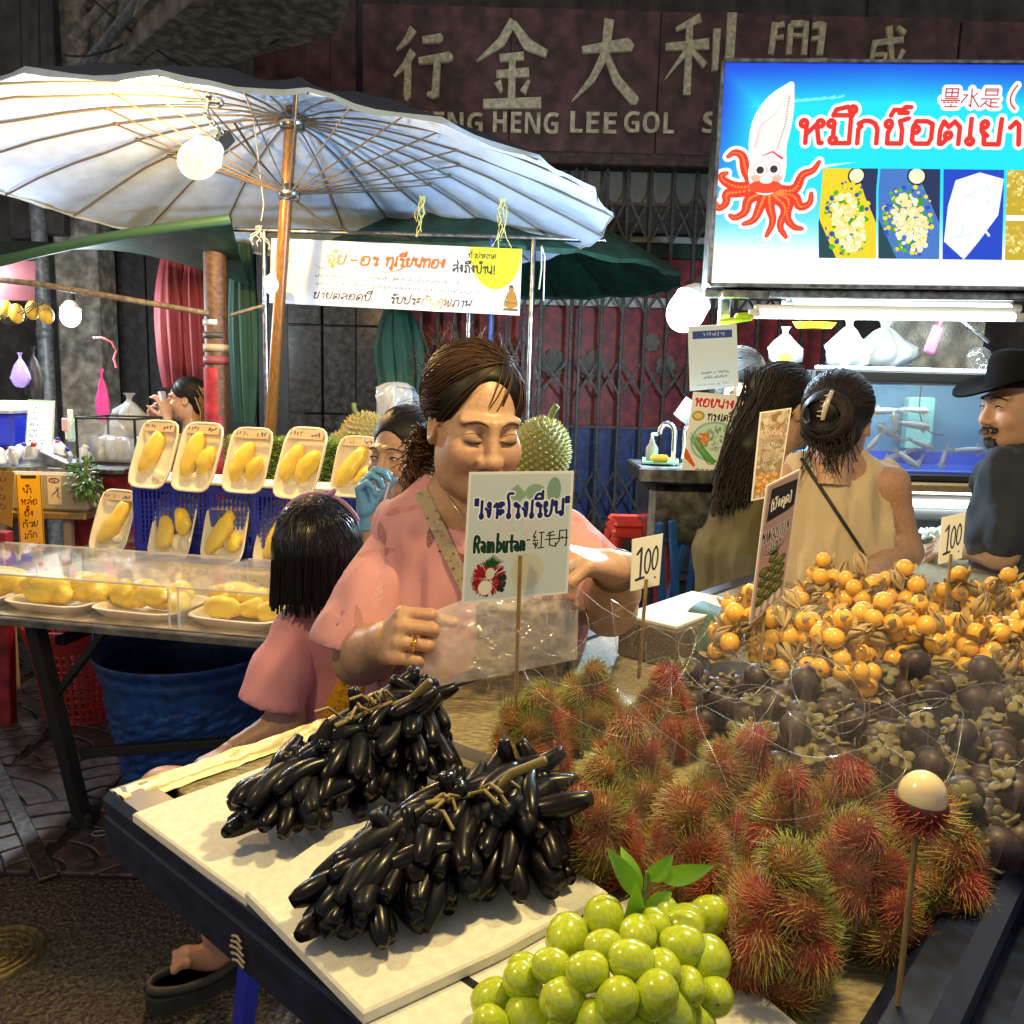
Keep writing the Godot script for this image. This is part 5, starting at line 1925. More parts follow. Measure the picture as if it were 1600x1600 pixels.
# ---------------------------------------------------------------- seafood stall
func squid_sign() -> ImageTexture:
	var bg := Image.create(148, 90, false, Image.FORMAT_RGBA8)
	for y in 90:
		for x in 148:
			var v := y / 89.0
			var uu := x / 147.0
			var cyan := Color(0.0, 0.86, 0.93)
			var deep := Color(0.0, 0.30, 0.86)
			var k := clampf((0.17 - v) / 0.17 + 0.35 * absf(uu - 0.45), 0.0, 1.0) if v < 0.22 else 0.0
			k = maxf(k, clampf(1.0 - uu / 0.10, 0.0, 1.0) * clampf(1.25 - v * 1.4, 0.0, 1.0))
			var c := cyan.lerp(deep, k)
			var wht := smoothstep(0.58, 0.88, v)
			c = c.lerp(Color(0.96, 0.99, 1.0), wht)
			if v > 0.50 and v < 0.9:
				c = c.lerp(Color(0.55, 0.80, 0.95), 0.45 * clampf(1.0 - absf(v - 0.66) / 0.2, 0, 1))
			bg.set_pixel(x, y, c)
	bg.resize(1180, 720, Image.INTERPOLATE_CUBIC)
	var cv := canvas(4, 4, Color.WHITE)
	cv.im = bg
	cv.w = 1180
	cv.h = 720
	var q := func(a: float, b: float) -> Vector2: return Vector2(0.7 * a - 176.0, 0.7 * b - 66.0)
	for i in 7:
		cv.brush([q.call(380 + i * 60, 300 - i * 6), q.call(560 + i * 40, 270 - i * 4)], 2, 8, Color(0.45, 0.9, 0.96))
	cv.brush([q.call(700, 570), q.call(880, 545)], 14, 2, Color(0.8, 0.95, 0.98))
	# a plain pale squid with red arms
	var arms := [[[440, 650], [360, 670], [290, 640], [270, 610], [300, 600]], [[420, 640], [380, 580], [370, 520], [330, 500], [300, 525]], [[440, 670], [350, 690], [300, 690], [310, 740], [270, 770], [262, 740]], [[460, 690], [400, 720], [400, 780], [350, 810], [326, 795]], [[480, 700], [460, 760], [440, 820], [390, 835]], [[500, 690], [505, 760], [530, 820], [500, 890]], [[520, 700], [590, 760], [550, 840], [590, 895]], [[530, 690], [600, 720], [580, 800], [620, 850], [660, 855]], [[540, 690], [620, 700], [640, 760], [690, 740], [690, 690]], [[540, 680], [620, 680], [640, 600], [690, 590], [715, 545]]]
	for pass_ in 3:
		for a in arms:
			var p := []
			for s in a:
				p.append(q.call(s[0], s[1]))
			p = Cv.round_off(p)
			if pass_ == 0:
				cv.brush(p, 62, 34, Color(0.98, 0.98, 1.0))
			elif pass_ == 1:
				cv.brush(p, 42, 12, Color(0.90, 0.20, 0.13))
			else:
				cv.brush(p, 11, 2, Color(0.98, 0.52, 0.22))
	var mantle := []
	for s in [[562, 198], [570, 300], [562, 400], [545, 480], [556, 560], [548, 640], [500, 690], [440, 680], [408, 620], [416, 540], [402, 470], [408, 380], [430, 320], [480, 250]]:
		mantle.append(q.call(s[0], s[1]))
	mantle.append(mantle[0])
	mantle = Cv.round_off(mantle)
	cv.line(mantle, 20, Color(0.98, 0.98, 1.0))
	cv.poly(mantle, Color(0.99, 0.93, 0.90))
	cv.brush([q.call(555, 230), q.call(500, 330), q.call(440, 380), q.call(420, 480)], 4, 10, Color(0.96, 0.80, 0.78))
	cv.brush([q.call(558, 250), q.call(548, 380), q.call(520, 490)], 6, 5, Color(0.93, 0.55, 0.62))
	cv.brush([q.call(455, 520), q.call(500, 500), q.call(545, 530)], 3, 8, Color(0.88, 0.32, 0.45))
	cv.disc(q.call(480, 660).x, q.call(480, 660).y, 52, Color(0.92, 0.28, 0.16), 22)
	for e in [450, 512]:
		cv.disc(q.call(e, 582).x, q.call(e, 582).y, 21, Color(0.80, 0.62, 0.60), 25)
		cv.disc(q.call(e, 582).x, q.call(e, 582).y, 19, Color(1, 1, 1), 23)
		cv.disc(q.call(e, 622).x + (e - 481) * 0.4, q.call(e, 622).y, 16, Color(0.98, 0.72, 0.62), 11)
	cv.disc(q.call(480, 632).x, q.call(480, 632).y, 20, Color(0.97, 0.94, 0.92), 11)
	cv.disc(q.call(450, 585).x, q.call(450, 585).y, 12, Color(0.2, 0.14, 0.16))
	cv.disc(q.call(512, 580).x, q.call(512, 580).y, 12, Color(0.2, 0.14, 0.16))
	# four food pictures
	var r := RandomNumberGenerator.new()
	r.seed = 99
	var cells := [[735, 985, Color(0.93, 0.80, 0.12)], [995, 1262, Color(0.25, 0.45, 0.75)], [1275, 1535, Color(0.05, 0.25, 0.75)], [1548, 1640, Color(0.75, 0.65, 0.15)]]
	for k in 4:
		var c: Array = cells[k]
		var a: Vector2 = q.call(c[0], 575)
		var b: Vector2 = q.call(c[1], 992)
		cv.im.fill_rect(Rect2i(int(a.x), int(a.y), int(b.x - a.x), int(b.y - a.y)), c[2])
		var cl := canvas(int(b.x - a.x), int(b.y - a.y), c[2])
		var w := float(cl.w)
		var h := float(cl.h)
		if k < 2:
			cl.poly([Vector2(w * 0.6, 0), Vector2(w, 0), Vector2(w, h * 0.6)], Color(0.08, 0.16, 0.34))
			cl.disc(w * 0.62, h * 0.08, w * 0.16, Color(0.06, 0.1, 0.2))
			cl.disc(w * 0.62, h * 0.08, w * 0.13, Color(0.98, 0.93, 0.78))
			cl.poly([Vector2(0, h), Vector2(0, h * 0.55), Vector2(w * 0.3, h)], Color(0.05, 0.25, 0.3))
			for i in 130:
				var t := r.randf() * TAU
				var e := sqrt(r.randf())
				cl.disc(w * 0.5 + cos(t) * e * w * 0.42, h * 0.56 + sin(t) * e * h * 0.42, r.randf_range(3, 9), [Color(0.3, 0.7, 0.1), Color(0.95, 0.82, 0.15), Color(0.1, 0.3, 0.7)][i % 3] if e > 0.72 else Color(0.2, 0.6, 0.12))
			for i in 150:
				var t := r.randf() * TAU
				var e := sqrt(r.randf())
				cl.disc(w * 0.52 + cos(t) * e * w * 0.27 + sin(t) * e * w * 0.1, h * 0.6 + sin(t) * e * h * 0.33, r.randf_range(4, 10), Color(1.0, 0.97, 0.86).lerp(Color(0.98, 0.78, 0.35), r.randf() * 0.7))
		elif k == 2:
			cl.poly([Vector2(w * 0.2, h * 0.12), Vector2(w * 0.6, h * 0.03), Vector2(w, h * 0.1), Vector2(w * 0.92, h * 0.5), Vector2(w * 0.6, h * 0.8), Vector2(w * 0.36, h), Vector2(w * 0.02, h * 0.8), Vector2(w * 0.08, h * 0.4)], Color(0.93, 0.95, 0.93))
			for i in 14:
				cl.brush([Vector2(r.randf() * w * 0.6 + w * 0.2, r.randf() * h * 0.6 + h * 0.1), Vector2(r.randf() * w * 0.6 + w * 0.2, r.randf() * h * 0.6 + h * 0.2)], 2, 9, Color(0.85, 0.90, 0.88))
			cl.disc(w * 0.55, h * 0.5, w * 0.22, Color(0.99, 1, 0.99), h * 0.2)
		else:
			cl.poly([Vector2(0, h * 0.5), Vector2(w, h * 0.5), Vector2(w, h * 0.56), Vector2(0, h * 0.56)], Color(0.98, 0.99, 1))
			for i in 120:
				cl.disc(r.randf() * w, r.randf() * h * 0.46 if i % 2 else h * 0.62 + r.randf() * h * 0.3, r.randf_range(3, 7), Color(0.75, 0.6, 0.15).lerp(Color(0.95, 0.9, 0.6), r.randf()))
		cv.im.blit_rect(cl.im, Rect2i(0, 0, cl.w, cl.h), Vector2i(int(a.x), int(a.y)))
	# the writing
	for pass_ in 2:
		var k := Color(0.99, 0.97, 0.98) if pass_ == 0 else Color(0.88, 0.16, 0.13)
		cv.write("หมึกช็อตเยา", 258, 176, 88, 36 if pass_ == 0 else 15, k, 0.0, 0.98, false)
		cv.write("墨水是", 692, 82, 62, 26 if pass_ == 0 else 4, k if pass_ == 0 else Color(0.72, 0.14, 0.16), 0.0, 1.0, false)
		cv.write("(", 900, 82, 62, 26 if pass_ == 0 else 5, k)
	cv.scribble(30, 655, 250, 10, 2, Color(0.88, 0.9, 0.93), r)
	cv.scribble(560, 655, 420, 10, 2, Color(0.86, 0.88, 0.9), r)
	return cv.tex()

func squid(label: String, at: Vector3, basis: Basis, s: float) -> void:
	var t := thing("squid", label, "squid", at, basis, "pale squid swimming in the tank")
	var mb := MB.new()
	mb.tube([Vector3(-0.075, 0, 0) * s, Vector3(-0.06, 0.002, 0) * s, Vector3(-0.02, 0, 0) * s, Vector3(0.02, 0, 0) * s, Vector3(0.04, 0, 0) * s, Vector3(0.055, 0, 0) * s], [0.002 * s, 0.010 * s, 0.017 * s, 0.015 * s, 0.011 * s, 0.012 * s], 10)
	obj("mantle", mb, M.squid, t)
	for k in [-1.0, 1.0]:
		mb = MB.new()
		mb.prism(PackedVector2Array([Vector2(-0.078, 0.0) * s, Vector2(-0.02, 0.0) * s, Vector2(-0.045, 0.032 * k) * s]), -0.0015 * s, 0.0015 * s)
		obj("fin", mb, M.squid, t)
	mb = MB.new()
	for i in 6:
		var a := (i - 2.5) * 0.22
		mb.tube([Vector3(0.05, 0, 0) * s, Vector3(0.075, sin(a) * 0.016, 0.004 * sin(i * 2.0)) * s, Vector3(0.10, sin(a) * 0.03 + 0.004 * sin(i * 3.0), 0) * s], [0.003 * s, 0.002 * s, 0.0006 * s], 5)
	obj("tentacles", mb, M.squid, t)
	mb = MB.new()
	mb.ball(Vector3(0.048, 0.004, 0.011) * s, Vector3.ONE * 0.004 * s, 8, 6)
	obj("eye", mb, M.black, t)

func seafood_stall() -> void:
	var tex := squid_sign()
	var d := 2.75
	var sg := thing("lit_sign", "glowing blue sign box with a red armed squid, Thai and Chinese lettering and food pictures", "sign", Z(1400, 450, d))
	var TL := Z(1130, 95, d)
	var TR := Z(1722, 99, d)
	var BR := Z(1708, 452, d)
	var BL := Z(1108, 445, d)
	plate(sg, "lit_panel", BL, BR, TR, TL, 0.11, mat(0.02, 0.02, 0.02, 0.3, {"glow": 1.15, "glowtex": tex}), M.steelbar)
	var mb := MB.new()
	var ring := [BL, BR, TR, TL, BL]
	for i in 4:
		mb.bar(ring[i], ring[i + 1], 0.012, 0.016, 0.002, Vector3.BACK)
	obj("sign_edge", mb, M.steel, sg, Transform3D(Basis(), -sg.position))
	var mid := (BL + TR) / 2.0
	var zx := (BR - BL).normalized()
	var zn := zx.cross((TL - BL).normalized()).normalized()
	panel_light(mid + zn * 0.03, Basis(zx, zn.cross(zx), zn).rotated(zn.cross(zx), PI), Vector2(1.2, 0.68), Color(0.82, 0.94, 1.0), 1.0, "sign_light")

	# steel frame, tubes
	var fr := thing("stall_frame", "steel tube frame of the seafood stall below the lit sign", "stall frame", Z(1300, 700, 2.85) * Vector3(1, 0, 1))
	var o := Transform3D(Basis(), -fr.position)
	mb = MB.new()
	mb.bar(Z(1100, 458, 2.83), Z(1720, 464, 2.83), 0.03, 0.03, 0.004)
	mb.bar(Z(1128, 459, 2.8), Z(1200, 461, 2.8), 0.03, 0.03, 0.004)
	obj("cross_bar", mb, M.steel, fr, o)
	for q in [[1134, 2.86, 452], [1530, 3.32, 452], [1700, 2.86, 452]]:
		mb = MB.new()
		var a := Z(q[0], q[2], q[1])
		mb.bar(Vector3(a.x - 0.02, 0.0, a.z), a, 0.034, 0.034, 0.004)
		obj("post", mb, M.steel if q[0] < 1500 else M.white, fr, o)
	mb = MB.new()
	mb.bar(Z(1500, 500, 2.95), Z(1545, 535, 2.95), 0.012, 0.012, 0.002)
	obj("brace", mb, M.steel, fr, o)
	for q in [[1232, 476, 1584, 482, 2.9, "upper fluorescent tube under the squid sign"], [1180, 491, 1590, 496, 2.78, "lower and brighter fluorescent tube under the squid sign"], [1408, 770, 1640, 776, 3.05, "fluorescent tube on the shelf right below the fish tank"], [1414, 786, 1640, 792, 2.98, "second tube just below the shelf tube under the tank"]]:
		var t := thing("tube_light", q[5], "tube light", Z(q[0], q[1], q[4]), Basis(), "fluorescent tubes of the seafood stall")
		mb = MB.new()
		var a := Z(q[0], q[1], q[4]) - t.position
		var b := Z(q[2], q[3], q[4]) - t.position
		mb.tube([a, b], 0.0135, 12)
		obj("glowing_tube", mb, M.tube, t)
		mb = MB.new()
		var dd := (b - a).normalized()
		mb.tube([a - dd * 0.02, a + dd * 0.012], 0.0145, 12)
		mb.tube([b - dd * 0.012, b + dd * 0.02], 0.0145, 12)
		mb.bar(a + Vector3(0, 0.022, -0.015), b + Vector3(0, 0.022, -0.015), 0.02, 0.03, 0.003, Vector3.BACK)
		obj("holder", mb, M.white, t)
		var mm := (Z(q[0], q[1], q[4]) + Z(q[2], q[3], q[4])) / 2.0
		panel_light(mm + Vector3(0, -0.022, 0.024), Basis(Vector3.RIGHT, -PI / 2 + 0.55), Vector2((b - a).length(), 0.03), Color(0.93, 1.0, 0.97), 0.42 if q[4] < 2.95 and q[1] < 600 else 0.16, "tube_glow_light")

	# back sheets and hanging things
	mb = MB.new()
	mb.box(Z(1462, 545, 3.3), Vector3(0.36, 0.26, 0.02), 0.003)
	tag(obj("wall_sheet", mb, M.concrete), "grey sheet behind the hanging bags above the fish tank", "board")
	for q in [[1322, 578, 0.155, 0.16, "pale plastic bag hanging above the tank, left of the pair", 3.05], [1378, 578, 0.21, 0.16, "wider pale plastic bag hanging above the tank, right of the pair", 3.15], [1224, 572, 0.12, 0.12, "small clear bag with yellow inside, hanging above the long haired woman", 3.05]]:
		mb = MB.new()
		sack(mb, Z(q[0], q[1], q[5]), q[2], q[3], q[2] * 0.6, int(q[0]))
		tag(obj("hanging_bag", mb, M.bag), q[4], "bag")
	mb = MB.new()
	mb.box(Z(1222, 560, 3.0), Vector3(0.06, 0.045, 0.03), 0.012)
	tag(obj("yellow_packet", mb, mat(0.7, 0.5, 0.05, 0.5)), "yellow packet inside the small clear hanging bag", "packet")
	mb = MB.new()
	mb.box(Z(1150, 500, 2.76), Vector3(0.115, 0.02, 0.02), 0.008, Basis(Vector3.BACK, 0.18))
	mb.box(Z(1160, 494, 2.76), Vector3(0.05, 0.022, 0.024), 0.008, Basis(Vector3.BACK, 0.1))
	tag(obj("green_clamp", mb, mat(0.45, 0.62, 0.02, 0.4)), "yellow green plastic clamp on the stall post beside the white poster", "clamp")
	mb = MB.new()
	mb.lathe([Vector2(0, 0), Vector2(0.06, 0.0), Vector2(0.075, 0.02), Vector2(0.07, 0.02), Vector2(0.056, 0.004), Vector2(0, 0.004)], 20, Z(1272, 513, 2.9), Basis(), Vector2(1.0, 0.5))
	tag(obj("yellow_tray", mb, mat(0.62, 0.62, 0.02, 0.4)), "small yellow tray just under the bright tube", "tray")
	mb = MB.new()
	mb.box(Vector3(0, 0, 0), Vector3(0.04, 0.10, 0.012), 0.005, Basis(Vector3.BACK, -0.28))
	mb.tube([Vector3(0.012, 0.045, 0), Vector3(0.03, 0.085, 0), Vector3(0.02, 0.1, 0)], 0.006, 6)
	tag(obj("pink_holder", mb, mat(0.85, 0.08, 0.38, 0.4), self, Transform3D(Basis(), Z(1459, 530, 3.0))), "pink plastic holder hanging above the right side of the tank", "holder")
	mb = MB.new()
	sack(mb, Z(1526, 582, 2.95), 0.08, 0.09, 0.06, 71, false)
	tag(obj("clear_bag", mb, M.film), "crumpled clear bag on the tank's right corner", "bag")

	# fish tank
	var dz := 2.85
	var x0 := Z(1268, 670, dz).x
	var x1 := Z(1668, 670, dz).x
	var yb := Z(1420, 748, dz).y
	var yt := Z(1420, 582, dz).y
	var tk := thing("fish_tank", "glass fish tank of blue water lit from above, black rimmed", "fish tank", Vector3((x0 + x1) / 2, yb, -dz))
	var W := x1 - x0
	var Hh := yt - yb
	var bl := mat(0.075, 0.18, 0.28, 0.5)
	var deep := mat(0.015, 0.06, 0.42, 0.5)
	mb = MB.new()
	mb.quad(Vector3(-W / 2 + 0.012, Hh * 0.20, -0.33), Vector3(W / 2 - 0.012, Hh * 0.20, -0.33), Vector3(W / 2 - 0.012, Hh - 0.03, -0.33), Vector3(-W / 2 + 0.012, Hh - 0.03, -0.33))
	obj("back_pane", mb, bl, tk)
	mb = MB.new()
	mb.box(Vector3(0, 0.02, -0.17), Vector3(W - 0.02, 0.015, 0.33), 0.002)
	mb.quad(Vector3(-W / 2 + 0.012, 0.02, -0.329), Vector3(W / 2 - 0.012, 0.02, -0.329), Vector3(W / 2 - 0.012, Hh * 0.20, -0.329), Vector3(-W / 2 + 0.012, Hh * 0.20, -0.329))
	obj("blue_bottom", mb, deep, tk)
	for k in 2:
		mb = MB.new()
		mb.box(Vector3([-W / 2 + 0.006, W / 2 - 0.006][k], Hh / 2, -0.17), Vector3(0.008, Hh - 0.01, 0.33))
		obj("side_pane", mb, bl, tk)
	mb = MB.new()
	mb.box(Vector3(0, Hh / 2 - 0.01, -0.004), Vector3(W - 0.004, Hh - 0.05, 0.006), 0.001)
	obj("front_pane", mb, M.acrylic, tk)
	for q in [[Hh - 0.016, 0.034], [0.006, 0.022]]:
		mb = MB.new()
		mb.box(Vector3(0, q[0], 0.003), Vector3(W + 0.02, q[1], 0.03), 0.003)
		mb.box(Vector3(0, q[0], -0.335), Vector3(W + 0.02, q[1], 0.03), 0.003)
		mb.box(Vector3(-W / 2 - 0.006, q[0], -0.166), Vector3(0.02, q[1], 0.306), 0.003)
		mb.box(Vector3(W / 2 + 0.006, q[0], -0.166), Vector3(0.02, q[1], 0.306), 0.003)
		obj("black_rim", mb, M.black, tk)
	mb = MB.new()
	mb.box(Vector3(0, Hh + 0.012, -0.06), Vector3(W - 0.04, 0.012, 0.03), 0.003)
	obj("led_strip", mb, mat(1, 1, 1, 0.3, {"glow": 2.0, "tone": Color(0.62, 0.75, 1.0)}), tk)
	panel_light(tk.position + Vector3(0, Hh - 0.025, -0.12), Basis(Vector3.RIGHT, -PI / 2 - 0.25), Vector2(W - 0.1, 0.1), Color(0.72, 0.88, 1.0), 0.16, "tank_light")
	mb = MB.new()
	mb.tube(Array(Cv.round_off([Vector2(0.02, Hh - 0.04), Vector2(0.02, Hh * 0.6), Vector2(0.06, Hh * 0.42), Vector2(0.12, Hh * 0.4)])).map(func(q: Vector2) -> Vector3: return Vector3(q.x, q.y, -0.2)), 0.0022, 6)
	obj("air_hose", mb, M.rubber, tk)
	mb = MB.new()
	mb.box(Vector3(0.06, Hh * 0.5, -0.28), Vector3(0.1, Hh * 0.55, 0.06), 0.01)
	obj("filter", mb, mat(0.16, 0.35, 0.32, 0.5), tk)
	M.squid = mat(0.34, 0.38, 0.38, 0.4, {"sss": 0.2, "coat": 0.3})
	for q in [[1386, 642, 0.05, 1.0, 0.05, "uppermost left"], [1432, 641, -0.05, 0.85, PI, "uppermost right"], [1398, 662, -1.4, 0.8, 0.0, "nearly upright one below the uppermost pair"], [1428, 664, -0.12, 1.1, PI, "long one in the middle of the tank"], [1390, 676, -0.5, 1.0, 0.0, "tilted one left of the middle"], [1440, 694, -0.35, 0.9, PI, "one right of the heap"], [1512, 704, 0.05, 1.1, PI, "far right one"], [1402, 712, 0.4, 1.0, 0.0, "left one of the heap on the bottom"], [1418, 718, -0.6, 1.0, PI, "right one of the heap on the bottom"], [1474, 716, 1.4, 0.75, 0.0, "upright one near the bottom"], [1434, 728, 1.2, 0.7, 0.0, "small one standing on the bottom"], [1366, 690, 0.9, 0.8, 0.0, "one at the left end behind the bun"]]:
		squid("pale squid in the blue tank, " + q[5], Z(q[0], q[1], dz + 0.07 + rng.randf() * 0.05), Basis(Vector3.BACK, q[2]) * Basis(Vector3.UP, q[4]), q[3] * 0.72)

	# counter below the tank
	var ct := thing("seafood_counter", "steel seafood counter with a lit shelf and ice trays below the tank", "counter", Z(1450, 800, dz) * Vector3(1, 0, 1))
	o = Transform3D(Basis(), -ct.position)
	mb = MB.new()
	mb.box(Vector3((x0 + x1) / 2, yb - 0.022, -3.0), Vector3(W + 0.1, 0.026, 0.46), 0.004)
	obj("wooden_shelf", mb, M.wood, ct, o)
	var ys := Z(1460, 806, dz).y
	mb = MB.new()
	mb.box(Vector3((x0 + x1) / 2, (yb - 0.04 + ys) / 2, -3.2), Vector3(W + 0.1, yb - 0.04 - ys, 0.02), 0.003)
	obj("back_sheet", mb, M.steel, ct, o)
	mb = MB.new()
	mb.box(Vector3((x0 + x1) / 2, ys - 0.02, -2.98), Vector3(W + 0.1, 0.05, 0.5), 0.004)
	obj("black_shelf", mb, M.black, ct, o)
	mb = MB.new()
	mb.box(Vector3((x0 + x1) / 2, ys * 0.5 - 0.03, -3.0), Vector3(W + 0.08, ys - 0.06, 0.44), 0.004)
	obj("green_body", mb, mat(0.35, 0.52, 0.45, 0.3, {"coat": 0.5}), ct, o)
	for y in [840, 866]:
		mb = MB.new()
		mb.box(Vector3((x0 + x1) / 2, Z(1460, y, 2.76).y, -2.745), Vector3(W + 0.1, 0.02, 0.03), 0.004)
		obj("steel_edge", mb, M.steel if y < 850 else M.black, ct, o)
	var ice := thing("ice_tray", "tray of crushed ice on the lit seafood counter", "ice tray", Vector3(Z(1470, 820, 2.72).x, Z(1470, 836, 2.72).y, -2.72))
	mb = MB.new()
	mb.box(Vector3(), Vector3(0.34, 0.03, 0.12), 0.006)
	obj("tray", mb, M.acrylic, ice)
	mb = MB.new()
	for i in 170:
		mb.box(Vector3(rr(-0.155, 0.155), rr(-0.004, 0.022), rr(-0.05, 0.05)), Vector3(rr(0.012, 0.022), rr(0.012, 0.02), rr(0.012, 0.02)), 0.003, Basis.from_euler(Vector3(rr(0, 3), rr(0, 3), rr(0, 3))))
	obj("crushed_ice", mb, mat(0.75, 0.88, 0.84, 0.12, {"coat": 0.5}), ice).set_meta("kind", "stuff")

	# white poster, its code left out
	var cv := canvas(160, 220, Color(0.86, 0.93, 0.98))
	cv.im.fill_rect(Rect2i(14, 18, 130, 26), Color(0.16, 0.28, 0.62))
	cv.scribble(50, 24, 70, 12, 3, Color(0.7, 0.8, 0.95), rng)
	cv.scribble(40, 158, 90, 8, 3, Color(0.5, 0.6, 0.72), rng)
	cv.scribble(46, 174, 76, 8, 3, Color(0.5, 0.6, 0.72), rng)
	cv.scribble(24, 200, 110, 6, 2, Color(0.6, 0.68, 0.78), rng)
	var ps := thing("white_poster", "pale blue white paper poster with a blue header hanging under the lamp", "poster", Z(1115, 605, 2.72))
	plate(ps, "print", Z(1078, 611, 2.72), Z(1154, 604, 2.72), Z(1151, 506, 2.73), Z(1075, 510, 2.73), 0.003, mat(1, 1, 1, 0.6, {"tex": cv.tex(), "back": Color(0.4, 0.4, 0.4)}), M.white)
	# food poster cut to shape
	cv = canvas(256, 400, Color(0.93, 0.94, 0.92))
	for pass_ in 2:
		cv.write("หอยนาง", 18, 26, 44, 18 if pass_ == 0 else 9, Color(0.98, 0.98, 0.98) if pass_ == 0 else Color(0.82, 0.06, 0.07), 0.05, 0.9)
	cv.write("ทรงเครื่อง", 96, 96, 36, 6, Color(0.12, 0.1, 0.1), 0.05, 0.75)
	cv.disc(44, 112, 34, Color(0.72, 0.6, 0.2), 24)
	cv.disc(44, 112, 22, Color(0.9, 0.82, 0.5), 14)
	cv.disc(150, 230, 128, Color(0.55, 0.78, 0.72), 98)
	cv.disc(150, 230, 116, Color(0.80, 0.90, 0.84), 86)
	for i in 150:
		var a := rng.randf() * TAU
		var e := sqrt(rng.randf())
		cv.disc(170 + cos(a) * e * 86, 214 + sin(a) * e * 60, rr(3, 8), Color(0.35, 0.55, 0.4).lerp(Color(0.85, 0.92, 0.85), rng.randf()))
	for i in 40:
		cv.disc(94 + rr(-30, 30), 220 + rr(-28, 28), rr(4, 9), Color(0.82, 0.42, 0.15).lerp(Color(0.95, 0.68, 0.35), rng.randf()))
	for i in 26:
		var x := rr(10, 60)
		cv.brush([Vector2(x, 190 + rr(0, 30)), Vector2(x + 50, 270), Vector2(x + 110, 330 + rr(-10, 10))], 3, 6, Color(0.1, 0.42, 0.1).lerp(Color(0.35, 0.68, 0.2), rng.randf()))
	cv.brush([Vector2(0, 290), Vector2(60, 350)], 36, 14, Color(0.86, 0.35, 0.1))
	cv.write("จดจาน", 70, 362, 26, 4, Color(0.12, 0.1, 0.1))
	var fp := thing("food_poster", "cut out poster of a plated seafood dish with red Thai title by the sink", "poster", Z(1112, 738, 2.62))
	plate(fp, "print", Z(1064, 742, 2.62), Z(1140, 748, 2.62), Z(1158, 618, 2.64), Z(1084, 612, 2.64), 0.006, printed(cv.tex()), M.white)
	# sink
	var sk := thing("steel_sink", "stainless steel sink cabinet with a curved tap at the stall's left end", "sink", Z(1055, 860, 2.75) * Vector3(1, 0, 1))
	o = Transform3D(Basis(), -sk.position)
	var ya := Z(1050, 742, 2.66).y
	mb = MB.new()
	mb.box(Vector3(Z(1080, 740, 2.72).x, ya, -2.78), Vector3(0.37, 0.05, 0.32), 0.006)
	obj("rim", mb, M.steel, sk, o)
	mb = MB.new()
	mb.box(Vector3(Z(1088, 800, 2.72).x, ya - 0.135, -2.8), Vector3(0.33, 0.20, 0.27), 0.02)
	obj("basin", mb, M.steel, sk, o)
	for x in [1022, 1140]:
		mb = MB.new()
		var a := Z(x, 790, 2.72)
		mb.bar(Vector3(a.x, 0, a.z), Vector3(a.x, ya - 0.05, a.z), 0.025, 0.025, 0.003)
		obj("leg", mb, M.steel, sk, o)
	for q in [[1052, 2.75, 1.0], [1068, 2.85, -1.0]]:
		mb = MB.new()
		var a := Z(q[0], 715, q[1])
		var p := []
		for i in 12:
			var t := PI * i / 11.0
			p.append(Vector3(a.x + (1.0 - cos(t)) * -0.025 * q[2], ya + 0.125 + sin(t) * 0.035, a.z + 0.0))
		p.insert(0, Vector3(a.x, ya + 0.02, a.z))
		mb.tube(p, 0.009, 10)
		obj("tap", mb, M.chrome, sk, o)
	mb = MB.new()
	var gp := slab([Z(1004, 720, 2.7), Z(1060, 720, 2.7), Z(1060, 720, 2.9), Z(1004, 720, 2.9)], ya + 0.03, ya + 0.036)
	obj("green_mat", gp, mat(0.25, 0.6, 0.4, 0.3), sk, o)
	var sb := thing("soap_bottle", "clear soap pump bottle standing on the sink's green mat", "bottle", Vector3(Z(1018, 712, 2.78).x, ya + 0.037, -2.78))
	mb = MB.new()
	mb.lathe([Vector2(0, 0), Vector2(0.02, 0), Vector2(0.021, 0.04), Vector2(0.009, 0.056), Vector2(0.009, 0.066), Vector2(0.0, 0.066)], 14)
	obj("bottle_body", mb, M.bag, sb)
	mb = MB.new()
	mb.tube([Vector3(0, 0.066, 0), Vector3(0, 0.085, 0), Vector3(0.018, 0.086, 0)], 0.006, 8)
	obj("pump", mb, M.white, sb)
	mb = MB.new()
	mb.box(Vector3(Z(1030, 722, 2.72).x, ya + 0.048, -2.71), Vector3(0.06, 0.022, 0.035), 0.008)
	tag(obj("sponge", mb, mat(0.65, 0.5, 0.04, 0.8)), "yellow sponge in front of the soap bottle", "sponge")
	mb = MB.new()
	mb.lathe([Vector2(0.0, 0.0), Vector2(0.028, 0.0), Vector2(0.036, 0.07), Vector2(0.034, 0.07), Vector2(0.026, 0.004), Vector2(0, 0.004)], 16, Z(1062, 655, 2.9), Basis(Vector3.BACK, -0.7))
	tag(obj("white_cup", mb, M.white), "white plastic cup tilted behind the taps", "cup")

	# stools and crates on the floor between the stalls
	var rs := thing("red_stool", "red plastic stool in the passage beside the woman's wrist", "stool", Z(992, 940, 2.9) * Vector3(1, 0, 1))
	var yr := Z(992, 815, 2.9).y
	mb = MB.new()
	mb.box(Vector3(0, yr, 0), Vector3(0.20, 0.025, 0.2), 0.012)
	mb.box(Vector3(0, yr - 0.03, 0), Vector3(0.21, 0.04, 0.21), 0.012)
	obj("seat", mb, M.redbasket, rs)
	for q in [[-1, -1], [1, -1], [-1, 1], [1, 1]]:
		mb = MB.new()
		mb.bar(Vector3(q[0] * 0.13, 0, q[1] * 0.13), Vector3(q[0] * 0.088, yr - 0.04, q[1] * 0.088), 0.035, 0.035, 0.006)
		obj("leg", mb, M.redbasket, rs)
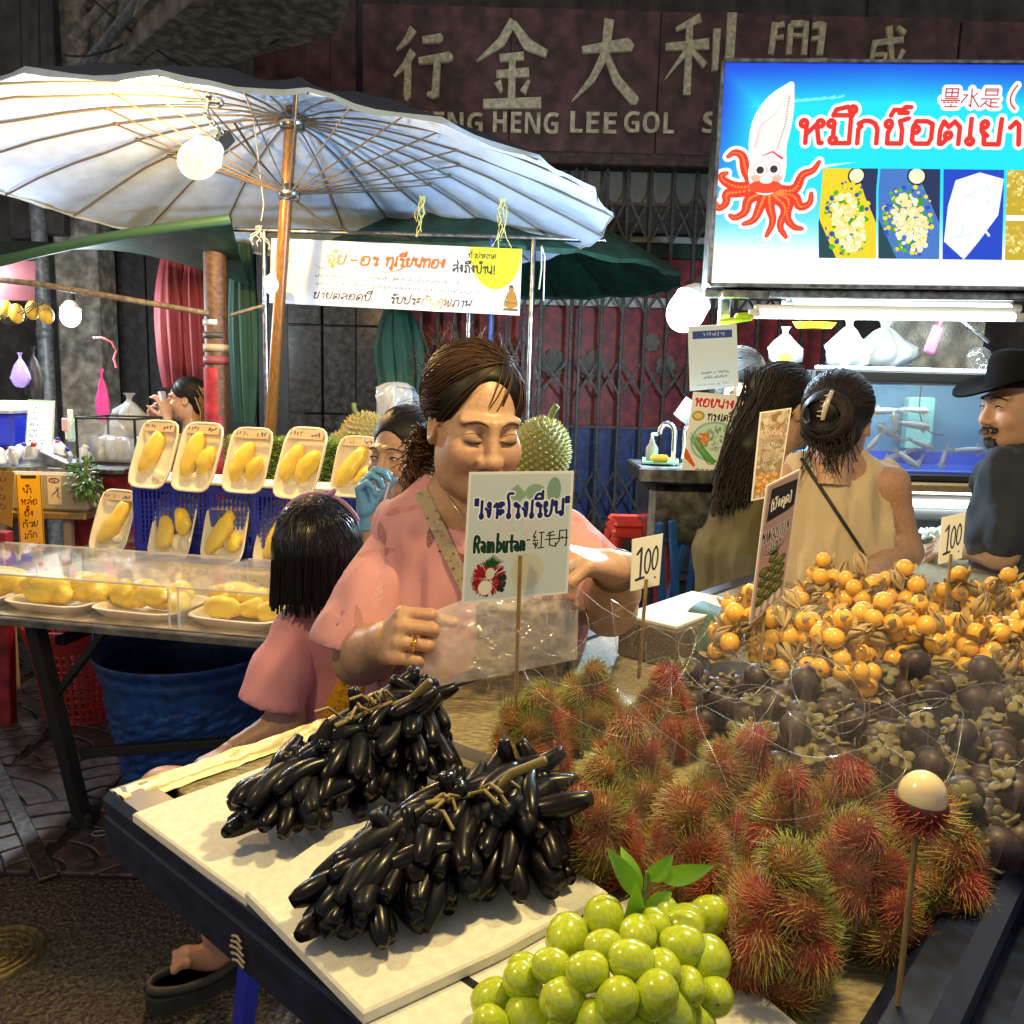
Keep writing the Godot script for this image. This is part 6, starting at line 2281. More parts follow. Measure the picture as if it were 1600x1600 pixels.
	var bs := thing("blue_stand", "blue painted steel stand with crossed legs under the sink", "stand", Z(1050, 960, 2.65) * Vector3(1, 0, 1))
	var yq := Z(1045, 812, 2.65).y
	for q in [[-0.07, 0.09], [-0.02, 0.14], [0.05, -0.12], [0.09, 0.02]]:
		mb = MB.new()
		mb.bar(Vector3(q[1] - 0.05, 0, q[0]), Vector3(q[0], yq, -q[0]), 0.022, 0.022, 0.003)
		obj("leg", mb, mat(0.015, 0.09, 0.32, 0.4), bs)
	for k in 2:
		mb = MB.new()
		mb.box(Vector3(0, [0.28, 0.62][k] * yq, 0), Vector3(0.2, 0.014, 0.14), 0.003)
		obj("shelf_bar", mb, mat(0.015, 0.09, 0.32, 0.4), bs)
	mb = MB.new()
	mb.box(Z(1092, 900, 2.72) * Vector3(1, 0, 1) + Vector3(0.0, 0.4, 0), Vector3(0.1, 0.5, 0.2), 0.01)
	tag(obj("white_tub", mb, mat(0.55, 0.58, 0.55, 0.5)), "pale square tub standing beside the olive dressed woman's leg", "tub")

# ---------------------------------------------------------------- the fruit cart in front
const TOP := 0.98
var C0: Vector3
var CL: Vector3
var CW: Vector3

func tp(l: float, w: float, y := TOP) -> Vector3:
	return Vector3(C0.x, y, C0.z) + CL * l + CW * w

func spine(mb: MB, p: Vector3, d: Vector3, bend: Vector3, long: float, r: float, a: Color, b: Color) -> void:
	var x := d.cross(Vector3.UP if absf(d.y) < 0.9 else Vector3.RIGHT).normalized()
	var z := d.cross(x)
	var at := mb.v.size()
	for i in 4:
		var t := i / 3.0
		var c := p + d * long * t + bend * long * t * t
		var rad := r * (1.0 - 0.75 * t)
		mb.tint(a.lerp(b, pow(t, 1.3)))
		for j in 3:
			var an := TAU * j / 3
			mb.pt(c + (x * cos(an) + z * sin(an)) * rad)
	var i0 := mb.ix.size()
	for i in 3:
		for j in 3:
			var q := at + i * 3 + j
			var e := at + i * 3 + (j + 1) % 3
			mb.ix.append_array([q, q + 3, e, e, q + 3, e + 3])
	mb.smooth(i0)

func rambutan_mesh(sd: int, red: float, half := false) -> Array:
	rng.seed = 500 + sd
	var body := MB.new()
	body.tint(Color(0.20, 0.022, 0.014).lerp(Color(0.28, 0.11, 0.02), 1.0 - red))
	body.ball(Vector3(), Vector3(0.0175, 0.020, 0.0175), 18, 12)
	var hair := MB.new()
	var n := 290
	for i in n:
		var y := 1.0 - 2.0 * (i + 0.5) / n
		if half and y > 0.1:
			continue
		var a := i * 2.39996 + rr(-0.1, 0.1)
		var d := Vector3(cos(a) * sqrt(1 - y * y), y, sin(a) * sqrt(1 - y * y))
		var side := d.cross(Vector3(sin(sd), 1, cos(sd))).normalized()
		var mixr := clampf(red + 0.35 * sin(d.x * 2.0 + sd) + rr(-0.15, 0.15), 0.0, 1.0)
		var c0 := Color(0.22, 0.16, 0.03).lerp(Color(0.46, 0.026, 0.048), mixr)
		var c1 := Color(0.36, 0.45, 0.08).lerp(Color(0.46, 0.09, 0.06), clampf(mixr * 1.2 - 0.6, 0.0, 1.0))
		spine(hair, d * Vector3(0.0172, 0.0197, 0.0172), d, side * rr(0.5, 1.3) + Vector3(rr(-0.3, 0.3), rr(-0.3, 0.3), rr(-0.3, 0.3)), rr(0.009, 0.0135), 0.00085, c0, c1)
	return [body.mesh(), hair.mesh()]

func bag_mesh(r0: float, r1: float, h: float, sd: int) -> ArrayMesh:
	var nz := fast_noise(sd, 9.0, 2)
	var mb := MB.new()
	var rows := []
	for i in 15:
		var t := i / 14.0
		var row := PackedVector3Array()
		for j in 36:
			var a := TAU * j / 36
			var r := lerpf(r0, r1, pow(t, 0.6)) * (1.0 + 0.045 * nz.get_noise_3d(cos(a) * 0.12, t * 0.2, sin(a) * 0.12))
			var sq := 1.0 + 0.16 * cos(2.0 * a + sd)
			var y := h * t
			if t > 0.7:
				y += (t - 0.7) / 0.3 * (0.022 * cos(2.0 * a + sd * 1.3) + 0.002 * nz.get_noise_2d(cos(a) * 0.2, sin(a) * 0.2))
				r *= 1.0 + 0.10 * (t - 0.7) / 0.3 * cos(2.0 * a + sd * 1.3)
			row.append(Vector3(sin(a) * r * sq, y, cos(a) * r / sq))
		rows.append(row)
	mb.grid(rows, true)
	return mb.mesh()

func bag_rim(called_mesh: ArrayMesh, parent: MeshInstance3D, sd: int) -> void:      # the cut edge of the film and its two side seams catch the light
	var v: PackedVector3Array = called_mesh.surface_get_arrays(0)[Mesh.ARRAY_VERTEX]
	var mb := MB.new()
	var path := []
	for j in 37:
		path.append(v[14 * 37 + j])
	mb.tube(path, 0.00035, 4, false)
	for s in 2:
		path = []
		for i in 15:
			path.append(v[i * 37 + (sd * 5 + s * 18) % 36])
		mb.tube(path, 0.0003, 4, false)
	obj("bag_edge", mb, M.lip, parent)

func fill_bag(c: Vector3, r: float, high: float, gap: float, k: int) -> Array:      # places of the fruit heaped in one bag
	rng.seed = 900 + k
	var out := []
	var y := gap * 0.5
	var layer := 0
	while y < high:
		var t := y / high
		var rad := r * (1.0 if t < 0.72 else 0.62)
		var n := maxi(1, int(TAU * rad / (gap * 1.02)))
		if rad < gap * 0.55:
			n = 1
		for i in n:
			var a := TAU * (i + 0.5 * (layer % 2)) / n + k
			out.append(c + Vector3(cos(a) * rad * 0.86 + rr(-0.004, 0.004), y + rr(-0.006, 0.006), sin(a) * rad * 0.86 + rr(-0.004, 0.004)))
		y += gap * 0.80
		layer += 1
	out.append(c + Vector3(rr(-0.01, 0.01), y + gap * 0.05, rr(-0.01, 0.01)))
	return out

func spin() -> Basis:
	return Basis.from_euler(Vector3(rr(0, TAU), rr(0, TAU), rr(0, TAU)))

func fruit_cart() -> void:
	C0 = G(222, 1235, TOP)
	CL = ((G(1240, 880, TOP) - C0) * Vector3(1, 0, 1)).normalized()
	CW = Vector3(-CL.z, 0, CL.x)
	var t := thing("fruit_cart", "dark navy market cart with a pale board top, spread with bagged fruit", "market cart", tp(0.0, 0.4, 0.0))
	var o := Transform3D(Basis(), -t.position)
	var LEN := 2.7
	var WID := 0.755
	var board := mat(0.46, 0.38, 0.22, 0.6, {"tex": noisy(51, 0.03, 0.55, 1.0, 5), "bump": M.grit, "depth": 0.08, "tri": Vector3(3, 3, 9), "world": true})
	for k in 6:
		obj("top_board", slab([tp(0.03, 0.02 + k * 0.121), tp(LEN, 0.02 + k * 0.121), tp(LEN, 0.139 + k * 0.121), tp(0.03, 0.139 + k * 0.121)], TOP - 0.02, TOP, 0.002), board, t, o)
	var mb := MB.new()
	mb.bar(tp(-0.012, -0.02, TOP - 0.008), tp(-0.012, WID + 0.03, TOP - 0.004), 0.055, 0.032, 0.008)
	mb.bar(tp(0.022, 0.34, TOP + 0.001), tp(0.022, WID, TOP + 0.001), 0.016, 0.02, 0.004)
	obj("end_rail", mb, M.navy, t, o)
	mb = MB.new()
	mb.bar(tp(-0.02, 0.0, TOP - 0.012), tp(LEN, 0.0, TOP - 0.012), 0.04, 0.03, 0.006)
	obj("back_rail", mb, M.navy, t, o)
	mb = MB.new()
	mb.bar(tp(-0.02, WID + 0.018, TOP + 0.004), tp(LEN, WID + 0.018, TOP + 0.004), 0.055, 0.05, 0.014)
	mb.bar(tp(-0.02, WID + 0.05, TOP - 0.025), tp(LEN, WID + 0.05, TOP - 0.025), 0.05, 0.025, 0.008)
	obj("front_rail", mb, M.navy, t, o)
	for q in [[-0.03, -0.02, -0.03, WID + 0.04], [-0.03, WID + 0.045, LEN, WID + 0.045], [-0.03, -0.022, LEN, -0.022]]:
		mb = MB.new()
		var a := tp(q[0], q[1], TOP - 0.045)
		var b := tp(q[2], q[3], TOP - 0.045)
		mb.bar(a, b, 0.014, 0.05, 0.004)
		obj("side_panel", mb, M.navy, t, o)
	for q in [[0.55, 0.10], [0.55, WID - 0.06], [LEN - 0.1, 0.06], [LEN - 0.1, WID - 0.04]]:
		mb = MB.new()
		mb.bar(tp(q[0], q[1], 0), tp(q[0], q[1], TOP - 0.02), 0.05, 0.05, 0.006)
		obj("leg", mb, M.navy, t, o)
	mb = MB.new()
	for k in 5:
		var c := tp(-0.041, 0.27, TOP - 0.046) + Vector3.UP * 0.006 * (k - 2)
		mb.tube([c - CW * (0.012 - 0.002 * absf(k - 2)), c + Vector3.UP * 0.003, c + CW * (0.012 - 0.002 * absf(k - 1))], 0.0014, 5)
	obj("scuffed_mark", mb, mat(0.3, 0.26, 0.18, 0.6), t, o)
	# foil tape wrinkled over the corner
	mb = MB.new()
	var nz := fast_noise(5, 40.0, 2)
	var rows := []
	for i in 8:
		var row := PackedVector3Array()
		for j in 40:
			var p := tp(-0.03 + 0.36 * j / 39.0, -0.008 + 0.034 * (1.0 - i / 7.0), TOP + (0.0085 if i else 0.002))
			row.append(p + Vector3.UP * 0.003 * nz.get_noise_2d(p.x, p.z))
		rows.append(row)
	mb.grid(rows)
	tag(obj("foil_tape", mb, mat(0.62, 0.52, 0.30, 0.4, {"metal": 0.5, "bump": M.fine, "depth": 0.08, "tri": 9.0})), "crinkled golden foil tape along the cart's far left corner", "tape")

	# three white foam sheets
	var sheets := [["large white foam sheet at the cart's left corner, under the rear grapes", [[207, 1270], [430, 1190], [560, 1146], [690, 1180], [860, 1290], [520, 1320], [385, 1402]], 0.002, 0.012], ["white foam sheet in the middle, under the front black grapes", [[383, 1392], [520, 1296], [720, 1240], [950, 1392], [800, 1474], [781, 1484], [568, 1581]], 0.0125, 0.0225], ["pale board sheet at the front under the green grapes", [[572, 1594], [790, 1488], [985, 1400], [1130, 1500], [1250, 1600], [1000, 1720], [560, 1720]], 0.002, 0.011]]
	for s in sheets:
		var p := []
		for q in s[1]:
			p.append(G(q[0], q[1], TOP + s[3]))
		tag(obj("foam_sheet", slab(p, TOP + s[2], TOP + s[3], 0.002), M.foam), s[0], "foam sheet")
	mb = MB.new()
	rows = []
	for i in 9:
		var row := PackedVector3Array()
		for j in 12:
			var a := PI * i / 8.0
			row.append(G(640, 1150, TOP + 0.01).lerp(G(775, 1205, TOP + 0.01), j / 11.0) + CW * cos(a) * -0.03 + Vector3.UP * sin(a) * 0.018)
		rows.append(row)
	mb.grid(rows)
	tag(obj("foam_strip", mb, mat(0.72, 0.62, 0.50, 0.7)), "curled pale foam strip behind the two black grape bunches", "foam strip")

	black_grapes()
	green_grapes()
	bagged_fruit()
	cart_signs()

func black_grapes() -> void:
	M.blackgrape = mat(0.0045, 0.004, 0.009, 0.32, {"tex": noisy(52, 0.05, 0.35, 1.0, 4), "tri": 18.0, "coat": 0.25, "coatrough": 0.16, "spec": 0.3})
	M.twig = mat(0.20, 0.15, 0.045, 0.6)
	var skins := [M.blackgrape, M.blackgrape, mat(0.008, 0.008, 0.016, 0.45, {"tex": M.blot, "tri": 14.0, "coat": 0.15, "spec": 0.3}), mat(0.009, 0.005, 0.007, 0.32, {"tex": M.blot, "tri": 12.0, "coat": 0.25, "spec": 0.3})]
	var shapes := []
	for k in 4:
		var mb := MB.new()
		var path := []
		var rad := []
		var long: float = [0.058, 0.065, 0.054, 0.062][k]
		var r: float = [0.0106, 0.0104, 0.0112, 0.0100][k]
		for i in 12:
			var s := i / 11.0
			path.append(Vector3(0.0035 * sin(s * 3.0 + k), 0.002 * sin(s * 5.0 + k), long * s))
			rad.append(r * pow(sin(PI * clampf(0.12 + s * 0.80, 0.0, 1.0)), 0.45) * (1.0 if s < 0.97 else 0.86) * (0.82 + 0.25 * s))
		path.append(path[-1] + Vector3(0, 0, -0.002))
		rad.append(r * 0.35)
		mb.tube(path, rad, 14)
		shapes.append(mb.mesh())
	var spec := [
		["bunch of long black grapes at the rear left, its stem pointing up right", [[612, 1222, 0.078, 0.086, 76], [524, 1252, 0.066, 0.066, 48], [444, 1290, 0.058, 0.046, 44]], [645, 1090, 672, 1064]],
		["bunch of long black grapes nearest the green grapes, in the middle of the cart", [[766, 1360, 0.082, 0.070, 84], [664, 1396, 0.070, 0.066, 52], [576, 1444, 0.060, 0.048, 48]], [800, 1208, 852, 1188]]]
	for bi in 2:
		rng.seed = 40 + bi
		var s: Array = spec[bi]
		var cs := []
		for q in s[1]:
			cs.append(G(q[0], q[1], TOP + 0.02))
		var o: Vector3 = cs[1]
		var t := thing("black_grape_bunch", s[0], "grape bunch", o, Basis(), "bunches of long black grapes")
		var dir: Vector3 = ((cs[2] - cs[0]) * Vector3(1, 0, 1)).normalized()
		var near := (EYE - o) * Vector3(1, 0, 1)
		near = near.normalized()
		var across0 := Vector3(-dir.z, 0, dir.x)
		for li in 3:
			var lb: Array = s[1][li]
			var n: int = lb[4]
			for i in n:
				var uy := pow((i + 0.5) / n, 0.85) * 0.98
				var az := i * 2.39996 + rr(-0.2, 0.2)
				var u := Vector3(cos(az) * sqrt(1 - uy * uy), uy, sin(az) * sqrt(1 - uy * uy))
				var long := 0.06
				var d := (Vector3(u.x, 0, u.z) * 1.1 + Vector3.DOWN * (0.75 - 0.55 * uy) + near * 0.30 + dir * (0.25 + uy * 0.5) + Vector3(rr(-0.2, 0.2), rr(-0.15, 0.15), rr(-0.2, 0.2))).normalized()
				if uy > 0.86:
					d = (dir + across0 * rr(-0.8, 0.8) + Vector3(0, rr(-0.35, -0.05), 0)).normalized()
				var tip: Vector3 = cs[li] + Vector3(u.x * lb[2], 0, u.z * lb[2]) * rr(0.88, 1.04)
				tip.y = TOP + 0.026 + uy * lb[3]
				if i % 3 == 0:
					tip -= u * 0.016
				if tip.y - 0.012 < TOP + 0.024:
					d.y = maxf(d.y, -0.15)
					d = d.normalized()
				tip.y = maxf(tip.y, TOP + 0.037)
				obj("grape", shapes[i % 4], skins[rng.randi() % 4], t, Transform3D((facing(d) * Basis(Vector3.BACK, rr(0, TAU))).scaled(Vector3.ONE * rr(0.95, 1.22)), tip - d * long - o))
		var ax := [cs[0], cs[1], cs[2]]
		s = [0, 0, [s[1][0][3] + 0.004, s[1][1][3] + 0.004], 0, s[2]]
		var mb := MB.new()
		var q: Array = s[4]
		var base: Vector3 = ax[0] + Vector3.UP * s[2][0]
		var tipz := Z(q[0], q[1], -ax[0].z - 0.01)
		mb.tube([base - o, tipz - o, Z(q[2], q[3], -ax[0].z - 0.02) - o], 0.0042, 8)
		for i in 9:
			var f := i / 9.0
			var p: Vector3 = ax[0].lerp(ax[1], f) + Vector3.UP * (s[2][0] + 0.012 - 0.01 * f)
			var e := p + Vector3(rr(-0.03, 0.03), rr(-0.002, 0.02), rr(0.0, 0.035))
			mb.tube([p - o, (p + e) / 2 - o + Vector3.UP * 0.008, e - o], 0.0018, 6)
		mb.tube([ax[0] - o + Vector3.UP * (s[2][0] + 0.006), ax[1] - o + Vector3.UP * (s[2][1] + 0.016)], 0.0026, 7)
		obj("stem", mb, M.twig, t)

func green_grapes() -> void:
	rng.seed = 77
	var list := [[725, 695, 50], [435, 710, 55], [330, 755, 55], [660, 712, 46], [655, 730, 48], [528, 750, 50], [432, 782, 44], [287, 835, 45], [510, 822, 54], [650, 782, 54], [388, 850, 50], [725, 815, 57], [600, 842, 45], [208, 880, 50], [120, 925, 48], [318, 930, 55], [575, 915, 57], [470, 930, 54], [668, 892, 45], [740, 917, 50], [222, 978, 55], [408, 985, 55], [630, 968, 55], [575, 722, 42], [210, 838, 38], [520, 1010, 52], [320, 1030, 52], [120, 1000, 48], [600, 690, 40], [690, 990, 48]]
	var c := G(1010, 1500, TOP + 0.03)
	var t := thing("green_grape_bunch", "bunch of big glossy green grapes with a leafy sprig, at the front of the cart", "grape bunch", c)
	var m := mat(0.56, 0.70, 0.035, 0.2, {"tex": noisy(53, 0.03, 0.78, 1.0, 4), "tri": 14.0, "sss": 0.35, "coat": 0.5, "coatrough": 0.08})
	var shape := MB.new()
	shape.lathe([Vector2(0, -0.0162), Vector2(0.0012, -0.0168), Vector2(0.0058, -0.0162), Vector2(0.0100, -0.0135), Vector2(0.0132, -0.0085), Vector2(0.0146, -0.002), Vector2(0.0145, 0.004), Vector2(0.0128, 0.0098), Vector2(0.0095, 0.0142), Vector2(0.005, 0.0166), Vector2(0.001, 0.0172), Vector2(0, 0.0170)], 24)
	var mesh := shape.mesh()
	var dot := MB.new()
	dot.lathe([Vector2(0, -0.0165), Vector2(0.0011, -0.0170), Vector2(0.0014, -0.0164), Vector2(0, -0.0160)], 8)
	var dm := dot.mesh()
	for q in list:
		var px: float = 700 + q[0] * 0.5625
		var py: float = 1040 + q[1] * 0.5625
		var e := Vector2((px - 985.0) / 215.0, (py - 1500.0) / 130.0).length_squared()
		var p := G(px, py, TOP + 0.028 + 0.052 * clampf(1.0 - e, 0.0, 1.0))
		var r: float = q[2] * 0.5625 * (EYE - p).dot(CB.z) / F / 0.0146 * 1.06
		var b := Basis.from_euler(Vector3(rr(0.4, 1.9), rr(0, TAU), rr(-0.6, 0.6)))
		obj("grape", mesh, m, t, Transform3D(b.scaled(Vector3.ONE * r), p - c))
		obj("blossom_scar", dm, M.twig, t, Transform3D(b.scaled(Vector3.ONE * r), p - c))
	for i in 3:
		var p := G(rr(860, 1080), rr(1500, 1560), TOP + 0.02)
		obj("grape", mesh, m, t, Transform3D(spin(), p - c))
	var mb := MB.new()
	var root := G(985, 1480, TOP + 0.05)
	var tip := Z(1010, 1390, 0.60)
	mb.tube([root - c, (root + tip) / 2 - c, tip - c, Z(1012, 1362, 0.60) - c], 0.0022, 7)
	obj("stem", mb, M.stem, t)
	for q in [[1000, 1400, 950, 1328, 26, 0.0], [1000, 1395, 972, 1330, 22, 0.02], [1012, 1375, 1048, 1336, 24, 0.0], [1030, 1372, 1110, 1352, 26, -0.01], [985, 1440, 990, 1376, 26, -0.02], [1008, 1420, 1045, 1395, 24, 0.01]]:
		var a := Z(q[0], q[1], 0.60)
		var b := Z(q[2], q[3], 0.60 + q[5])
		mb = MB.new()
		leaf(mb, a - c, (b - a).normalized(), Vector3(0.1, 0.35, 0.9).normalized(), (b - a).length() * 1.08, q[4] * 0.60 / F * 1.25, Color(0.20, 0.42, 0.035), 10)
		obj("leaf", mb, M.leaf, t)

func bagged_fruit() -> void:
	# rambutans
	var kinds := []
	for k in 5:
		kinds.append(rambutan_mesh(k, [0.92, 0.66, 0.42, 0.78, 0.2][k]))
	var spiny := mat(1, 1, 1, 0.5, {"vc": true})
	var rb := [[832, 1092, "rambutan bag at the back left, holding the Rambutan sign"], [922, 1052, "rambutan bag behind the back left one, with the tallest heap"], [1036, 1062, "rambutan bag at the back beside the mangosteens"], [930, 1212, "rambutan bag before the back left one, by the black grapes"], [1160, 1160, "rambutan bag in the middle of the back row"], [985, 1140, "rambutan bag between the tallest heap and the mangosteens"], [1078, 1262, "rambutan bag in the middle, behind the green leaf sprig"], [1232, 1222, "rambutan bag in the middle, between leaves and peeled fruit"], [1340, 1212, "rambutan bag behind the peeled fruit, left of it"], [1225, 1352, "frontmost rambutan bag, right of the green grapes"], [1352, 1298, "rambutan bag at front right with bare board before it"], [1462, 1268, "rambutan bag at the right, beyond the peeled fruit"]]
	var bases := {}
	for k in rb.size():
		var q: Array = rb[k]
		var c := G(q[0], q[1], TOP + 0.10)
		c.y = TOP + 0.003
		var n := 0
		for p in fill_bag(c, 0.036, 0.088, 0.0335, k):
			var v := rng.randi() % 5
			var label: String = "spiny %s rambutan in " % ["crimson", "red", "greenish", "russet", "green"][v] + q[2]
			var tr := Transform3D(spin().scaled(Vector3.ONE * rr(0.76, 0.92)), p)
			if bases.has(v):
				dup(bases[v], tr, label, "rambutans in clear bags")
			else:
				var f := thing("rambutan", label, "rambutan", Vector3(), Basis(), "rambutans in clear bags")
				obj("rind", kinds[v][0], spiny, f)
				obj("spines", kinds[v][1], spiny, f)
				f.transform = tr
				bases[v] = f
			n += 1
		var bg := obj("fruit_bag", bag_mesh(0.034, 0.064, 0.185, k), M.clear, self, Transform3D(Basis(Vector3.UP, rr(0, TAU)), c + Vector3.UP * 0.001))
		tag(bg, "open clear plastic " + q[2], "plastic bag", "clear bags of rambutans")
		bag_rim(bg.mesh, bg, k)
	# mangosteens
	var skin := mat(0.085, 0.040, 0.050, 0.55, {"tex": noisy(54, 0.03, 0.35, 1.0, 5), "tri": 12.0, "coat": 0.12, "coatrough": 0.3})
	var calyx := mat(0.26, 0.22, 0.10, 0.55, {"tex": M.fine, "tri": 20.0})
	var ms := []
	for k in 3:
		var f := thing("mangosteen", "", "mangosteen")
		var mb := MB.new()
		mb.ball(Vector3(), Vector3(0.0245, 0.0215, 0.0245), 22, 14)
		obj("rind", mb, skin, f)
		for i in 4:
			mb = MB.new()
			var a := TAU * i / 4 + k
			var d := Vector3(cos(a), 0, sin(a))
			mb.ball(d * 0.0105 + Vector3(0, 0.0215, 0), Vector3(0.0108, 0.0034, 0.0095), 12, 8, Basis(Vector3.UP, -a) * Basis(Vector3.BACK, 0.25 if k != 1 else -0.25))
			obj("sepal", mb, calyx, f)
		mb = MB.new()
		mb.tube([Vector3(0, 0.02, 0), Vector3(0.001, 0.029, 0.001), Vector3(0.003, 0.034, 0)], [0.0036, 0.0034, 0.0042], 8)
		obj("stalk", mb, M.twig, f)
		ms.append(f)
	var mg := [[1082, 1040, "back left mangosteen bag beside the 100 tag"], [1172, 1050, "mangosteen bag below the mangosteen sign"], [1255, 1062, "mangosteen bag right of the mangosteen sign's stick"], [1230, 1128, "mangosteen bag nearest the rambutans, middle"], [1330, 1120, "mangosteen bag in the middle of the dark heap"], [1430, 1030, "tall mangosteen bag at the edge of the golden berries"], [1540, 1040, "right mangosteen bag beside the golden berries"], [1430, 1130, "mangosteen bag right of the middle of the heap"], [1520, 1145, "mangosteen bag at the right side, second row"], [1600, 1110, "mangosteen bag cut by the right edge, upper"], [1500, 1232, "mangosteen bag behind the far right rambutans"], [1590, 1225, "mangosteen bag cut by the right edge, lower"]]
	var first := 0
	for k in mg.size():
		var q: Array = mg[k]
		var c := G(q[0], q[1], TOP + 0.09)
		c.y = TOP + 0.003
		for p in fill_bag(c, 0.046, 0.078, 0.038, 30 + k):
			var v := rng.randi() % 3
			var label: String = "dark mangosteen in " + q[2]
			var b := Basis.from_euler(Vector3(rr(-1.1, 1.1), rr(0, TAU), rr(-1.1, 1.1))).scaled(Vector3.ONE * rr(0.74, 0.9))
			if first < 3 and v >= 0:
				ms[first].transform = Transform3D(b, p)
				tag(ms[first], label, "mangosteen", "mangosteens in clear bags")
				first += 1
			else:
				dup(ms[v], Transform3D(b, p), label, "mangosteens in clear bags")
		var bg := obj("fruit_bag", bag_mesh(0.045, 0.072, 0.155, 40 + k), M.clear, self, Transform3D(Basis(Vector3.UP, rr(0, TAU)), c))
		tag(bg, "open clear plastic " + q[2], "plastic bag", "clear bags of mangosteens")
	# cape gooseberries in their papery husks
	var orange := mat(0.86, 0.47, 0.06, 0.22, {"sss": 0.25, "coat": 0.5, "coatrough": 0.1})
	var paper := mat(0.74, 0.56, 0.27, 0.6, {"back": Color(0.55, 0.38, 0.16), "tex": noisy(55, 0.06, 0.6, 1.0, 4), "tri": 25.0})
	var cs := []
	for k in 4:
		var f := thing("cape_gooseberry", "", "cape gooseberry")
		var mb := MB.new()
		if k < 3:
			mb.ball(Vector3(0, 0.004, 0), Vector3.ONE * 0.0152, 18, 12)
			obj("berry", mb, orange, f)
		for i in 5:
			mb = MB.new()
			var a := TAU * i / 5
			var rows := []
			for s in 7:
				var u := s / 6.0
				var row := PackedVector3Array()
				for w in 5:
					var e := (w / 4.0 - 0.5) * 2.0
					var half := 0.63 * (1.0 - 0.85 * pow(u, 2.2))
					var an := a + e * half
					var r: float = 0.0165 * sin(minf(u * 1.9, 1.45)) + (0.010 * maxf(0.0, u - 0.5) * [1.6, 2.6, 0.8, -2.4][k]) + 0.0012 * cos(e * 3.0)
					var y: float = -0.0135 + u * [0.020, 0.012, 0.030, 0.046][k] + 0.001 * sin(w * 2.0 + s)
					row.append(Vector3(cos(an) * r, y, sin(an) * r))
				rows.append(row)
			mb.grid(rows)
			obj("husk_leaf", mb, paper, f)
		mb = MB.new()
		mb.tube([Vector3(0, -0.013, 0), Vector3(0.002, -0.021, 0.001)], 0.0012, 5)
		obj("stalk", mb, M.twig, f)
		cs.append(f)
	var cg := [[1165, 948, "left end golden berry bag, behind the mangosteen sign"], [1235, 962, "golden berry bag right of the mangosteen sign, in front"], [1290, 892, "rear golden berry bag against the beige top"], [1345, 905, "second rear golden berry bag"], [1312, 985, "front golden berry bag over the mangosteens"], [1372, 960, "golden berry bag in the middle of the heap"], [1410, 905, "rear golden berry bag left of the right 100 tag"], [1445, 965, "golden berry bag under the right 100 tag"], [1500, 915, "rear golden berry bag right of the right 100 tag"], [1530, 975, "right front golden berry bag"], [1580, 915, "rear golden berry bag at the right edge"], [1605, 975, "golden berry bag cut by the right edge"]]
	first = 0
	for k in cg.size():
		var q: Array = cg[k]
		var c := G(q[0], q[1], TOP + 0.125)
		c.y = TOP + 0.003
		var spots := fill_bag(c, 0.052, 0.115, 0.031, 60 + k)
		for i in spots.size():
			var p: Vector3 = spots[i]
			if p.y < TOP + 0.045:
				continue
			var v: int = [0, 1, 2, 3, 3, 1, 2][rng.randi() % 7]
			var label: String = "%s berry in " % ["husked", "wide husked", "deep husked", "closed husk"][v] + q[2]
			var b := Basis.from_euler(Vector3(rr(-0.9, 1.2), rr(0, TAU), rr(-0.8, 0.8))).scaled(Vector3.ONE * rr(0.92, 1.12))
			if first < 4:
				cs[first].transform = Transform3D(b, p)
				tag(cs[first], label, "cape gooseberry", "cape gooseberries in clear bags")
				first += 1
			else:
				dup(cs[v], Transform3D(b, p), label, "cape gooseberries in clear bags")
		var bg := obj("fruit_bag", bag_mesh(0.046, 0.070, 0.175, 70 + k), M.clear, self, Transform3D(Basis(Vector3.UP, rr(0, TAU)), c))
		tag(bg, "open clear plastic " + q[2], "plastic bag", "clear bags of golden berries")

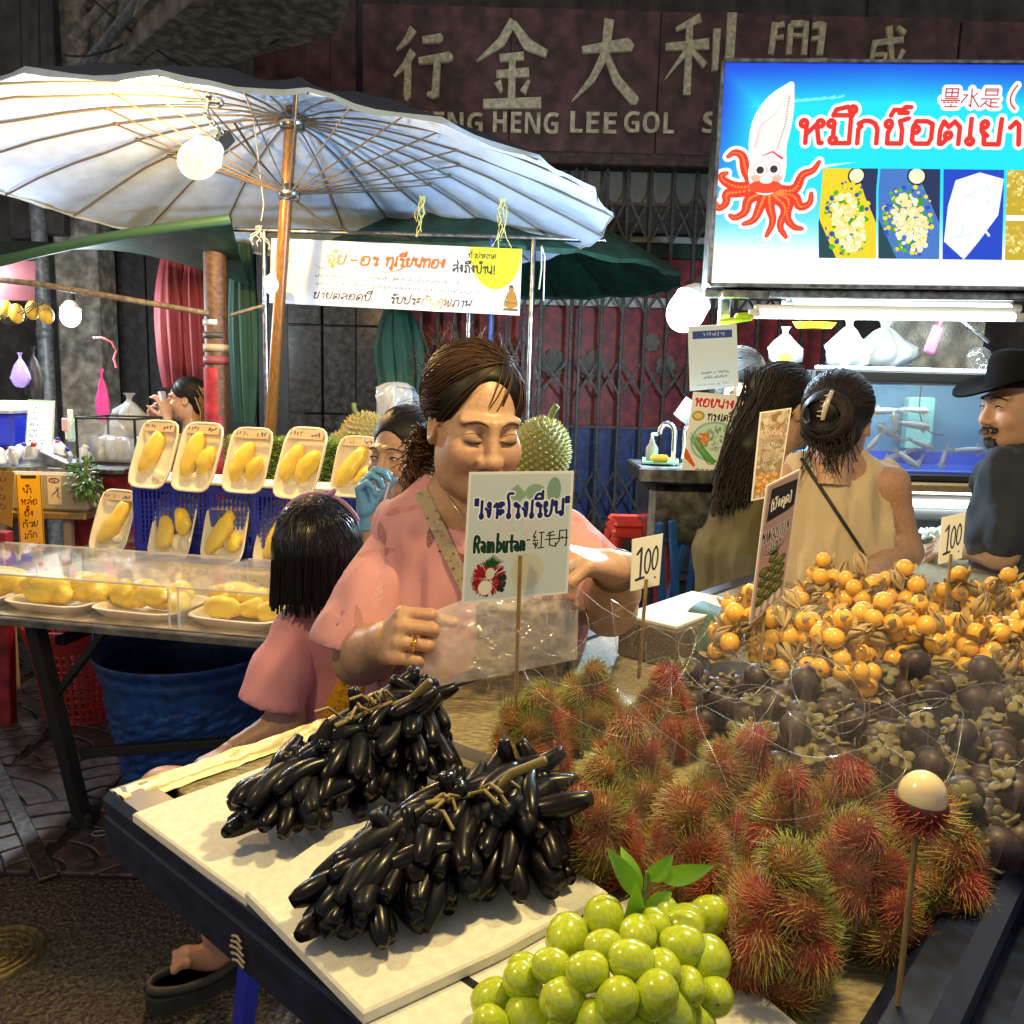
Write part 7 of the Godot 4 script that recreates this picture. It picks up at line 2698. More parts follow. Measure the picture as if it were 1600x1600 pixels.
func cart_signs() -> void:
	rng.seed = 31
	var cv := canvas(512, 640, Color(0.80, 0.85, 0.87))
	for i in 260:
		var a := rng.randf() * TAU
		var r := sqrt(rng.randf())
		cv.line([Vector2(250 + cos(a) * r * 150, 300 + sin(a) * r * 130), Vector2(250 + cos(a) * r * 185, 300 + sin(a) * r * 165)], 4, Color(0.86, 0.70, 0.72).lerp(Color(0.84, 0.84, 0.84), r))
	cv.poly([Vector2(290, 110), Vector2(240, 60), Vector2(180, 110), Vector2(250, 150)], Color(0.55, 0.68, 0.60))
	cv.disc(420, 90, 34, Color(0.50, 0.64, 0.56), 62)
	cv.disc(330, 100, 50, Color(0.55, 0.68, 0.60), 40)
	cv.disc(310, 500, 78, Color(0.80, 0.80, 0.74), 96)
	for i in 420:
		var a := rng.randf() * TAU
		var r := sqrt(rng.randf())
		var p := Vector2(125 + cos(a) * r * 62, 520 + sin(a) * r * 70)
		cv.line([p, p + Vector2(cos(a), sin(a)) * 26], 4, Color(0.45, 0.03, 0.06).lerp(Color(0.75, 0.12, 0.16), rng.randf()))
	for i in 16:
		cv.brush([Vector2(128, 460), Vector2(90 + i * 7, 400 + absf(i - 8) * 5)], 10, 3, Color(0.08, 0.3, 0.12))
	cv.disc(132, 494, 22, Color(0.86, 0.84, 0.78), 30)
	cv.disc(110, 566, 34, Color(0.92, 0.90, 0.84), 38)
	for i in 50:
		cv.disc(190 + rr(-16, 16), 560 + rr(-50, 30), rr(4, 9), Color(0.12, 0.16, 0.14))
	for p in 2:
		var k := Color(0.95, 0.96, 0.98) if p == 0 else Color(0.08, 0.13, 0.46)
		var w := 22 if p == 0 else 9
		cv.write("\"เงาะโรงเรียน\"", 36, 140, 90, w + 5, k, 0.0, 0.57)
		k = Color(0.90, 0.92, 0.90) if p == 0 else Color(0.06, 0.22, 0.14)
		cv.write("Rambutan", 44, 300, 96, w if p == 0 else 15, k, 0.0, 0.40)
		cv.write("-", 300, 306, 62, w - 6 if p == 0 else 9, k, 0.0, 0.4)
		cv.write("紅毛丹", 332, 294, 100, w - 10 if p == 0 else 7, k, 0.0, 0.57, false)
	var edge := Color(0.93, 0.94, 0.94)
	cv.line([Vector2(4, 4), Vector2(508, 4), Vector2(508, 636), Vector2(4, 636), Vector2(4, 4)], 16, edge)
	var m := printed(cv.tex(), 0.25, 0.7)
	var d := 0.95
	var s := thing("rambutan_sign", "laminated Rambutan sign with blue Thai and green lettering on a bamboo skewer", "sign", Z(806, 1090, d))
	plate(s, "print", Z(721, 944, d - 0.004), Z(887, 927, d + 0.004), Z(897, 736, d + 0.01), Z(733, 738, d), 0.003, m, M.white)
	skewer(s, Z(813, 868, d - 0.006), Z(804, 1150, d - 0.002))
	var tags := [["white 100 price tag on a stick by the woman's bracelet", [[985, 924], [1030, 914], [1036, 834], [988, 843]], 1.08, [1010, 905, 998, 1060]], ["white 100 price tag standing among the golden berries at the right", [[1467, 882], [1503, 872], [1509, 801], [1473, 809]], 1.42, [1486, 866, 1476, 960]]]
	for q in tags:
		cv = canvas(192, 256, Color(0.86, 0.85, 0.80))
		cv.line([Vector2(36, 78), Vector2(62, 52), Vector2(58, 200), Vector2(30, 206), Vector2(84, 200)], 13, Color(0.10, 0.09, 0.20))
		cv.line(Cv.round_off([Vector2(104, 62), Vector2(86, 90), Vector2(84, 160), Vector2(104, 190), Vector2(120, 150), Vector2(120, 84), Vector2(104, 62)]), 11, Color(0.10, 0.09, 0.20))
		cv.line(Cv.round_off([Vector2(152, 56), Vector2(134, 84), Vector2(132, 150), Vector2(150, 178), Vector2(168, 140), Vector2(168, 78), Vector2(152, 56)]), 11, Color(0.10, 0.09, 0.20))
		cv.disc(158, 212, 6, Color(0.12, 0.1, 0.2))
		var c: Array = q[1]
		s = thing("price_tag", q[0], "price tag", Z(q[3][2], q[3][3], q[2]))
		plate(s, "print", Z(c[0][0], c[0][1], q[2]), Z(c[1][0], c[1][1], q[2]), Z(c[2][0], c[2][1], q[2] + 0.008), Z(c[3][0], c[3][1], q[2] + 0.008), 0.004, printed(cv.tex(), 0.5, 0.2), M.white)
		skewer(s, Z(q[3][0], q[3][1], q[2] - 0.004), Z(q[3][2], q[3][3], q[2] - 0.004))
	# mangosteen sign
	cv = canvas(256, 900, Color(0.66, 0.50, 0.50))
	cv.im.fill_rect(Rect2i(0, 0, 256, 470), Color(0.60, 0.48, 0.50))
	cv.poly([Vector2(40, 40), Vector2(246, 56), Vector2(240, 236), Vector2(30, 250)], Color(0.12, 0.09, 0.10))
	cv.write("[มังคุด]", 52, 128, 62, 9, Color(0.82, 0.80, 0.78), 0.0, 0.55)
	for p in 2:
		cv.write("MANGOSTEEN", 14, 304, 96, 13 if p == 0 else 6, Color(0.80, 0.76, 0.74) if p == 0 else Color(0.10, 0.05, 0.07), 0.0, 0.25, false)
		cv.write("山竹", 66, 412, 66, 14 if p == 0 else 7, Color(0.82, 0.78, 0.76) if p == 0 else Color(0.08, 0.05, 0.06), 0.0, 0.9, false)
	for i in 5:
		for j in 3 if i else 1:
			var x: float = 128 + (j - 1) * 62.0 + (62.0 if i == 0 else 0.0) + rr(-6, 6)
			var y: float = 520 + i * 66.0
			cv.disc(x, y, 38, Color(0.10, 0.14, 0.03), 32)
			cv.disc(x, y - 3, 32, Color(0.28, 0.34, 0.09).lerp(Color(0.40, 0.42, 0.14), rng.randf()), 26)
			cv.disc(x - 6, y - 12, 10, Color(0.55, 0.58, 0.28), 7)
	for i in 9:
		cv.brush([Vector2(128, 500), Vector2(128 + (i - 4) * 22, 430 + absf(i - 4) * 8)], 10, 3, Color(0.12, 0.20, 0.05))
	for i in 4:
		cv.disc(50 + i * 52, 846, 19, Color(0.84, 0.78, 0.70), 34)
	cv.line([Vector2(4, 4), Vector2(252, 4), Vector2(252, 896), Vector2(4, 896), Vector2(4, 4)], 14, Color(0.78, 0.72, 0.70))
	d = 1.16
	s = thing("mangosteen_sign", "tall mauve mangosteen sign slanting on a stick in front of the beige dressed woman", "sign", Z(1188, 1020, d))
	plate(s, "print", Z(1172, 976, d - 0.01), Z(1224, 930, d + 0.015), Z(1251, 733, d + 0.03), Z(1199, 759, d), 0.003, printed(cv.tex(), 0.3, 0.6), M.white)
	skewer(s, Z(1200, 900, d + 0.012), Z(1186, 1050, d - 0.002))
	cv = canvas(256, 720, Color(0.46, 0.36, 0.24))
	for i in 300:
		cv.disc(rng.randf() * 256, rng.randf() * 720, rr(10, 40), Color(0.46, 0.36, 0.22).lerp(Color(0.70, 0.66, 0.60), rng.randf()))
	for p in 2:
		rng.seed = 66
		cv.scribble(30, 150, 180, 52, 14 if p == 0 else 6, Color(0.82, 0.76, 0.66) if p == 0 else Color(0.50, 0.20, 0.05), rng)
		cv.scribble(36, 262, 170, 40, 12 if p == 0 else 5, Color(0.80, 0.78, 0.72) if p == 0 else Color(0.14, 0.12, 0.16), rng)
		cv.scribble(60, 356, 110, 84, 14 if p == 0 else 7, Color(0.84, 0.82, 0.76) if p == 0 else Color(0.12, 0.1, 0.1), rng)
	for i in 9:
		cv.disc(60 + (i % 3) * 70, 540 + (i / 3) * 56, 34, Color(0.62, 0.40, 0.08), 28)
		cv.disc(54 + (i % 3) * 70, 534 + (i / 3) * 56, 20, Color(0.78, 0.56, 0.16), 16)
	cv.line([Vector2(4, 4), Vector2(252, 4), Vector2(252, 716), Vector2(4, 716), Vector2(4, 4)], 14, Color(0.80, 0.78, 0.76))
	d = 1.36
	s = thing("berry_sign", "brown golden berry sign standing behind the mangosteen sign", "sign", Z(1200, 940, d))
	plate(s, "print", Z(1174, 783, d), Z(1216, 774, d), Z(1237, 637, d + 0.01), Z(1188, 644, d + 0.01), 0.003, printed(cv.tex(), 0.3, 0.6), M.white)
	skewer(s, Z(1200, 770, d + 0.012), Z(1196, 960, d + 0.012))
	# the peeled rambutan shown on a stick
	d = 0.56
	var c := Z(1440, 1252, d)
	s = thing("peeled_rambutan", "half peeled rambutan with white flesh, on a stick at the front right", "rambutan", c)
	var up := (Z(1444, 1200, d) - Z(1420, 1330, d)).normalized()
	var b := Basis(up.cross(Vector3.BACK).normalized(), up, up.cross(Vector3.BACK).normalized().cross(up))
	var mb := MB.new()
	mb.ball(up * 0.004, Vector3(0.0165, 0.0185, 0.0165), 26, 18, b)
	obj("flesh", mb, mat(0.78, 0.68, 0.42, 0.22, {"sss": 0.4, "coat": 0.5}), s)
	mb = MB.new()
	var prof := []
	for i in 10:
		var a := lerpf(-PI / 2, 0.12, i / 9.0)
		prof.append(Vector2(cos(a) * 0.0182, sin(a) * 0.0205 - 0.001))
	prof.append(Vector2(0.0168, 0.0015))
	mb.lathe(prof, 26, Vector3(), b)
	obj("rind_cup", mb, mat(0.11, 0.02, 0.018, 0.6), s)
	obj("spines", rambutan_mesh(9, 0.9, true)[1], mat(1, 1, 1, 0.5, {"vc": true}), s, Transform3D(b, Vector3(0, -0.002, 0)))
	skewer(s, c - up * 0.018, Z(1392, 1660, d - 0.01), 0.0022)
	# speckled box with papers at the back edge
	var bp := G(1022, 1030, TOP)
	var bx := thing("speckled_box", "brown speckled cardboard box at the cart's back edge holding papers", "box", bp, Basis(CL, Vector3.UP, CL.cross(Vector3.UP)))
	var speck := mat(0.40, 0.29, 0.17, 0.7, {"tex": noisy(56, 0.05, 0.25, 1.0, 3, FastNoiseLite.TYPE_CELLULAR), "tri": 9.0})
	M.speckle = speck
	mb = MB.new()
	mb.box(Vector3(0.1, 0.035, 0.0), Vector3(0.26, 0.07, 0.12), 0.004)
	obj("box", mb, speck, bx)
	mb = MB.new()
	mb.box(Vector3(0.1, 0.0735, 0.0), Vector3(0.25, 0.006, 0.11), 0.001)
	obj("paper", mb, mat(0.72, 0.72, 0.66, 0.7), bx)
	mb = MB.new()
	var rows := []
	for i in 8:
		var u := i / 7.0
		rows.append(PackedVector3Array([bp + CL * (0.02 + 0.11 * u) + CW * 0.02 + Vector3.UP * (0.035 + 0.05 * u + 0.018 * sin(u * 3.0)), bp + CL * (0.02 + 0.11 * u) + CW * 0.10 + Vector3.UP * (0.022 + 0.052 * u + 0.018 * sin(u * 3.0))]))
	mb.grid(rows)
	var bk := tag(obj("booklet", mb, mat(0.02, 0.08, 0.045, 0.4)), "dark green booklet curling over the speckled box", "booklet")
	# blue stool under the cart
	var st := thing("blue_stool", "blue plastic stool under the cart's near left side", "stool", tp(-0.0, 0.33, 0.0))
	mb = MB.new()
	mb.box(Vector3(0, 0.45, 0), Vector3(0.3, 0.03, 0.3), 0.014)
	obj("seat", mb, M.bluecrate, st)
	for q in [[-1, -1], [1, -1], [-1, 1], [1, 1]]:
		mb = MB.new()
		mb.bar(Vector3(q[0] * 0.16, 0, q[1] * 0.16), Vector3(q[0] * 0.12, 0.44, q[1] * 0.12), 0.05, 0.05, 0.008)
		obj("leg", mb, M.bluecrate, st)

func skewer(parent: Node3D, a: Vector3, b: Vector3, r := 0.0025) -> void:
	var mb := MB.new()
	mb.tube([a - parent.position, b - parent.position], r, 8)
	obj("stick", mb, M.wood, parent)

# ---------------------------------------------------------------- people
func turned(at: Vector3, yaw: float, pitch: float, roll: float, s := 1.0) -> Transform3D:      # +z is where the face looks
	return Transform3D((Basis(Vector3.UP, yaw) * Basis(Vector3.RIGHT, pitch) * Basis(Vector3.BACK, roll)).scaled(Vector3.ONE * s), at)

func head(mb: MB, T: Transform3D, cell: float, smile: float, shut: bool, man := false) -> Fld:
	var f := Fld.new(Vector3(-0.105, -0.17, -0.125), Vector3(0.105, 0.14, 0.135), cell)
	f.ell(Vector3(0, 0.036, -0.018), Vector3(0.074, 0.084, 0.094), 0.01)
	f.ell(Vector3(0, -0.030, 0.026), Vector3(0.062, 0.080, 0.060), 0.03)
	f.ell(Vector3(0, -0.092, 0.052), Vector3(0.030 if not man else 0.036, 0.022, 0.026), 0.035)
	for s in [-1.0, 1.0]:
		f.ell(Vector3(s * 0.046, -0.068, 0.016), Vector3(0.014, 0.028, 0.028), 0.04)
		f.ell(Vector3(s * 0.041, -0.034 + 0.004 * smile, 0.060), Vector3(0.024, 0.023 + 0.003 * smile, 0.022 + 0.004 * smile), 0.026)
		f.ell(Vector3(s * 0.033, 0.000, 0.094), Vector3(0.019, 0.010, 0.013), 0.016, Basis(), true)
		f.ell(Vector3(s * 0.033, 0.0, 0.0745), Vector3(0.0165, 0.0125, 0.0125), 0.006)
		f.cap(Vector3(s * 0.014, 0.024, 0.087), Vector3(s * 0.050, 0.024, 0.070), 0.008, 0.006, 0.016)
		if shut:
			f.cap(Vector3(s * 0.020, -0.0045, 0.0865), Vector3(s * 0.047, -0.0035, 0.0765), 0.0026, 0.002, 0.004)
		# ears
		f.ell(Vector3(s * 0.074, -0.006, -0.008), Vector3(0.010, 0.031, 0.019), 0.008, Basis(Vector3.UP, s * 0.45) * Basis(Vector3.RIGHT, -0.15))
		f.ell(Vector3(s * 0.082, -0.002, 0.000), Vector3(0.006, 0.019, 0.010), 0.006, Basis(Vector3.UP, s * 0.45), true)
		f.ell(Vector3(s * 0.0145, -0.0415, 0.0905), Vector3(0.0095, 0.0085, 0.0105), 0.009)
		f.ell(Vector3(s * 0.0075, -0.0475, 0.0985), Vector3(0.0042, 0.0030, 0.0045), 0.003, Basis(), true)
		# fold from nose to mouth corner
		f.cap(Vector3(s * 0.023, -0.043, 0.090), Vector3(s * (0.032 + 0.004 * smile), -0.066, 0.080), 0.0015, 0.0015, 0.008, true)
	f.cap(Vector3(0, 0.016, 0.083), Vector3(0, -0.030, 0.101), 0.0085, 0.0095, 0.014)
	f.ell(Vector3(0, -0.037, 0.1025), Vector3(0.0125, 0.0105, 0.0115), 0.008)
	var up := 0.006 * smile
	for s in [-1.0, 1.0]:
		f.chain([Vector3(0, -0.0655, 0.0955), Vector3(s * 0.012, -0.0645 + up * 0.3, 0.0935), Vector3(s * (0.024 + 0.004 * smile), -0.068 + up, 0.083)], [0.0052, 0.0052, 0.0025], 0.006)
		f.chain([Vector3(0, -0.0765, 0.0930), Vector3(s * 0.011, -0.0755 + up * 0.3, 0.0915), Vector3(s * (0.023 + 0.004 * smile), -0.070 + up, 0.082)], [0.0066, 0.006, 0.0025], 0.006)
		f.cap(Vector3(0, -0.0707, 0.1015), Vector3(s * (0.025 + 0.004 * smile), -0.0695 + up, 0.0865), 0.0016, 0.001, 0.0025, true)
	f.cap(Vector3(0, -0.05, -0.02), Vector3(0, -0.18, -0.035), 0.052, 0.050 if not man else 0.06, 0.03)
	mb.T = T
	var paint := func(p: Vector3) -> Color:
		var k := Color(1, 1, 1)
		var lip := (Vector2(p.x / (0.028 + 0.004 * smile), (p.y + 0.070 - up * absf(p.x) / 0.026) / 0.0105)).length()
		if p.z > 0.07 and lip < 1.2:
			k = k.lerp(Color(0.80, 0.42, 0.42), clampf((1.2 - lip) * 3.0, 0, 1) * (0.4 if man else 0.9))
		var cheek := Vector3(absf(p.x) - 0.043, p.y + 0.03, p.z - 0.07).length() / 0.035
		k = k.lerp(Color(1.0, 0.80, 0.76), clampf(1.0 - cheek, 0, 1) * 0.6)
		return k
	f.mesh(mb, paint)
	mb.T = Transform3D()
	return f

func face_marks(t: Node3D, f: Fld, T: Transform3D, shut: bool, brow: Color, thick := 1.0) -> void:
	var at := func(x: float, y: float, lift := 0.0006) -> Vector3:
		var p := f.hit(Vector3(x, y, 0.13), Vector3(0, 0, -1), 0.14)
		return p + Vector3(0, 0, lift)
	for s in [-1.0, 1.0]:
		var mb := MB.new()
		mb.T = T.translated(-t.position)
		var p := []
		var r := []
		for i in 9:
			var u := i / 8.0
			p.append(at.call(s * lerpf(0.013, 0.053, u), 0.0205 + 0.0065 * sin(PI * pow(u, 0.8)) - 0.002 * u, 0.0))
			r.append(0.0021 * thick * (0.5 + sin(PI * clampf(u * 0.85 + 0.1, 0, 1))))
		mb.tube(p, r, 6, true, Vector2(1.0, 0.6))
		obj("eyebrow", mb, mat(brow.r, brow.g, brow.b, 0.8), t)
		mb = MB.new()
		mb.T = T.translated(-t.position)
		p = []
		r = []
		for i in 9:
			var u := i / 8.0
			var y := (-0.0065 - 0.0022 * sin(PI * u)) if shut else (0.0045 * sin(PI * u) - 0.0015)
			p.append(at.call(s * lerpf(0.0195, 0.048, u), y))
			r.append(0.0014 * (0.45 + sin(PI * clampf(u * 0.9 + 0.08, 0, 1))))
		mb.tube(p, r, 6)
		obj("lash_line", mb, M.hair, t)
		if shut:
			mb = MB.new()
			mb.T = T.translated(-t.position)
			p = []
			for i in 8:
				var u := i / 7.0
				p.append(at.call(s * lerpf(0.021, 0.049, u), 0.0035 + 0.004 * sin(PI * u), -0.0004))
			mb.tube(p, 0.0007, 5)
			obj("eyelid_crease", mb, mat(0.20, 0.09, 0.055, 0.6), t)
		else:
			mb = MB.new()
			mb.T = T.translated(-t.position)
			mb.ball(at.call(s * 0.033, -0.001, -0.006), Vector3(0.0115, 0.0048, 0.0072), 14, 8)
			obj("eye", mb, mat(0.6, 0.58, 0.55, 0.2), t)
			mb = MB.new()
			mb.T = T.translated(-t.position)
			mb.ball(at.call(s * 0.033 - 0.002, -0.0005, -0.0025), Vector3(0.0046, 0.0045, 0.0042), 12, 8)
			obj("iris", mb, mat(0.02, 0.012, 0.008, 0.15), t)

func hand(mb: MB, T: Transform3D, side: float, curl: Array, cell := 0.003, spread := 0.05, thumb := Vector3(0.75, 0.65, 0.3), tb := 0.5) -> void:
	var f := Fld.new(Vector3(-0.085, -0.05, -0.06), Vector3(0.085, 0.21, 0.11), cell)
	var kx := [0.031, 0.0105, -0.0115, -0.032]
	var ky := [0.086, 0.091, 0.086, 0.077]
	var ln := [[0.042, 0.026, 0.020], [0.046, 0.030, 0.021], [0.043, 0.027, 0.021], [0.034, 0.021, 0.018]]
	f.cap(Vector3(0, -0.05, 0), Vector3(0, 0.012, 0), 0.025, 0.025, 0.01)
	for i in 4:
		var k := Vector3(kx[i] * side, ky[i], -0.002)
		f.cap(Vector3(kx[i] * side * 0.55, 0.012, 0.002), k, 0.017, 0.0112, 0.014)
		var a := 0.0
		var p := k
		var sp: float = (1.5 - i) * spread * side
		for j in 3:
			a += curl[i][j]
			var d := (Vector3(sin(sp), 0, 0) + Vector3(0, cos(a), sin(a))).normalized()
			var q: Vector3 = p + d * ln[i][j]
			f.cap(p, q, 0.0102 - 0.0009 * j, 0.0094 - 0.0010 * j, 0.0035)
			p = q
	f.ell(Vector3(0.024 * side, 0.034, 0.014), Vector3(0.017, 0.028, 0.015), 0.012)
	var b := Vector3(0.022 * side, 0.026, 0.010)
	var d := (thumb * Vector3(side, 1, 1)).normalized()
	var q := b + d * 0.044
	f.cap(b, q, 0.014, 0.0112, 0.008)
	var d2 := d.rotated(Vector3(0, 1, 0), -tb * side).rotated(Vector3(0, 0, 1), tb * 0.5 * side)
	f.cap(q, q + d2 * 0.03, 0.0108, 0.0098, 0.004)
	f.cap(q + d2 * 0.03, q + d2 * 0.051, 0.0098, 0.0078, 0.004)
	mb.T = T
	f.mesh(mb, func(p: Vector3) -> Color: return Color(1.0, 0.92, 0.88) if p.y > 0.1 or p.z > 0.03 else Color(1, 1, 1))
	mb.T = Transform3D()

func field(chains: Array, cell: float, k: float) -> Fld:
	var lo := Vector3.ONE * 1e6
	var hi := -lo
	for c in chains:
		for i in c[0].size():
			lo = lo.min(c[0][i] - Vector3.ONE * (c[1][i] + 0.035))
			hi = hi.max(c[0][i] + Vector3.ONE * (c[1][i] + 0.035))
	var f := Fld.new(lo, hi, cell)
	for c in chains:
		f.chain(c[0], c[1], k)
	return f

func skin_part(t: Node3D, mb: MB, called := "body", m: Material = null) -> void:
	obj(called, mb, m if m else M.skin, t, Transform3D(Basis(), -t.position))

func cloth(t: Node3D, called: String, f: Fld, m: Material, sd := 3, amp := 0.008, stretch := Vector3(9, 3.5, 9)) -> void:
	f.folds(fast_noise(sd, 1.0, 2), amp, stretch)
	f.folds(fast_noise(sd + 7, 1.0, 2), amp * 0.45, stretch * Vector3(2.6, 1.5, 2.6))
	var mb := MB.new()
	f.mesh(mb)
	skin_part(t, mb, called, m)

func strands(mb: MB, T: Transform3D, n: int, start: Callable, end: Vector3, rad: Vector3, ctr: Vector3, thick: float, lift: float, a: Color, b: Color) -> void:      # hair combed over the skull to one point
	for i in n:
		var p0: Vector3 = start.call(i)
		var e := end + Vector3(rr(-0.018, 0.018), rr(-0.018, 0.018), rr(-0.008, 0.008))
		var u0 := ((p0 - ctr) / rad).normalized()
		var u1 := ((e - ctr) / rad).normalized()
		var path := []
		var l := 1.0 + lift * rng.randf()
		var wob := rr(-0.05, 0.05)
		for j in 10:
			var t := j / 9.0
			var u := u0.slerp(u1, t)
			u = (u + Vector3(0, 0.25 * sin(PI * t), 0) + u.cross(Vector3.UP) * wob * sin(PI * t)).normalized()
			path.append(T * (ctr + u * rad * lerpf(l, 1.0, t * t) ))
		mb.tint(a.lerp(b, rng.randf()))
		mb.tube(path, [thick * 0.25, thick * 0.7, thick, thick, thick, thick, thick, thick, thick, thick], 4, false)

func ribbon(t: Node3D, called: String, p: Array, w: float, side: Vector3, m: Material) -> void:
	var rows := []
	for q in p:
		rows.append(PackedVector3Array([q - side * w / 2, q, q + side * w / 2]))
	var mb := MB.new()
	mb.grid(rows)
	obj(called, mb, m, t, Transform3D(Basis(), -t.position))

func people() -> void:
	M.hairv = mat(1, 1, 1, 0.5, {"vc": true, "spec": 0.36})
	market_woman()
	child()
	gloved_woman()
	phone_woman()
	long_haired_woman()
	beige_woman()
	hat_man()
	seller()

func market_woman() -> void:
	rng.seed = 210
	var t := thing("person", "smiling woman in a pink printed blouse behind the cart, holding a clear plastic bag", "person", Z(735, 1100, 1.5) * Vector3(1, 0, 1))
	var T := turned(Z(741, 664, 1.37), 0.40, 0.20, -0.02, 0.98)
	T.basis.x *= 0.94
	var mb := MB.new()
	var f := head(mb, T, 0.0034, 1.0, true)
	var N := Z(718, 792, 1.43)
	var SL := Z(640, 836, 1.46)
	var SR := Z(872, 842, 1.43)
	var EL := Z(562, 1028, 1.40)
	var WL := Z(604, 1004, 1.235)
	var ER := Z(952, 950, 1.40)
	var WR := Z(962, 886, 1.235)
	var low := Z(738, 1130, 1.50)
	var body := field([[[T * Vector3(0, -0.09, -0.02), N, Z(735, 900, 1.47), low], [0.05, 0.055, 0.10, 0.13]], [[SL, N, SR], [0.04, 0.05, 0.04]], [[SL, EL], [0.048, 0.042]], [[EL, EL.lerp(WL, 0.45), WL, WL.lerp(EL, -0.12)], [0.043, 0.041, 0.027, 0.026]], [[SR, ER], [0.048, 0.043]], [[ER, ER.lerp(WR, 0.45), WR], [0.043, 0.041, 0.027]]], 0.009, 0.03)
	body.mesh(mb.tint(Color(1, 1, 1)))
	var yl := (WL - EL).normalized()
	var zl := Vector3.UP.cross(yl).normalized()
	var HL := Transform3D(Basis(yl.cross(zl), yl, zl).orthonormalized().rotated(yl, -0.25), WL)
	hand(mb, HL, 1.0, [[1.15, 1.5, 0.9], [1.25, 1.55, 0.9], [1.3, 1.55, 0.9], [1.35, 1.5, 0.8]], 0.003, 0.02, Vector3(0.35, 0.75, 0.75), 0.4)
	var yr := Vector3(-0.80, 0.22, 0.50).normalized()
	var zr := Vector3(-0.15, -0.80, -0.10)
	zr = (zr - yr * zr.dot(yr)).normalized()
	var HR := Transform3D(Basis(yr.cross(zr), yr, zr), WR)
	hand(mb, HR, -1.0, [[0.45, 0.7, 0.4], [0.6, 0.85, 0.5], [0.7, 0.95, 0.5], [0.8, 1.0, 0.5]], 0.003, 0.07, Vector3(0.5, 0.7, 0.55), 0.3)
	skin_part(t, mb)
	face_marks(t, f, T, true, Color(0.05, 0.028, 0.018), 1.15)
	# blouse
	var cv := canvas(512, 512, Color(0.93, 0.90, 0.90))
	var pr := RandomNumberGenerator.new()
	pr.seed = 5
	for i in 11:
		var c := Vector2(pr.randf() * 512, pr.randf() * 512)
		var a := pr.randf() * TAU
		var k: Color = [Color(0.16, 0.15, 0.18), Color(0.95, 1.0, 1.0), Color(0.66, 0.14, 0.18), Color(0.22, 0.22, 0.25)][i % 4]
		var d := Vector2(cos(a), sin(a))
		var e := d.orthogonal()
		cv.poly(Cv.round_off([c, c + d * 20 + e * 15, c + d * 52 + e * 12, c + d * 82, c + d * 52 - e * 12, c + d * 20 - e * 13, c]), k)
		for j in 6:
			cv.line([c + d * (14 + j * 10), c + d * (22 + j * 10) + e * (11 if j % 2 else -11)], 2, Color(0.85, 0.75, 0.75))
	var pink := mat(0.66, 0.33, 0.37, 0.8, {"bump": M.grit, "depth": 0.03, "tex": cv.tex(), "tri": 3.4, "rim": 0.4})
	var tor := field([[[Z(735, 850, 1.45), Z(738, 960, 1.47), Z(740, 1060, 1.49), low], [0.096, 0.108, 0.12, 0.128]], [[Z(672, 838, 1.45), Z(660, 960, 1.47), Z(655, 1110, 1.50)], [0.085, 0.095, 0.10]], [[Z(812, 846, 1.44), Z(828, 960, 1.46), Z(832, 1110, 1.49)], [0.08, 0.095, 0.10]], [[SL, Z(696, 810, 1.45)], [0.050, 0.046]], [[SR, Z(778, 814, 1.45)], [0.048, 0.046]], [[Z(676, 768, 1.47), Z(722, 782, 1.52), Z(780, 790, 1.46)], [0.024, 0.032, 0.022]]], 0.009, 0.045)
	tor.ell(Z(738, 782, 1.36), Vector3(0.052, 0.060, 0.07), 0.02, Basis(), true)
	cloth(t, "blouse", tor, pink, 3, 0.015, Vector3(12, 3.5, 12))
	var s1 := field([[[SL, SL.lerp(EL, 0.5) + Vector3(-0.012, 0.012, 0), Z(556, 1010, 1.395)], [0.054, 0.066, 0.078]]], 0.008, 0.03)
	s1.folds(fast_noise(9, 1.0, 2), 0.010, Vector3(12, 4, 12))
	s1.plane((EL - SL).normalized().lerp(Vector3(0.15, -1, 0), 0.35).normalized(), Z(556, 1012, 1.40))
	s1.cap(Z(556, 985, 1.385), Z(566, 1075, 1.37), 0.044, 0.048, 0.006, true)
	cloth(t, "sleeve", s1, pink, 9, 0.0, Vector3(12, 4, 12))
	var s2 := field([[[SR, SR.lerp(ER, 0.55), Z(934, 944, 1.41)], [0.057, 0.066, 0.072]]], 0.008, 0.03)
	s2.folds(fast_noise(14, 1.0, 2), 0.009, Vector3(12, 4, 12))
	s2.plane((ER - SR).normalized().lerp(Vector3(0, -1, 0.0), 0.3).normalized(), Z(934, 936, 1.41))
	cloth(t, "sleeve", s2, pink, 14, 0.0, Vector3(12, 4, 12))
	# hair
	var hf := Fld.new(Vector3(-0.12, -0.11, -0.15), Vector3(0.12, 0.16, 0.12), 0.005)
	var hc := Vector3(0, 0.046, -0.026)
	var hrad := Vector3(0.089, 0.090, 0.100)
	hf.ell(hc, hrad, 0.01)
	hf.ell(Vector3(0, -0.03, -0.075), Vector3(0.064, 0.06, 0.045), 0.02)
	hf.ell(Vector3(0.0, -0.040, 0.105), Vector3(0.073, 0.142, 0.090), 0.014, Basis(), true)
	for s in [-1.0, 1.0]:
		hf.ell(Vector3(s * 0.086, -0.045, 0.02), Vector3(0.03, 0.058, 0.035), 0.012, Basis(), true)
	var hm := MB.new()
	hm.T = T
	hm.tint(Color(0.007, 0.004, 0.0035))
	hf.mesh(hm)
	hm.T = Transform3D()
	var tail := Vector3(-0.055, -0.045, -0.095)
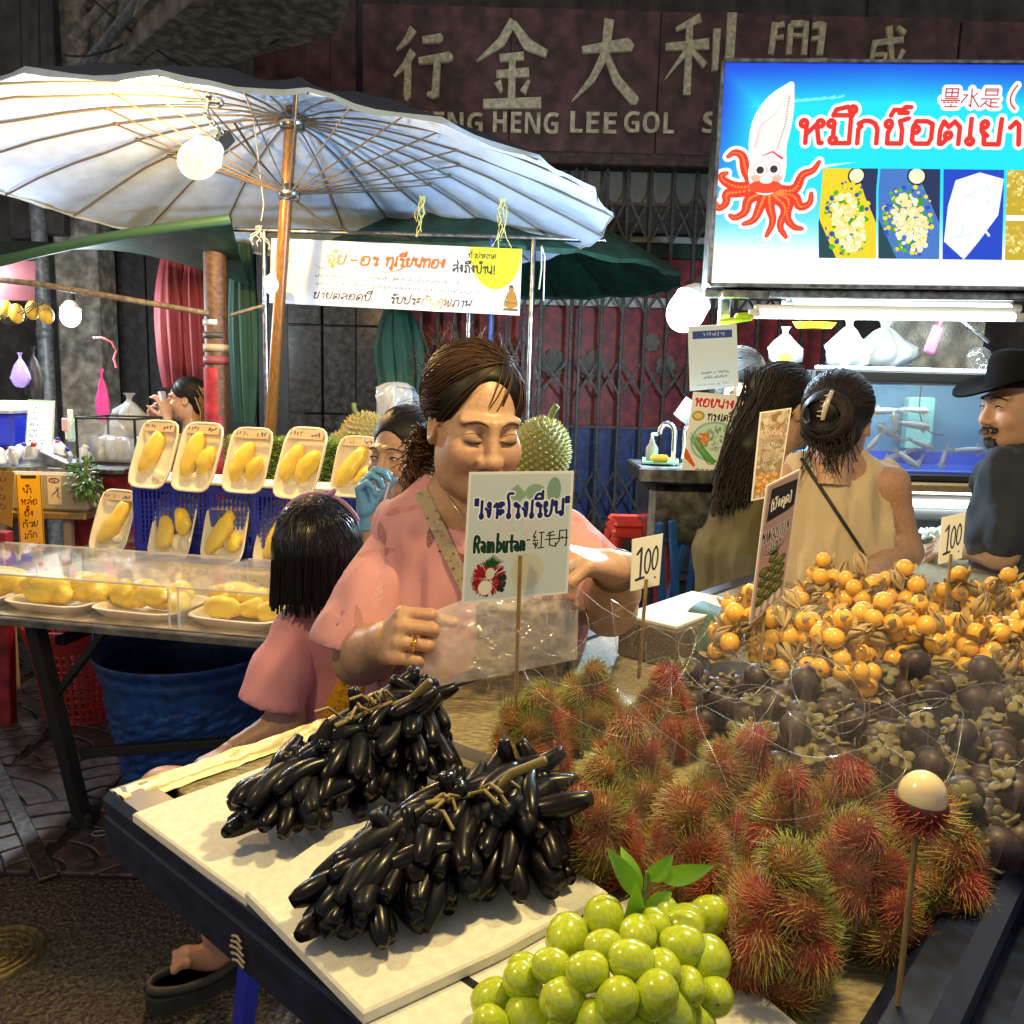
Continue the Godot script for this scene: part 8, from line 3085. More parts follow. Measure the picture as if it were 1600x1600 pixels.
	strands(hm, T, 720, func(i: int) -> Vector3:
		var a := lerpf(-1.75, 1.75, float(i) / 719.0)
		return Vector3(sin(a) * 0.080, 0.083 * cos(a) + 0.042 + rr(-0.010, 0.012), 0.046 - 0.020 * absf(sin(a)) + rr(-0.045, 0.008)), tail, hrad, hc, 0.0011, 0.055, Color(0.016, 0.009, 0.007), Color(0.075, 0.034, 0.018))
	for i in 150:      # flyaway hairs
		var a := rr(-2.0, 2.0)
		var p := hc + Vector3(sin(a) * 0.088, cos(a) * 0.089, rr(-0.06, 0.03))
		var d := (p - hc).normalized()
		var e := Vector3(rr(-1, 1), rr(-0.4, 0.6), rr(-1, 0.3)).normalized()
		hm.tint(Color(0.06, 0.03, 0.016))
		hm.tube([T * p, T * (p + d * 0.008 + e * 0.012), T * (p + d * 0.012 + e * 0.03)], 0.00045, 3, false)
	for i in 190:      # curls of the ponytail
		var p := tail + Vector3(rr(-0.02, 0.02), rr(-0.02, 0.02), rr(-0.02, 0.01))
		var e := tail + Vector3(rr(-0.042, 0.025), rr(-0.115, -0.02), rr(-0.05, 0.02))
		var path := []
		var ph := rr(0, TAU)
		var am := rr(0.004, 0.011)
		for j in 14:
			var u := j / 13.0
			path.append(T * (p.lerp(e, u) + Vector3(sin(ph + u * 13.0) * am, cos(ph + u * 11.0) * am * 0.6, cos(ph + u * 13.0) * am)))
		hm.tint(Color(0.03, 0.014, 0.009).lerp(Color(0.14, 0.062, 0.022), rng.randf()))
		hm.tube(path, 0.0012, 4, false)
	obj("hair", hm, M.hairv, t, Transform3D(Basis(), -t.position))
	# necklace, strap, rings, bracelet
	mb = MB.new()
	var np := []
	for q in [[690, 745, 1.415], [694, 765, 1.375], [706, 785, 1.345], [722, 806, 1.335], [740, 824, 1.335]]:
		np.append(Z(q[0], q[1], q[2]))
	mb.tube(np, 0.0013, 6)
	obj("necklace", mb, mat(0.6, 0.5, 0.4, 0.3, {"metal": 0.9}), t, Transform3D(Basis(), -t.position))
	cv = canvas(64, 512, Color(0.62, 0.56, 0.48))
	for i in 90:
		cv.disc(pr.randf() * 64, pr.randf() * 512, pr.randf_range(3, 9), Color(0.36, 0.36, 0.26).lerp(Color(0.72, 0.66, 0.60), pr.randf()))
	var sp := []
	for i in 12:
		var u := i / 11.0
		var px := lerpf(657, 735, u)
		var py := lerpf(768, 930, u)
		var q := tor.hit(Z(px, py, 1.15), (Z(px, py, 1.6) - Z(px, py, 1.15)).normalized(), 0.5)
		sp.append(q + (EYE - q).normalized() * 0.005)
	ribbon(t, "bag_strap", sp, 0.024, Vector3(0.9, 0.42, 0.1).normalized(), mat(1, 1, 1, 0.8, {"tex": cv.tex()}))
	var gold := mat(0.85, 0.55, 0.10, 0.22, {"metal": 1.0})
	for q in [[HL, Vector3(-0.0115, 0.093, 0.020), Vector3(0.0, 0.25, 1.0), 1.0], [HR, Vector3(0.012, 0.104, 0.008), Vector3(0, 0.75, 0.6), -1.0], [HR, Vector3(-0.011, 0.108, 0.008), Vector3(0, 0.75, 0.6), -1.0]]:
		mb = MB.new()
		mb.T = q[0].translated(-t.position)
		var y: Vector3 = q[2].normalized()
		var x := y.cross(Vector3.RIGHT).normalized()
		var ring := []
		for i in 17:
			ring.append(q[1] + (x * cos(TAU * i / 16) + Vector3.RIGHT * sin(TAU * i / 16)) * 0.0108)
		mb.tube(ring, 0.0022, 6, false)
		mb.ball(q[1] - x * -0.0118, Vector3(0.006, 0.006, 0.004), 10, 6)
		mb.ball(q[1] - x * 0.0118, Vector3(0.006, 0.006, 0.004), 10, 6)
		obj("ring", mb, gold, t)
	for k in 2:
		mb = MB.new()
		var ring := []
		var y := (WR - ER).normalized()
		var x := y.cross(Vector3.BACK).normalized()
		var z := y.cross(x)
		for i in 25:
			ring.append(WR + y * (-0.012 - 0.01 * k) + (x * cos(TAU * i / 24) + z * sin(TAU * i / 24)) * (0.033 + 0.002 * k) + y * 0.008 * cos(TAU * i / 24.0 + k))
		mb.tube(ring, 0.0018, 6, false)
		obj("bracelet", mb, mat(0.25, 0.18, 0.08, 0.3, {"metal": 0.9}), t, Transform3D(Basis(), -t.position))
	# shoulder bag of speckled cloth and its black belt
	var bg := thing("speckled_bag", "brown speckled cloth bag with a black strap hanging before the woman's waist", "bag", Z(820, 1090, 1.36))
	mb = MB.new()
	mb.box(Z(818, 1025, 1.345), Vector3(0.165, 0.20, 0.04), 0.018, Basis(Vector3.UP, -0.1))
	obj("bag_body", mb, mat(0.40, 0.30, 0.19, 0.8, {"tex": noisy(61, 0.03, 0.2, 1.0, 4, FastNoiseLite.TYPE_CELLULAR), "tri": 6.0}), bg, Transform3D(Basis(), -bg.position))
	mb = MB.new()
	mb.bar(Z(886, 925, 1.33), Z(888, 1090, 1.33), 0.022, 0.006, 0.001)
	obj("strap", mb, M.black, bg, Transform3D(Basis(), -bg.position))
	# the clear bag she opens
	var nz := fast_noise(4, 5.0, 3)
	mb = MB.new()
	for side in 2:
		var rows := []
		for i in 17:
			var v := i / 16.0
			var row := PackedVector3Array()
			for j in 25:
				var u := j / 24.0
				var px := lerpf(lerpf(668, 905, u), lerpf(634, 902, u), v)
				var py := lerpf(lerpf(958, 870, u), lerpf(1085, 1030, u), v)
				var d := 1.19 - 0.01 * u + (0.05 * sin(PI * u) * sin(PI * clampf(v + 0.15, 0, 1)) + 0.012) * (1.0 if side else -1.0) + 0.02 * nz.get_noise_2d(u * 2.2 + side, v * 1.6) * sin(PI * u)
				row.append(Z(px, py, d))
			rows.append(row)
		mb.grid(rows)
	tag(obj("clear_bag", mb, M.haze), "crumpled clear plastic bag stretched between the woman's two hands", "plastic bag")

func child() -> void:
	rng.seed = 220
	var t := thing("person", "child with black bobbed hair and pink shirt, seated with back turned by the cart", "person", Z(500, 1250, 1.7) * Vector3(1, 0, 1))
	var hcn := Z(497, 862, 1.66)
	var neck := Z(515, 950, 1.69)
	var SL := Z(462, 992, 1.64)
	var SR := Z(566, 990, 1.76)
	var hip := Z(525, 1235, 1.76)
	var EL := Z(446, 1128, 1.60)
	var WL := Z(366, 1170, 1.545)
	var K := Z(256, 1240, 1.62)
	var A := Z(336, 1452, 1.84)
	var mb := MB.new()
	mb.tint(Color(1.0, 0.96, 0.94))
	var body := field([[[hcn + Vector3(0, -0.02, -0.01), neck, Z(522, 1080, 1.74), hip], [0.07, 0.042, 0.075, 0.08]], [[SL, neck, SR], [0.034, 0.04, 0.034]], [[SL, EL], [0.037, 0.033]], [[EL, WL], [0.034, 0.022]], [[hip, K], [0.066, 0.050]], [[K, K.lerp(A, 0.35), A], [0.048, 0.046, 0.028]]], 0.011, 0.03)
	body.mesh(mb)
	var yl := (WL - EL).normalized()
	var zl := Vector3(0.1, -1, 0.1)
	zl = (zl - yl * zl.dot(yl)).normalized()
	hand(mb, Transform3D(Basis(yl.cross(zl), yl, zl).scaled(Vector3.ONE * 0.74), WL), -1.0, [[0.25, 0.3, 0.2], [0.25, 0.35, 0.2], [0.3, 0.35, 0.2], [0.35, 0.35, 0.2]], 0.0036, 0.05)
	# foot with five toes
	var heel := Z(352, 1500, 1.86)
	var ball := Z(292, 1496, 1.80)
	var fl := Fld.new(ball.min(heel).min(A) - Vector3(0.1, 0.06, 0.06), ball.max(heel).max(A) + Vector3.ONE * 0.07, 0.0038)
	var fd := ((ball - heel) * Vector3(1, 0, 1)).normalized()
	var fs := Vector3(-fd.z, 0, fd.x)
	fl.chain([A + Vector3(0, 0.04, 0), A, heel.lerp(ball, 0.25), ball + fs * 0.004], [0.027, 0.028, 0.026, 0.019], 0.02)
	fl.cap(heel, ball, 0.022, 0.018, 0.02)
	fl.cap(heel.lerp(ball, 0.3), ball + fs * 0.018, 0.02, 0.014, 0.02)
	for i in 5:
		var o := ball + fs * (-0.024 + 0.0135 * i) + fd * (0.010 - 0.0032 * absf(i - 1.0))
		fl.chain([o, o + fd * 0.018 + Vector3(0, 0.004, 0), o + fd * (0.031 - 0.003 * i) + Vector3(0, -0.003, 0)], [0.0098 if i == 0 else 0.007, 0.0098 if i == 0 else 0.0064, 0.0088 if i == 0 else 0.0056], 0.002)
	fl.mesh(mb)
	skin_part(t, mb)
	var pink := mat(0.66, 0.275, 0.32, 0.8, {"rim": 0.3, "bump": M.grit, "depth": 0.03, "tri": 30.0})
	var tor := field([[[Z(508, 985, 1.70), Z(516, 1080, 1.74), hip], [0.078, 0.092, 0.098]], [[SL, Z(498, 968, 1.69), SR], [0.046, 0.050, 0.044]], [[Z(480, 1010, 1.68), Z(490, 1170, 1.74)], [0.06, 0.075]]], 0.010, 0.04)
	tor.plane(Vector3(0, 1, 0.1).normalized(), Z(515, 944, 1.69))
	cloth(t, "shirt", tor, pink, 21, 0.009, Vector3(11, 4, 11))
	var sl := field([[[SL, Z(440, 1050, 1.62), Z(424, 1100, 1.60)], [0.050, 0.060, 0.068]]], 0.009, 0.02)
	sl.folds(fast_noise(23, 1.0, 2), 0.006, Vector3(12, 4, 12))
	sl.plane((Z(424, 1108, 1.60) - SL).normalized(), Z(428, 1106, 1.60))
	sl.cap(Z(428, 1085, 1.60), Z(426, 1150, 1.60), 0.044, 0.05, 0.006, true)
	cloth(t, "sleeve", sl, pink, 23, 0.0, Vector3(12, 4, 12))
	var sh := field([[[hip, hip.lerp(K, 0.6)], [0.078, 0.066]]], 0.011, 0.02)
	cloth(t, "shorts", sh, pink, 25, 0.006)
	# bobbed hair
	var hf := Fld.new(hcn - Vector3(0.13, 0.16, 0.13), hcn + Vector3(0.13, 0.14, 0.13), 0.006)
	var c := hcn + Vector3(0, 0.022, 0)
	hf.ell(c, Vector3(0.086, 0.092, 0.092), 0.01)
	hf.cap(c + Vector3(-0.012, -0.03, 0.0), c + Vector3(-0.016, -0.135, 0.0), 0.076, 0.074, 0.03)
	hf.cap(c + Vector3(0.02, -0.03, 0.0), c + Vector3(0.024, -0.14, 0.0), 0.066, 0.064, 0.03)
	hf.plane(Vector3(0.12, -1, 0.1).normalized(), hcn + Vector3(0, -0.098, 0))
	var hm := MB.new()
	hm.tint(Color(0.006, 0.005, 0.006))
	hf.mesh(hm)
	for i in 620:
		var a := TAU * rng.randf()
		var part := c + Vector3(rr(-0.02, 0.02), 0.086, rr(-0.05, 0.05))
		var q := c + Vector3(sin(a) * 0.088, -0.02, cos(a) * 0.092)
		var e := c + Vector3(sin(a) * 0.091 - 0.004, -0.116 + rr(-0.022, 0.012), cos(a) * 0.088)
		var path := []
		for j in 9:
			var u := j / 8.0
			var p := part.lerp(q, u * 2.0) if u < 0.5 else q.lerp(e, u * 2.0 - 1.0)
			if u < 0.5:
				p = c + ((p - c) / Vector3(0.087, 0.093, 0.093)).normalized() * Vector3(0.087, 0.093, 0.093) * (1.0 + 0.012 * rng.randf())
			path.append(p + Vector3(sin(i + u * 3.0), 0, cos(i * 1.7 + u * 2.0)) * 0.0015)
		hm.tint(Color(0.004, 0.0035, 0.004).lerp(Color(0.016, 0.012, 0.012), rng.randf()))
		hm.tube(path, 0.0013, 4, false)
	obj("hair", hm, mat(1, 1, 1, 0.3, {"vc": true}), t, Transform3D(Basis(), -t.position))
	mb = MB.new()
	var hp := []
	for i in 15:
		var a := lerpf(-1.25, 1.1, i / 14.0)
		hp.append(c + Vector3(sin(a) * 0.092, cos(a) * 0.096, -0.012 + 0.02 * sin(a)))
	mb.tube(hp, 0.0035, 6, true, Vector2(1.0, 1.6))
	mb.ball(hp[9] + Vector3(0.004, 0.006, 0), Vector3(0.012, 0.006, 0.008), 10, 6, Basis(Vector3.BACK, 0.8))
	obj("headband", mb, mat(0.42, 0.22, 0.42, 0.5), t, Transform3D(Basis(), -t.position))
	# yellow patterned strap and pouch
	var cv := canvas(256, 256, Color(0.80, 0.58, 0.05))
	var pr := RandomNumberGenerator.new()
	pr.seed = 3
	for i in 70:
		var p := Vector2(pr.randf() * 256, pr.randf() * 256)
		var q := []
		for j in 6:
			q.append(p + Vector2(cos(j * 1.1 + i), sin(j * 1.3 + i)) * pr.randf_range(6, 20))
		cv.line(Cv.round_off(q), 2.5, Color(0.35, 0.22, 0.03))
	var ym := mat(1, 1, 1, 0.7, {"tex": cv.tex()})
	var sp := []
	for q in [[478, 950], [500, 962], [524, 984], [545, 1012], [556, 1040]]:
		var p := tor.hit(Z(q[0], q[1], 1.4), (Z(q[0], q[1], 2.0) - Z(q[0], q[1], 1.4)).normalized(), 0.6)
		sp.append(p + (EYE - p).normalized() * 0.005)
	ribbon(t, "yellow_strap", sp, 0.034, Vector3(0.6, 0.75, 0.1).normalized(), ym)
	mb = MB.new()
	mb.box(Z(540, 1090, 1.62), Vector3(0.06, 0.13, 0.03), 0.012, Basis(Vector3.BACK, -0.5))
	obj("yellow_pouch", mb, mat(1, 1, 1, 0.7, {"tex": cv.tex(), "tri": 8.0}), t, Transform3D(Basis(), -t.position))
	# shoe and stool
	var sp0 := G(306, 1548, 0.0)
	var shoe := thing("black_shoe", "black thick soled slip-on shoe under the child's bare foot", "shoe", sp0)
	for k in 2:
		mb = MB.new()
		var prof := PackedVector2Array()
		for i in 26:
			var a := TAU * i / 26
			var r := Vector2(cos(a) * (0.115 + 0.012 * k * 0.0), sin(a) * (0.048 + 0.006 * cos(a)))
			prof.append(r)
		mb.T = Transform3D(Basis(fd, Vector3(0, 0, -1), Vector3.UP).orthonormalized(), Vector3()) if false else Transform3D(Basis(fd, fs, Vector3.UP), Vector3())
		if k == 0:
			mb.prism(prof, 0.0, 0.042, 0.006)
			obj("sole", mb, M.rubber, shoe)
		else:
			var ring := []
			for i in 27:
				var q := prof[i % 26]
				ring.append(Vector3(q.x * 0.93, q.y * 0.90, 0.046 + 0.012 * clampf(q.x / 0.1, -0.2, 1.0)))
			mb.tube(ring, 0.011, 8, false)
			obj("upper", mb, mat(0.03, 0.027, 0.025, 0.55), shoe)
	mb = MB.new()
	mb.T = Transform3D(Basis(fd, fs, Vector3.UP), Vector3(0, 0.0, 0))
	var inner := PackedVector2Array()
	for i in 24:
		inner.append(Vector2(cos(TAU * i / 24) * 0.1, sin(TAU * i / 24) * 0.04))
	mb.prism(inner, 0.0425, 0.046, 0.001)
	obj("insole", mb, mat(0.09, 0.075, 0.06, 0.7), shoe)
	var st := thing("child_stool", "stool hidden under the seated child in pink", "stool", Vector3(hip.x, 0, hip.z))
	mb = MB.new()
	var sy := hip.y - 0.095
	mb.box(Vector3(-0.03, sy - 0.015, 0), Vector3(0.28, 0.03, 0.28), 0.012)
	obj("seat", mb, M.bluecrate, st)
	for q in [[-1, -1], [1, -1], [-1, 1], [1, 1]]:
		mb = MB.new()
		mb.bar(Vector3(q[0] * 0.15 - 0.03, 0, q[1] * 0.15), Vector3(q[0] * 0.11 - 0.03, sy - 0.03, q[1] * 0.11), 0.04, 0.04, 0.006)
		obj("leg", mb, M.bluecrate, st)

func cap_hair(t: Node3D, T: Transform3D, k: Color, k2: Color, tail: Vector3, n: int, extra: Callable, rad := Vector3(0.085, 0.090, 0.099)) -> void:
	var hf := Fld.new(Vector3(-0.13, -0.16, -0.17), Vector3(0.13, 0.16, 0.12), 0.006)
	var c := Vector3(0, 0.042, -0.024)
	hf.ell(c, rad, 0.01)
	hf.ell(Vector3(0, -0.03, -0.070), Vector3(0.066, 0.062, 0.045), 0.02)
	hf.ell(Vector3(0.0, -0.040, 0.105), Vector3(0.072, 0.112, 0.085), 0.014, Basis(), true)
	for s in [-1.0, 1.0]:
		hf.ell(Vector3(s * 0.086, -0.045, 0.02), Vector3(0.03, 0.058, 0.035), 0.012, Basis(), true)
	extra.call(hf)
	var hm := MB.new()
	hm.T = T
	hm.tint(k)
	hf.mesh(hm)
	hm.T = Transform3D()
	strands(hm, T, n, func(i: int) -> Vector3:
		var a := lerpf(-1.75, 1.75, float(i) / n)
		return Vector3(sin(a) * 0.078, 0.083 * cos(a) + 0.02, 0.05 - 0.075 * absf(sin(a)) + rr(-0.03, 0.01)), tail, rad, c, 0.0014, 0.03, k, k2)
	obj("hair", hm, M.hairv, t, Transform3D(Basis(), -t.position))

func gloved_woman() -> void:
	rng.seed = 230
	var t := thing("person", "dark haired young woman in a blue glove sipping a drink behind the market woman", "person", Z(640, 900, 2.2) * Vector3(1, 0, 1))
	var T := turned(Z(629, 710, 2.15), -0.5, 0.05, 0.0, 0.95)
	var mb := MB.new()
	var f := head(mb, T, 0.0048, 0.0, false)
	var W := Z(572, 800, 2.02)
	var E := Z(590, 905, 2.08)
	var S := Z(628, 820, 2.2)
	field([[[T * Vector3(0, -0.1, -0.02), Z(645, 810, 2.2)], [0.046, 0.05]], [[S, E], [0.042, 0.038]], [[E, W], [0.036, 0.024]]], 0.012, 0.03).mesh(mb.tint(Color(1, 1, 1)))
	skin_part(t, mb)
	face_marks(t, f, T, false, Color(0.03, 0.018, 0.012), 1.1)
	cap_hair(t, T, Color(0.010, 0.008, 0.008), Color(0.04, 0.024, 0.016), Vector3(0.0, 0.0, -0.12), 200, func(_h: Fld) -> void: pass)
	cloth(t, "shirt", field([[[Z(648, 830, 2.22), Z(650, 1000, 2.25)], [0.12, 0.15]], [[S, Z(700, 820, 2.25)], [0.055, 0.055]]], 0.014, 0.04), mat(0.05, 0.05, 0.06, 0.8))
	var g := MB.new()
	var y := (W - E).normalized().lerp(Vector3(0, 1, 0), 0.6).normalized()
	var z := Vector3(0.9, 0, 0.25)
	z = (z - y * z.dot(y)).normalized()
	hand(g, Transform3D(Basis(y.cross(z), y, z).scaled(Vector3.ONE * 0.86), W), 1.0, [[0.7, 1.0, 0.6], [0.8, 1.1, 0.7], [0.9, 1.2, 0.7], [1.0, 1.2, 0.7]], 0.004, 0.03, Vector3(0.5, 0.7, 0.7), 0.3)
	skin_part(t, g, "blue_glove", mat(0.10, 0.30, 0.55, 0.45))
	var cp := thing("drink", "clear cup with a straw held by the blue glove", "drink", Z(600, 790, 2.03))
	mb = MB.new()
	mb.lathe([Vector2(0, 0), Vector2(0.022, 0), Vector2(0.03, 0.075), Vector2(0.028, 0.075), Vector2(0.02, 0.004), Vector2(0, 0.004)], 18)
	obj("cup", mb, M.acrylic, cp)
	mb = MB.new()
	mb.tube([Vector3(0, 0.01, 0), Z(612, 738, 2.02) - cp.position], 0.0032, 8)
	obj("straw", mb, mat(0.7, 0.72, 0.7, 0.4), cp)

func phone_woman() -> void:
	rng.seed = 240
	var d := 4.4
	var t := thing("person", "woman in a black strap top holding up a phone at the drinks stall", "person", Z(300, 760, d) * Vector3(1, 0, 1))
	var T := turned(Z(290, 624, d), -1.35, 0.02, 0.0, 0.92)
	var mb := MB.new()
	var f := head(mb, T, 0.0065, 0.0, false)
	var SN := Z(306, 690, d)
	var SF := Z(285, 692, d - 0.12)
	var E := Z(268, 700, d - 0.2)
	var W := Z(261, 658, d - 0.22)
	var W2 := Z(238, 664, d - 0.1)
	field([[[T * Vector3(0, -0.1, -0.02), Z(306, 680, d), Z(308, 780, d)], [0.045, 0.06, 0.12]], [[SN, SF], [0.05, 0.045]], [[SF, E], [0.042, 0.036]], [[E, W], [0.034, 0.022]], [[SN, Z(256, 715, d - 0.05)], [0.042, 0.034]], [[Z(256, 715, d - 0.05), W2], [0.033, 0.022]]], 0.014, 0.03).mesh(mb.tint(Color(1, 1, 1)))
	for q in [[W, Vector3(-0.1, 1, 0), Vector3(-0.8, 0, -0.4)], [W2, Vector3(0.1, 1, 0), Vector3(0.9, 0, 0.3)]]:
		var y: Vector3 = q[1].normalized()
		var z: Vector3 = q[2]
		z = (z - y * z.dot(y)).normalized()
		hand(mb, Transform3D(Basis(y.cross(z), y, z).scaled(Vector3.ONE * 0.9), q[0]), 1.0, [[0.5, 0.6, 0.4], [0.5, 0.7, 0.4], [0.6, 0.7, 0.4], [0.6, 0.7, 0.4]], 0.006)
	skin_part(t, mb)
	face_marks(t, f, T, false, Color(0.03, 0.018, 0.012), 1.2)
	cap_hair(t, T, Color(0.010, 0.008, 0.008), Color(0.03, 0.02, 0.015), Vector3(0.0, -0.05, -0.1), 120, func(_h: Fld) -> void: pass)
	var hm := MB.new()
	for i in 160:
		var p := T * Vector3(rr(-0.07, 0.07), rr(0.0, 0.09), rr(-0.11, -0.05))
		var e := p + Vector3(rr(0.01, 0.06), -rr(0.22, 0.34), rr(-0.03, 0.06))
		hm.tint(Color(0.09, 0.045, 0.02).lerp(Color(0.30, 0.17, 0.07), rng.randf()))
		hm.tube([p, p.lerp(e, 0.3) + Vector3(0.03, 0, 0), e], 0.004, 5, false)
	obj("long_hair", hm, M.hairv, t, Transform3D(Basis(), -t.position))
	var top := field([[[Z(308, 715, d), Z(308, 800, d)], [0.115, 0.13]]], 0.014, 0.03)
	cloth(t, "black_top", top, mat(0.02, 0.02, 0.022, 0.8))
	var ph := thing("phone", "white phone held up by the woman at the drinks stall", "phone", Z(257, 634, d - 0.2))
	mb = MB.new()
	mb.box(Vector3(), Vector3(0.012, 0.145, 0.072), 0.004, Basis(Vector3.BACK, 0.18))
	obj("phone_body", mb, mat(0.55, 0.52, 0.6, 0.3), ph)

func long_haired_woman() -> void:
	rng.seed = 250
	var d := 2.4
	var t := thing("person", "woman with long dark hair and sunglasses in an olive top, beside the fish tank", "person", Z(1165, 900, d) * Vector3(1, 0, 1))
	var T := turned(Z(1229, 638, d), 1.85, 0.08, 0.0, 0.98)
	var mb := MB.new()
	var f := head(mb, T, 0.006, 0.0, false)
	var S1 := Z(1176, 762, d - 0.06)
	var S2 := Z(1240, 745, d + 0.15)
	var E := Z(1166, 880, d - 0.02)
	field([[[T * Vector3(0, -0.1, -0.02), Z(1190, 742, d), Z(1160, 860, d), Z(1158, 1000, d)], [0.05, 0.06, 0.10, 0.12]], [[S1, E], [0.046, 0.038]], [[E, Z(1196, 960, d - 0.12)], [0.038, 0.028]]], 0.012, 0.03).mesh(mb.tint(Color(1.05, 0.92, 0.86)))
	skin_part(t, mb)
	face_marks(t, f, T, false, Color(0.02, 0.014, 0.01))
	cap_hair(t, T, Color(0.010, 0.008, 0.008), Color(0.03, 0.02, 0.016), Vector3(0.03, -0.03, -0.11), 220, func(_h: Fld) -> void: pass)
	var hm := MB.new()
	var mass := field([[[T * Vector3(0, 0.01, -0.05), Z(1168, 700, d - 0.06), Z(1146, 765, d - 0.07)], [0.075, 0.055, 0.028]]], 0.010, 0.03)
	mass.mesh(hm.tint(Color(0.010, 0.008, 0.008)))
	for i in 900:
		var u := rng.randf()
		var p := T * Vector3(rr(-0.08, 0.085), rr(-0.02, 0.11), rr(-0.115, 0.0))
		var e := Z(lerpf(1112, 1180, u), lerpf(790, 770, u) + rr(-50, 20), d - 0.12 + rr(-0.03, 0.05))
		var m := Z(lerpf(1130, 1200, u), 690 + rr(-20, 20), d - 0.10 + rr(-0.02, 0.04))
		hm.tint(Color(0.007, 0.006, 0.006).lerp(Color(0.030, 0.021, 0.017), rng.randf()))
		var path := []
		for j in 9:
			var s := j / 8.0
			path.append(p.lerp(m, s).lerp(m.lerp(e, s), s) + Vector3(sin(s * 9.0 + i), 0, cos(s * 8.0 + i)) * 0.004)
		hm.tube(path, 0.0016, 4, false)
	obj("long_hair", hm, M.hairv, t, Transform3D(Basis(), -t.position))
	var tor := field([[[Z(1168, 770, d), Z(1150, 860, d), Z(1148, 1010, d)], [0.085, 0.11, 0.125]], [[S1, S2], [0.056, 0.05]], [[S1, Z(1160, 800, d - 0.05)], [0.058, 0.06]]], 0.012, 0.04)
	cloth(t, "olive_top", tor, mat(0.135, 0.125, 0.065, 0.85), 33, 0.018, Vector3(9, 3, 9))
	mb = MB.new()
	mb.T = T
	for s in [-1.0, 1.0]:
		var ring := []
		for i in 19:
			ring.append(Vector3(s * 0.034 + cos(TAU * i / 18) * 0.025, -0.004 + sin(TAU * i / 18) * 0.022, 0.100 - absf(s * 0.034 + cos(TAU * i / 18) * 0.025) * 0.15))
		mb.tube(ring, 0.0022, 6, false)
		mb.tube([Vector3(s * 0.06, 0.004, 0.092), Vector3(s * 0.082, 0.006, 0.0)], 0.002, 6)
	obj("sunglasses", mb, mat(0.30, 0.24, 0.22, 0.25, {"metal": 0.6}), t, Transform3D(Basis(), -t.position))
	mb = MB.new()
	mb.T = T
	for s in [-1.0, 1.0]:
		mb.ball(Vector3(s * 0.034, -0.004, 0.0945), Vector3(0.024, 0.021, 0.0015), 18, 8)
	obj("lens", mb, mat(0.05, 0.045, 0.05, 0.08, {"coat": 0.8}), t, Transform3D(Basis(), -t.position))
	mb = MB.new()
	mb.box(Z(1248, 678, d + 0.3), Vector3(0.055, 0.06, 0.02), 0.008)
	tag(obj("pink_card", mb, mat(0.8, 0.05, 0.38, 0.5)), "bright pink card glimpsed between the two women's heads", "card")

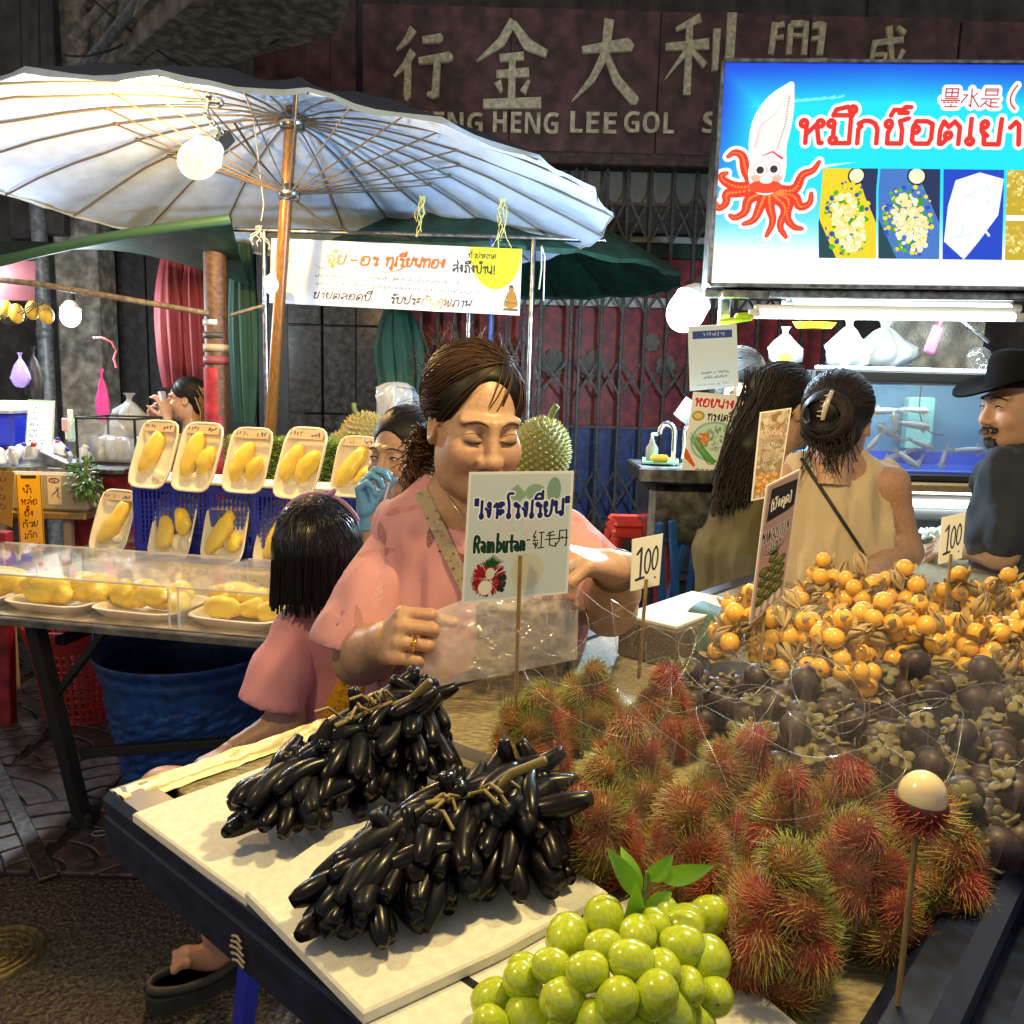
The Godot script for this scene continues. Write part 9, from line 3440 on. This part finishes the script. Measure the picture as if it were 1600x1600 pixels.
func beige_woman() -> void:
	rng.seed = 260
	var d := 2.12
	var t := thing("person", "woman seen from behind in a beige sleeveless top, dark hair in a clipped bun", "person", Z(1310, 900, d) * Vector3(1, 0, 1))
	var T := turned(Z(1308, 660, d), PI - 0.45, 0.16, 0.0, 0.97)
	var mb := MB.new()
	head(mb, T, 0.006, 0.0, false)
	var S1 := Z(1244, 752, d)
	var S2 := Z(1386, 758, d - 0.02)
	var E := Z(1412, 862, d - 0.02)
	field([[[T * Vector3(0, -0.1, -0.02), Z(1310, 735, d), Z(1308, 850, d)], [0.05, 0.06, 0.10]], [[S1, Z(1310, 738, d), S2], [0.048, 0.05, 0.048]], [[S2, E], [0.050, 0.042]], [[E, Z(1350, 905, d - 0.2)], [0.04, 0.03]], [[S1, Z(1232, 870, d + 0.05)], [0.048, 0.04]]], 0.011, 0.03).mesh(mb.tint(Color(0.95, 0.90, 0.86)))
	skin_part(t, mb)
	var tor := field([[[Z(1310, 775, d), Z(1306, 870, d), Z(1306, 1010, d)], [0.095, 0.115, 0.13]], [[Z(1262, 790, d), Z(1254, 900, d)], [0.07, 0.085]], [[Z(1356, 790, d), Z(1362, 900, d)], [0.07, 0.08]], [[Z(1256, 742, d), Z(1310, 730, d + 0.02), Z(1372, 746, d)], [0.056, 0.052, 0.054]]], 0.011, 0.04)
	cloth(t, "beige_top", tor, mat(0.52, 0.41, 0.265, 0.85, {"rim": 0.3, "bump": M.grit, "depth": 0.03, "tri": 30.0}), 41, 0.019, Vector3(13, 3, 13))
	cap_hair(t, T, Color(0.010, 0.008, 0.009), Color(0.032, 0.022, 0.024), Vector3(0.01, 0.0, -0.125), 320, func(h: Fld) -> void:
		h.ell(Vector3(0.01, 0.02, -0.115), Vector3(0.052, 0.045, 0.036), 0.015)
		h.ell(Vector3(0.02, -0.04, -0.100), Vector3(0.058, 0.035, 0.036), 0.02), Vector3(0.088, 0.092, 0.102))
	var hm := MB.new()
	for i in 170:      # the bun is wound round its middle
		var b := T * Vector3(0.012, -0.004, -0.112)
		var r := rr(0.75, 1.03)
		var a0 := rr(0, TAU)
		var ax := Vector3(0.3, rr(-0.4, 0.4), -1).normalized()
		var e := ax.cross(Vector3.UP).normalized()
		var path := []
		for j in 9:
			var v := (e * cos(a0 + j * 0.22) + ax.cross(e) * sin(a0 + j * 0.22)) * r + ax * sqrt(maxf(0.0, 1.06 - r * r))
			path.append(b + T.basis * (v * Vector3(0.064, 0.068, 0.052)))
		hm.tint(Color(0.006, 0.005, 0.006).lerp(Color(0.03, 0.02, 0.022), rng.randf()))
		hm.tube(path, 0.0016, 4, false)
	for i in 90:
		var p := T * Vector3(rr(-0.055, 0.06), rr(-0.06, 0.0), rr(-0.135, -0.1))
		hm.tint(Color(0.008, 0.007, 0.008).lerp(Color(0.035, 0.024, 0.024), rng.randf()))
		hm.tube([p, p + Vector3(rr(-0.012, 0.012), -0.035, 0.012), p + Vector3(rr(-0.03, 0.03), -rr(0.05, 0.10), rr(-0.005, 0.02))], 0.0012, 4, false)
	obj("loose_hair", hm, M.hairv, t, Transform3D(Basis(), -t.position))
	mb = MB.new()
	mb.T = T
	mb.tube([Vector3(0.005, 0.058, -0.148), Vector3(0.016, 0.02, -0.158), Vector3(0.022, -0.014, -0.148)], [0.005, 0.008, 0.005], 8)
	for i in 5:
		mb.tube([Vector3(0.012 + 0.002 * i, 0.045 - 0.013 * i, -0.154), Vector3(0.036, 0.043 - 0.012 * i, -0.142)], 0.0022, 5)
	obj("hair_clip", mb, mat(0.42, 0.36, 0.30, 0.25, {"coat": 0.6}), t, Transform3D(Basis(), -t.position))
	var sp := []
	for i in 12:
		var u := i / 11.0
		var px := lerpf(1252, 1352, u)
		var py := lerpf(716, 868, u)
		var q := tor.hit(Z(px, py, 1.8), (Z(px, py, 2.4) - Z(px, py, 1.8)).normalized(), 0.5)
		sp.append(q + (EYE - q).normalized() * 0.004)
	mb = MB.new()
	mb.tube(sp, 0.0042, 6)
	obj("black_strap", mb, M.black, t, Transform3D(Basis(), -t.position))
	mb = MB.new()
	mb.T = T
	for s in [-1.0, 1.0]:
		mb.tube([Vector3(s * 0.084, 0.006, -0.01), Vector3(s * 0.07, 0.002, 0.085), Vector3(s * 0.012, 0.0, 0.105)], 0.0016, 6)
	obj("glasses", mb, mat(0.5, 0.5, 0.5, 0.25, {"metal": 0.7}), t, Transform3D(Basis(), -t.position))

func hat_man() -> void:
	rng.seed = 270
	var d := 2.3
	var t := thing("person", "man with a goatee in a black brimmed hat and navy shirt, right edge", "person", Z(1590, 900, d) * Vector3(1, 0, 1))
	var T := turned(Z(1593, 634, d), -1.48, 0.06, 0.0, 1.0)
	var mb := MB.new()
	var f := head(mb, T, 0.0048, 0.0, false, true)
	var S := Z(1578, 742, d - 0.05)
	var E := Z(1562, 862, d - 0.1)
	var W := Z(1512, 858, d - 0.02)
	field([[[T * Vector3(0, -0.1, -0.02), Z(1612, 720, d), Z(1616, 850, d)], [0.055, 0.07, 0.12]], [[S, E], [0.052, 0.045]], [[E, W], [0.043, 0.030]]], 0.012, 0.03).mesh(mb.tint(Color(1, 1, 1)))
	var y := (W - E).normalized()
	var z := Vector3(0.1, -0.6, -0.7)
	z = (z - y * z.dot(y)).normalized()
	hand(mb, Transform3D(Basis(y.cross(z), y, z), W), -1.0, [[0.4, 0.6, 0.4], [0.5, 0.6, 0.4], [0.5, 0.7, 0.4], [0.6, 0.7, 0.4]], 0.0045)
	skin_part(t, mb, "body", mat(0.46, 0.27, 0.18, 0.55, {"sss": 0.1, "vc": true}))
	face_marks(t, f, T, false, Color(0.02, 0.012, 0.01), 1.4)
	# beard and short hair as many small bristles on a dark base
	var hm := MB.new()
	for i in 1500:
		var p := Vector3()
		var kind := i % 3
		if kind == 0:
			p = Vector3(rr(-0.030, 0.030), rr(-0.062, -0.053) - 0.006 * rng.randf(), 0.12)
		elif kind == 1:
			p = Vector3(rr(-0.024, 0.024), rr(-0.112, -0.085), 0.12)
		else:
			p = Vector3(0, 0, 0)
		var q: Vector3
		var n := Vector3(0, -0.6, 0.8)
		if kind < 2:
			q = f.hit(p, Vector3(0, 0, -1), 0.1)
		else:
			var a := rr(1.35, 4.95)
			var yy := rr(-0.06, 0.04)
			var dir := Vector3(sin(a), 0, cos(a))
			q = f.hit(Vector3(0, yy, -0.02) + dir * 0.13, -dir, 0.13)
			n = (dir + Vector3(0, -1.2, 0)).normalized()
		hm.tint(Color(0.010, 0.007, 0.006).lerp(Color(0.04, 0.026, 0.02), rng.randf()))
		hm.tube([T * q, T * (q + n * 0.004), T * (q + n * 0.007 + Vector3(0, -0.003, 0))], 0.0008, 4, false)
	obj("beard_hair", hm, M.hairv, t, Transform3D(Basis(), -t.position))
	var tor := field([[[Z(1616, 780, d), Z(1612, 880, d), Z(1612, 1020, d)], [0.13, 0.14, 0.14]], [[S, Z(1620, 715, d)], [0.07, 0.07]], [[S, Z(1566, 815, d - 0.08), Z(1562, 836, d - 0.09)], [0.07, 0.072, 0.074]]], 0.012, 0.05)
	cloth(t, "navy_shirt", tor, mat(0.022, 0.026, 0.042, 0.85, {"rim": 0.3}), 51, 0.018, Vector3(9, 5, 9))
	var hat := thing("black_hat", "black wide brimmed hat worn by the man at the right edge", "hat", T * Vector3(0, 0.055, -0.01))
	var hb := T.basis
	var rows := []
	for i in 7:
		var u := i / 6.0
		var row := PackedVector3Array()
		for j in 40:
			var a := TAU * j / 40
			var r := lerpf(0.165, 0.088, u)
			var yy := 0.030 * pow(absf(sin(a)), 2.0) * (1.0 - u) - 0.022 * pow(absf(cos(a)), 2.0) * (1.0 - u)
			row.append(hb * Vector3(sin(a) * r * 0.86, yy, cos(a) * r * 1.12))
		rows.append(row)
	var under := rows.duplicate(true)
	for i in under.size():
		for j in under[i].size():
			under[i][j] -= hb.y * 0.005
	under.reverse()
	mb = MB.new()
	mb.grid(under, true)
	mb.grid(rows, true)
	obj("brim", mb, mat(0.008, 0.008, 0.009, 0.9, {"spec": 0.2}), hat)
	mb = MB.new()
	rows = []
	for q in [[0.090, 0.0], [0.088, 0.03], [0.083, 0.065], [0.074, 0.085], [0.055, 0.092], [0.03, 0.082], [0.0, 0.076]]:
		var row := PackedVector3Array()
		for j in 40:
			var a := TAU * j / 40
			row.append(hb * Vector3(sin(a) * q[0] * 0.88, q[1] + (0.008 * cos(a) if q[1] > 0.06 else 0.0), cos(a) * q[0] * 1.14))
		rows.append(row)
	mb.grid(rows, true)
	obj("crown", mb, mat(0.009, 0.009, 0.010, 0.9, {"spec": 0.2}), hat)
	for k in 2:
		mb = MB.new()
		var q := hb * Vector3(0.062 - 0.02 * k, 0.052, 0.05 - 0.05 * k) * 1.0
		mb.ball(hb * Vector3(-0.076, 0.055, 0.02 - 0.04 * k), Vector3.ONE * 0.0035, 8, 6)
		mb.ball(hb * Vector3(0.076, 0.055, 0.02 - 0.04 * k), Vector3.ONE * 0.0035, 8, 6)
		obj("eyelet", mb, M.chrome, hat)

func seller() -> void:
	rng.seed = 280
	var d := 3.05
	var t := thing("person", "seller mostly hidden behind the white poster and the long haired woman", "person", Z(1160, 760, d) * Vector3(1, 0, 1))
	var T := turned(Z(1160, 600, d), 0.9, 0.25, 0.0, 0.98)
	var mb := MB.new()
	var f := head(mb, T, 0.0065, 0.0, false, true)
	field([[[T * Vector3(0, -0.1, -0.02), Z(1158, 690, d), Z(1158, 800, d)], [0.055, 0.07, 0.12]]], 0.014, 0.03).mesh(mb.tint(Color(1, 1, 1)))
	skin_part(t, mb)
	face_marks(t, f, T, false, Color(0.02, 0.012, 0.01))
	cap_hair(t, T, Color(0.010, 0.008, 0.008), Color(0.03, 0.02, 0.016), Vector3(0.0, -0.02, -0.11), 160, func(_h: Fld) -> void: pass)
	cloth(t, "dark_shirt", field([[[Z(1158, 740, d), Z(1158, 900, d)], [0.12, 0.14]], [[Z(1110, 715, d), Z(1210, 715, d)], [0.06, 0.06]]], 0.015, 0.04), mat(0.03, 0.03, 0.035, 0.8))
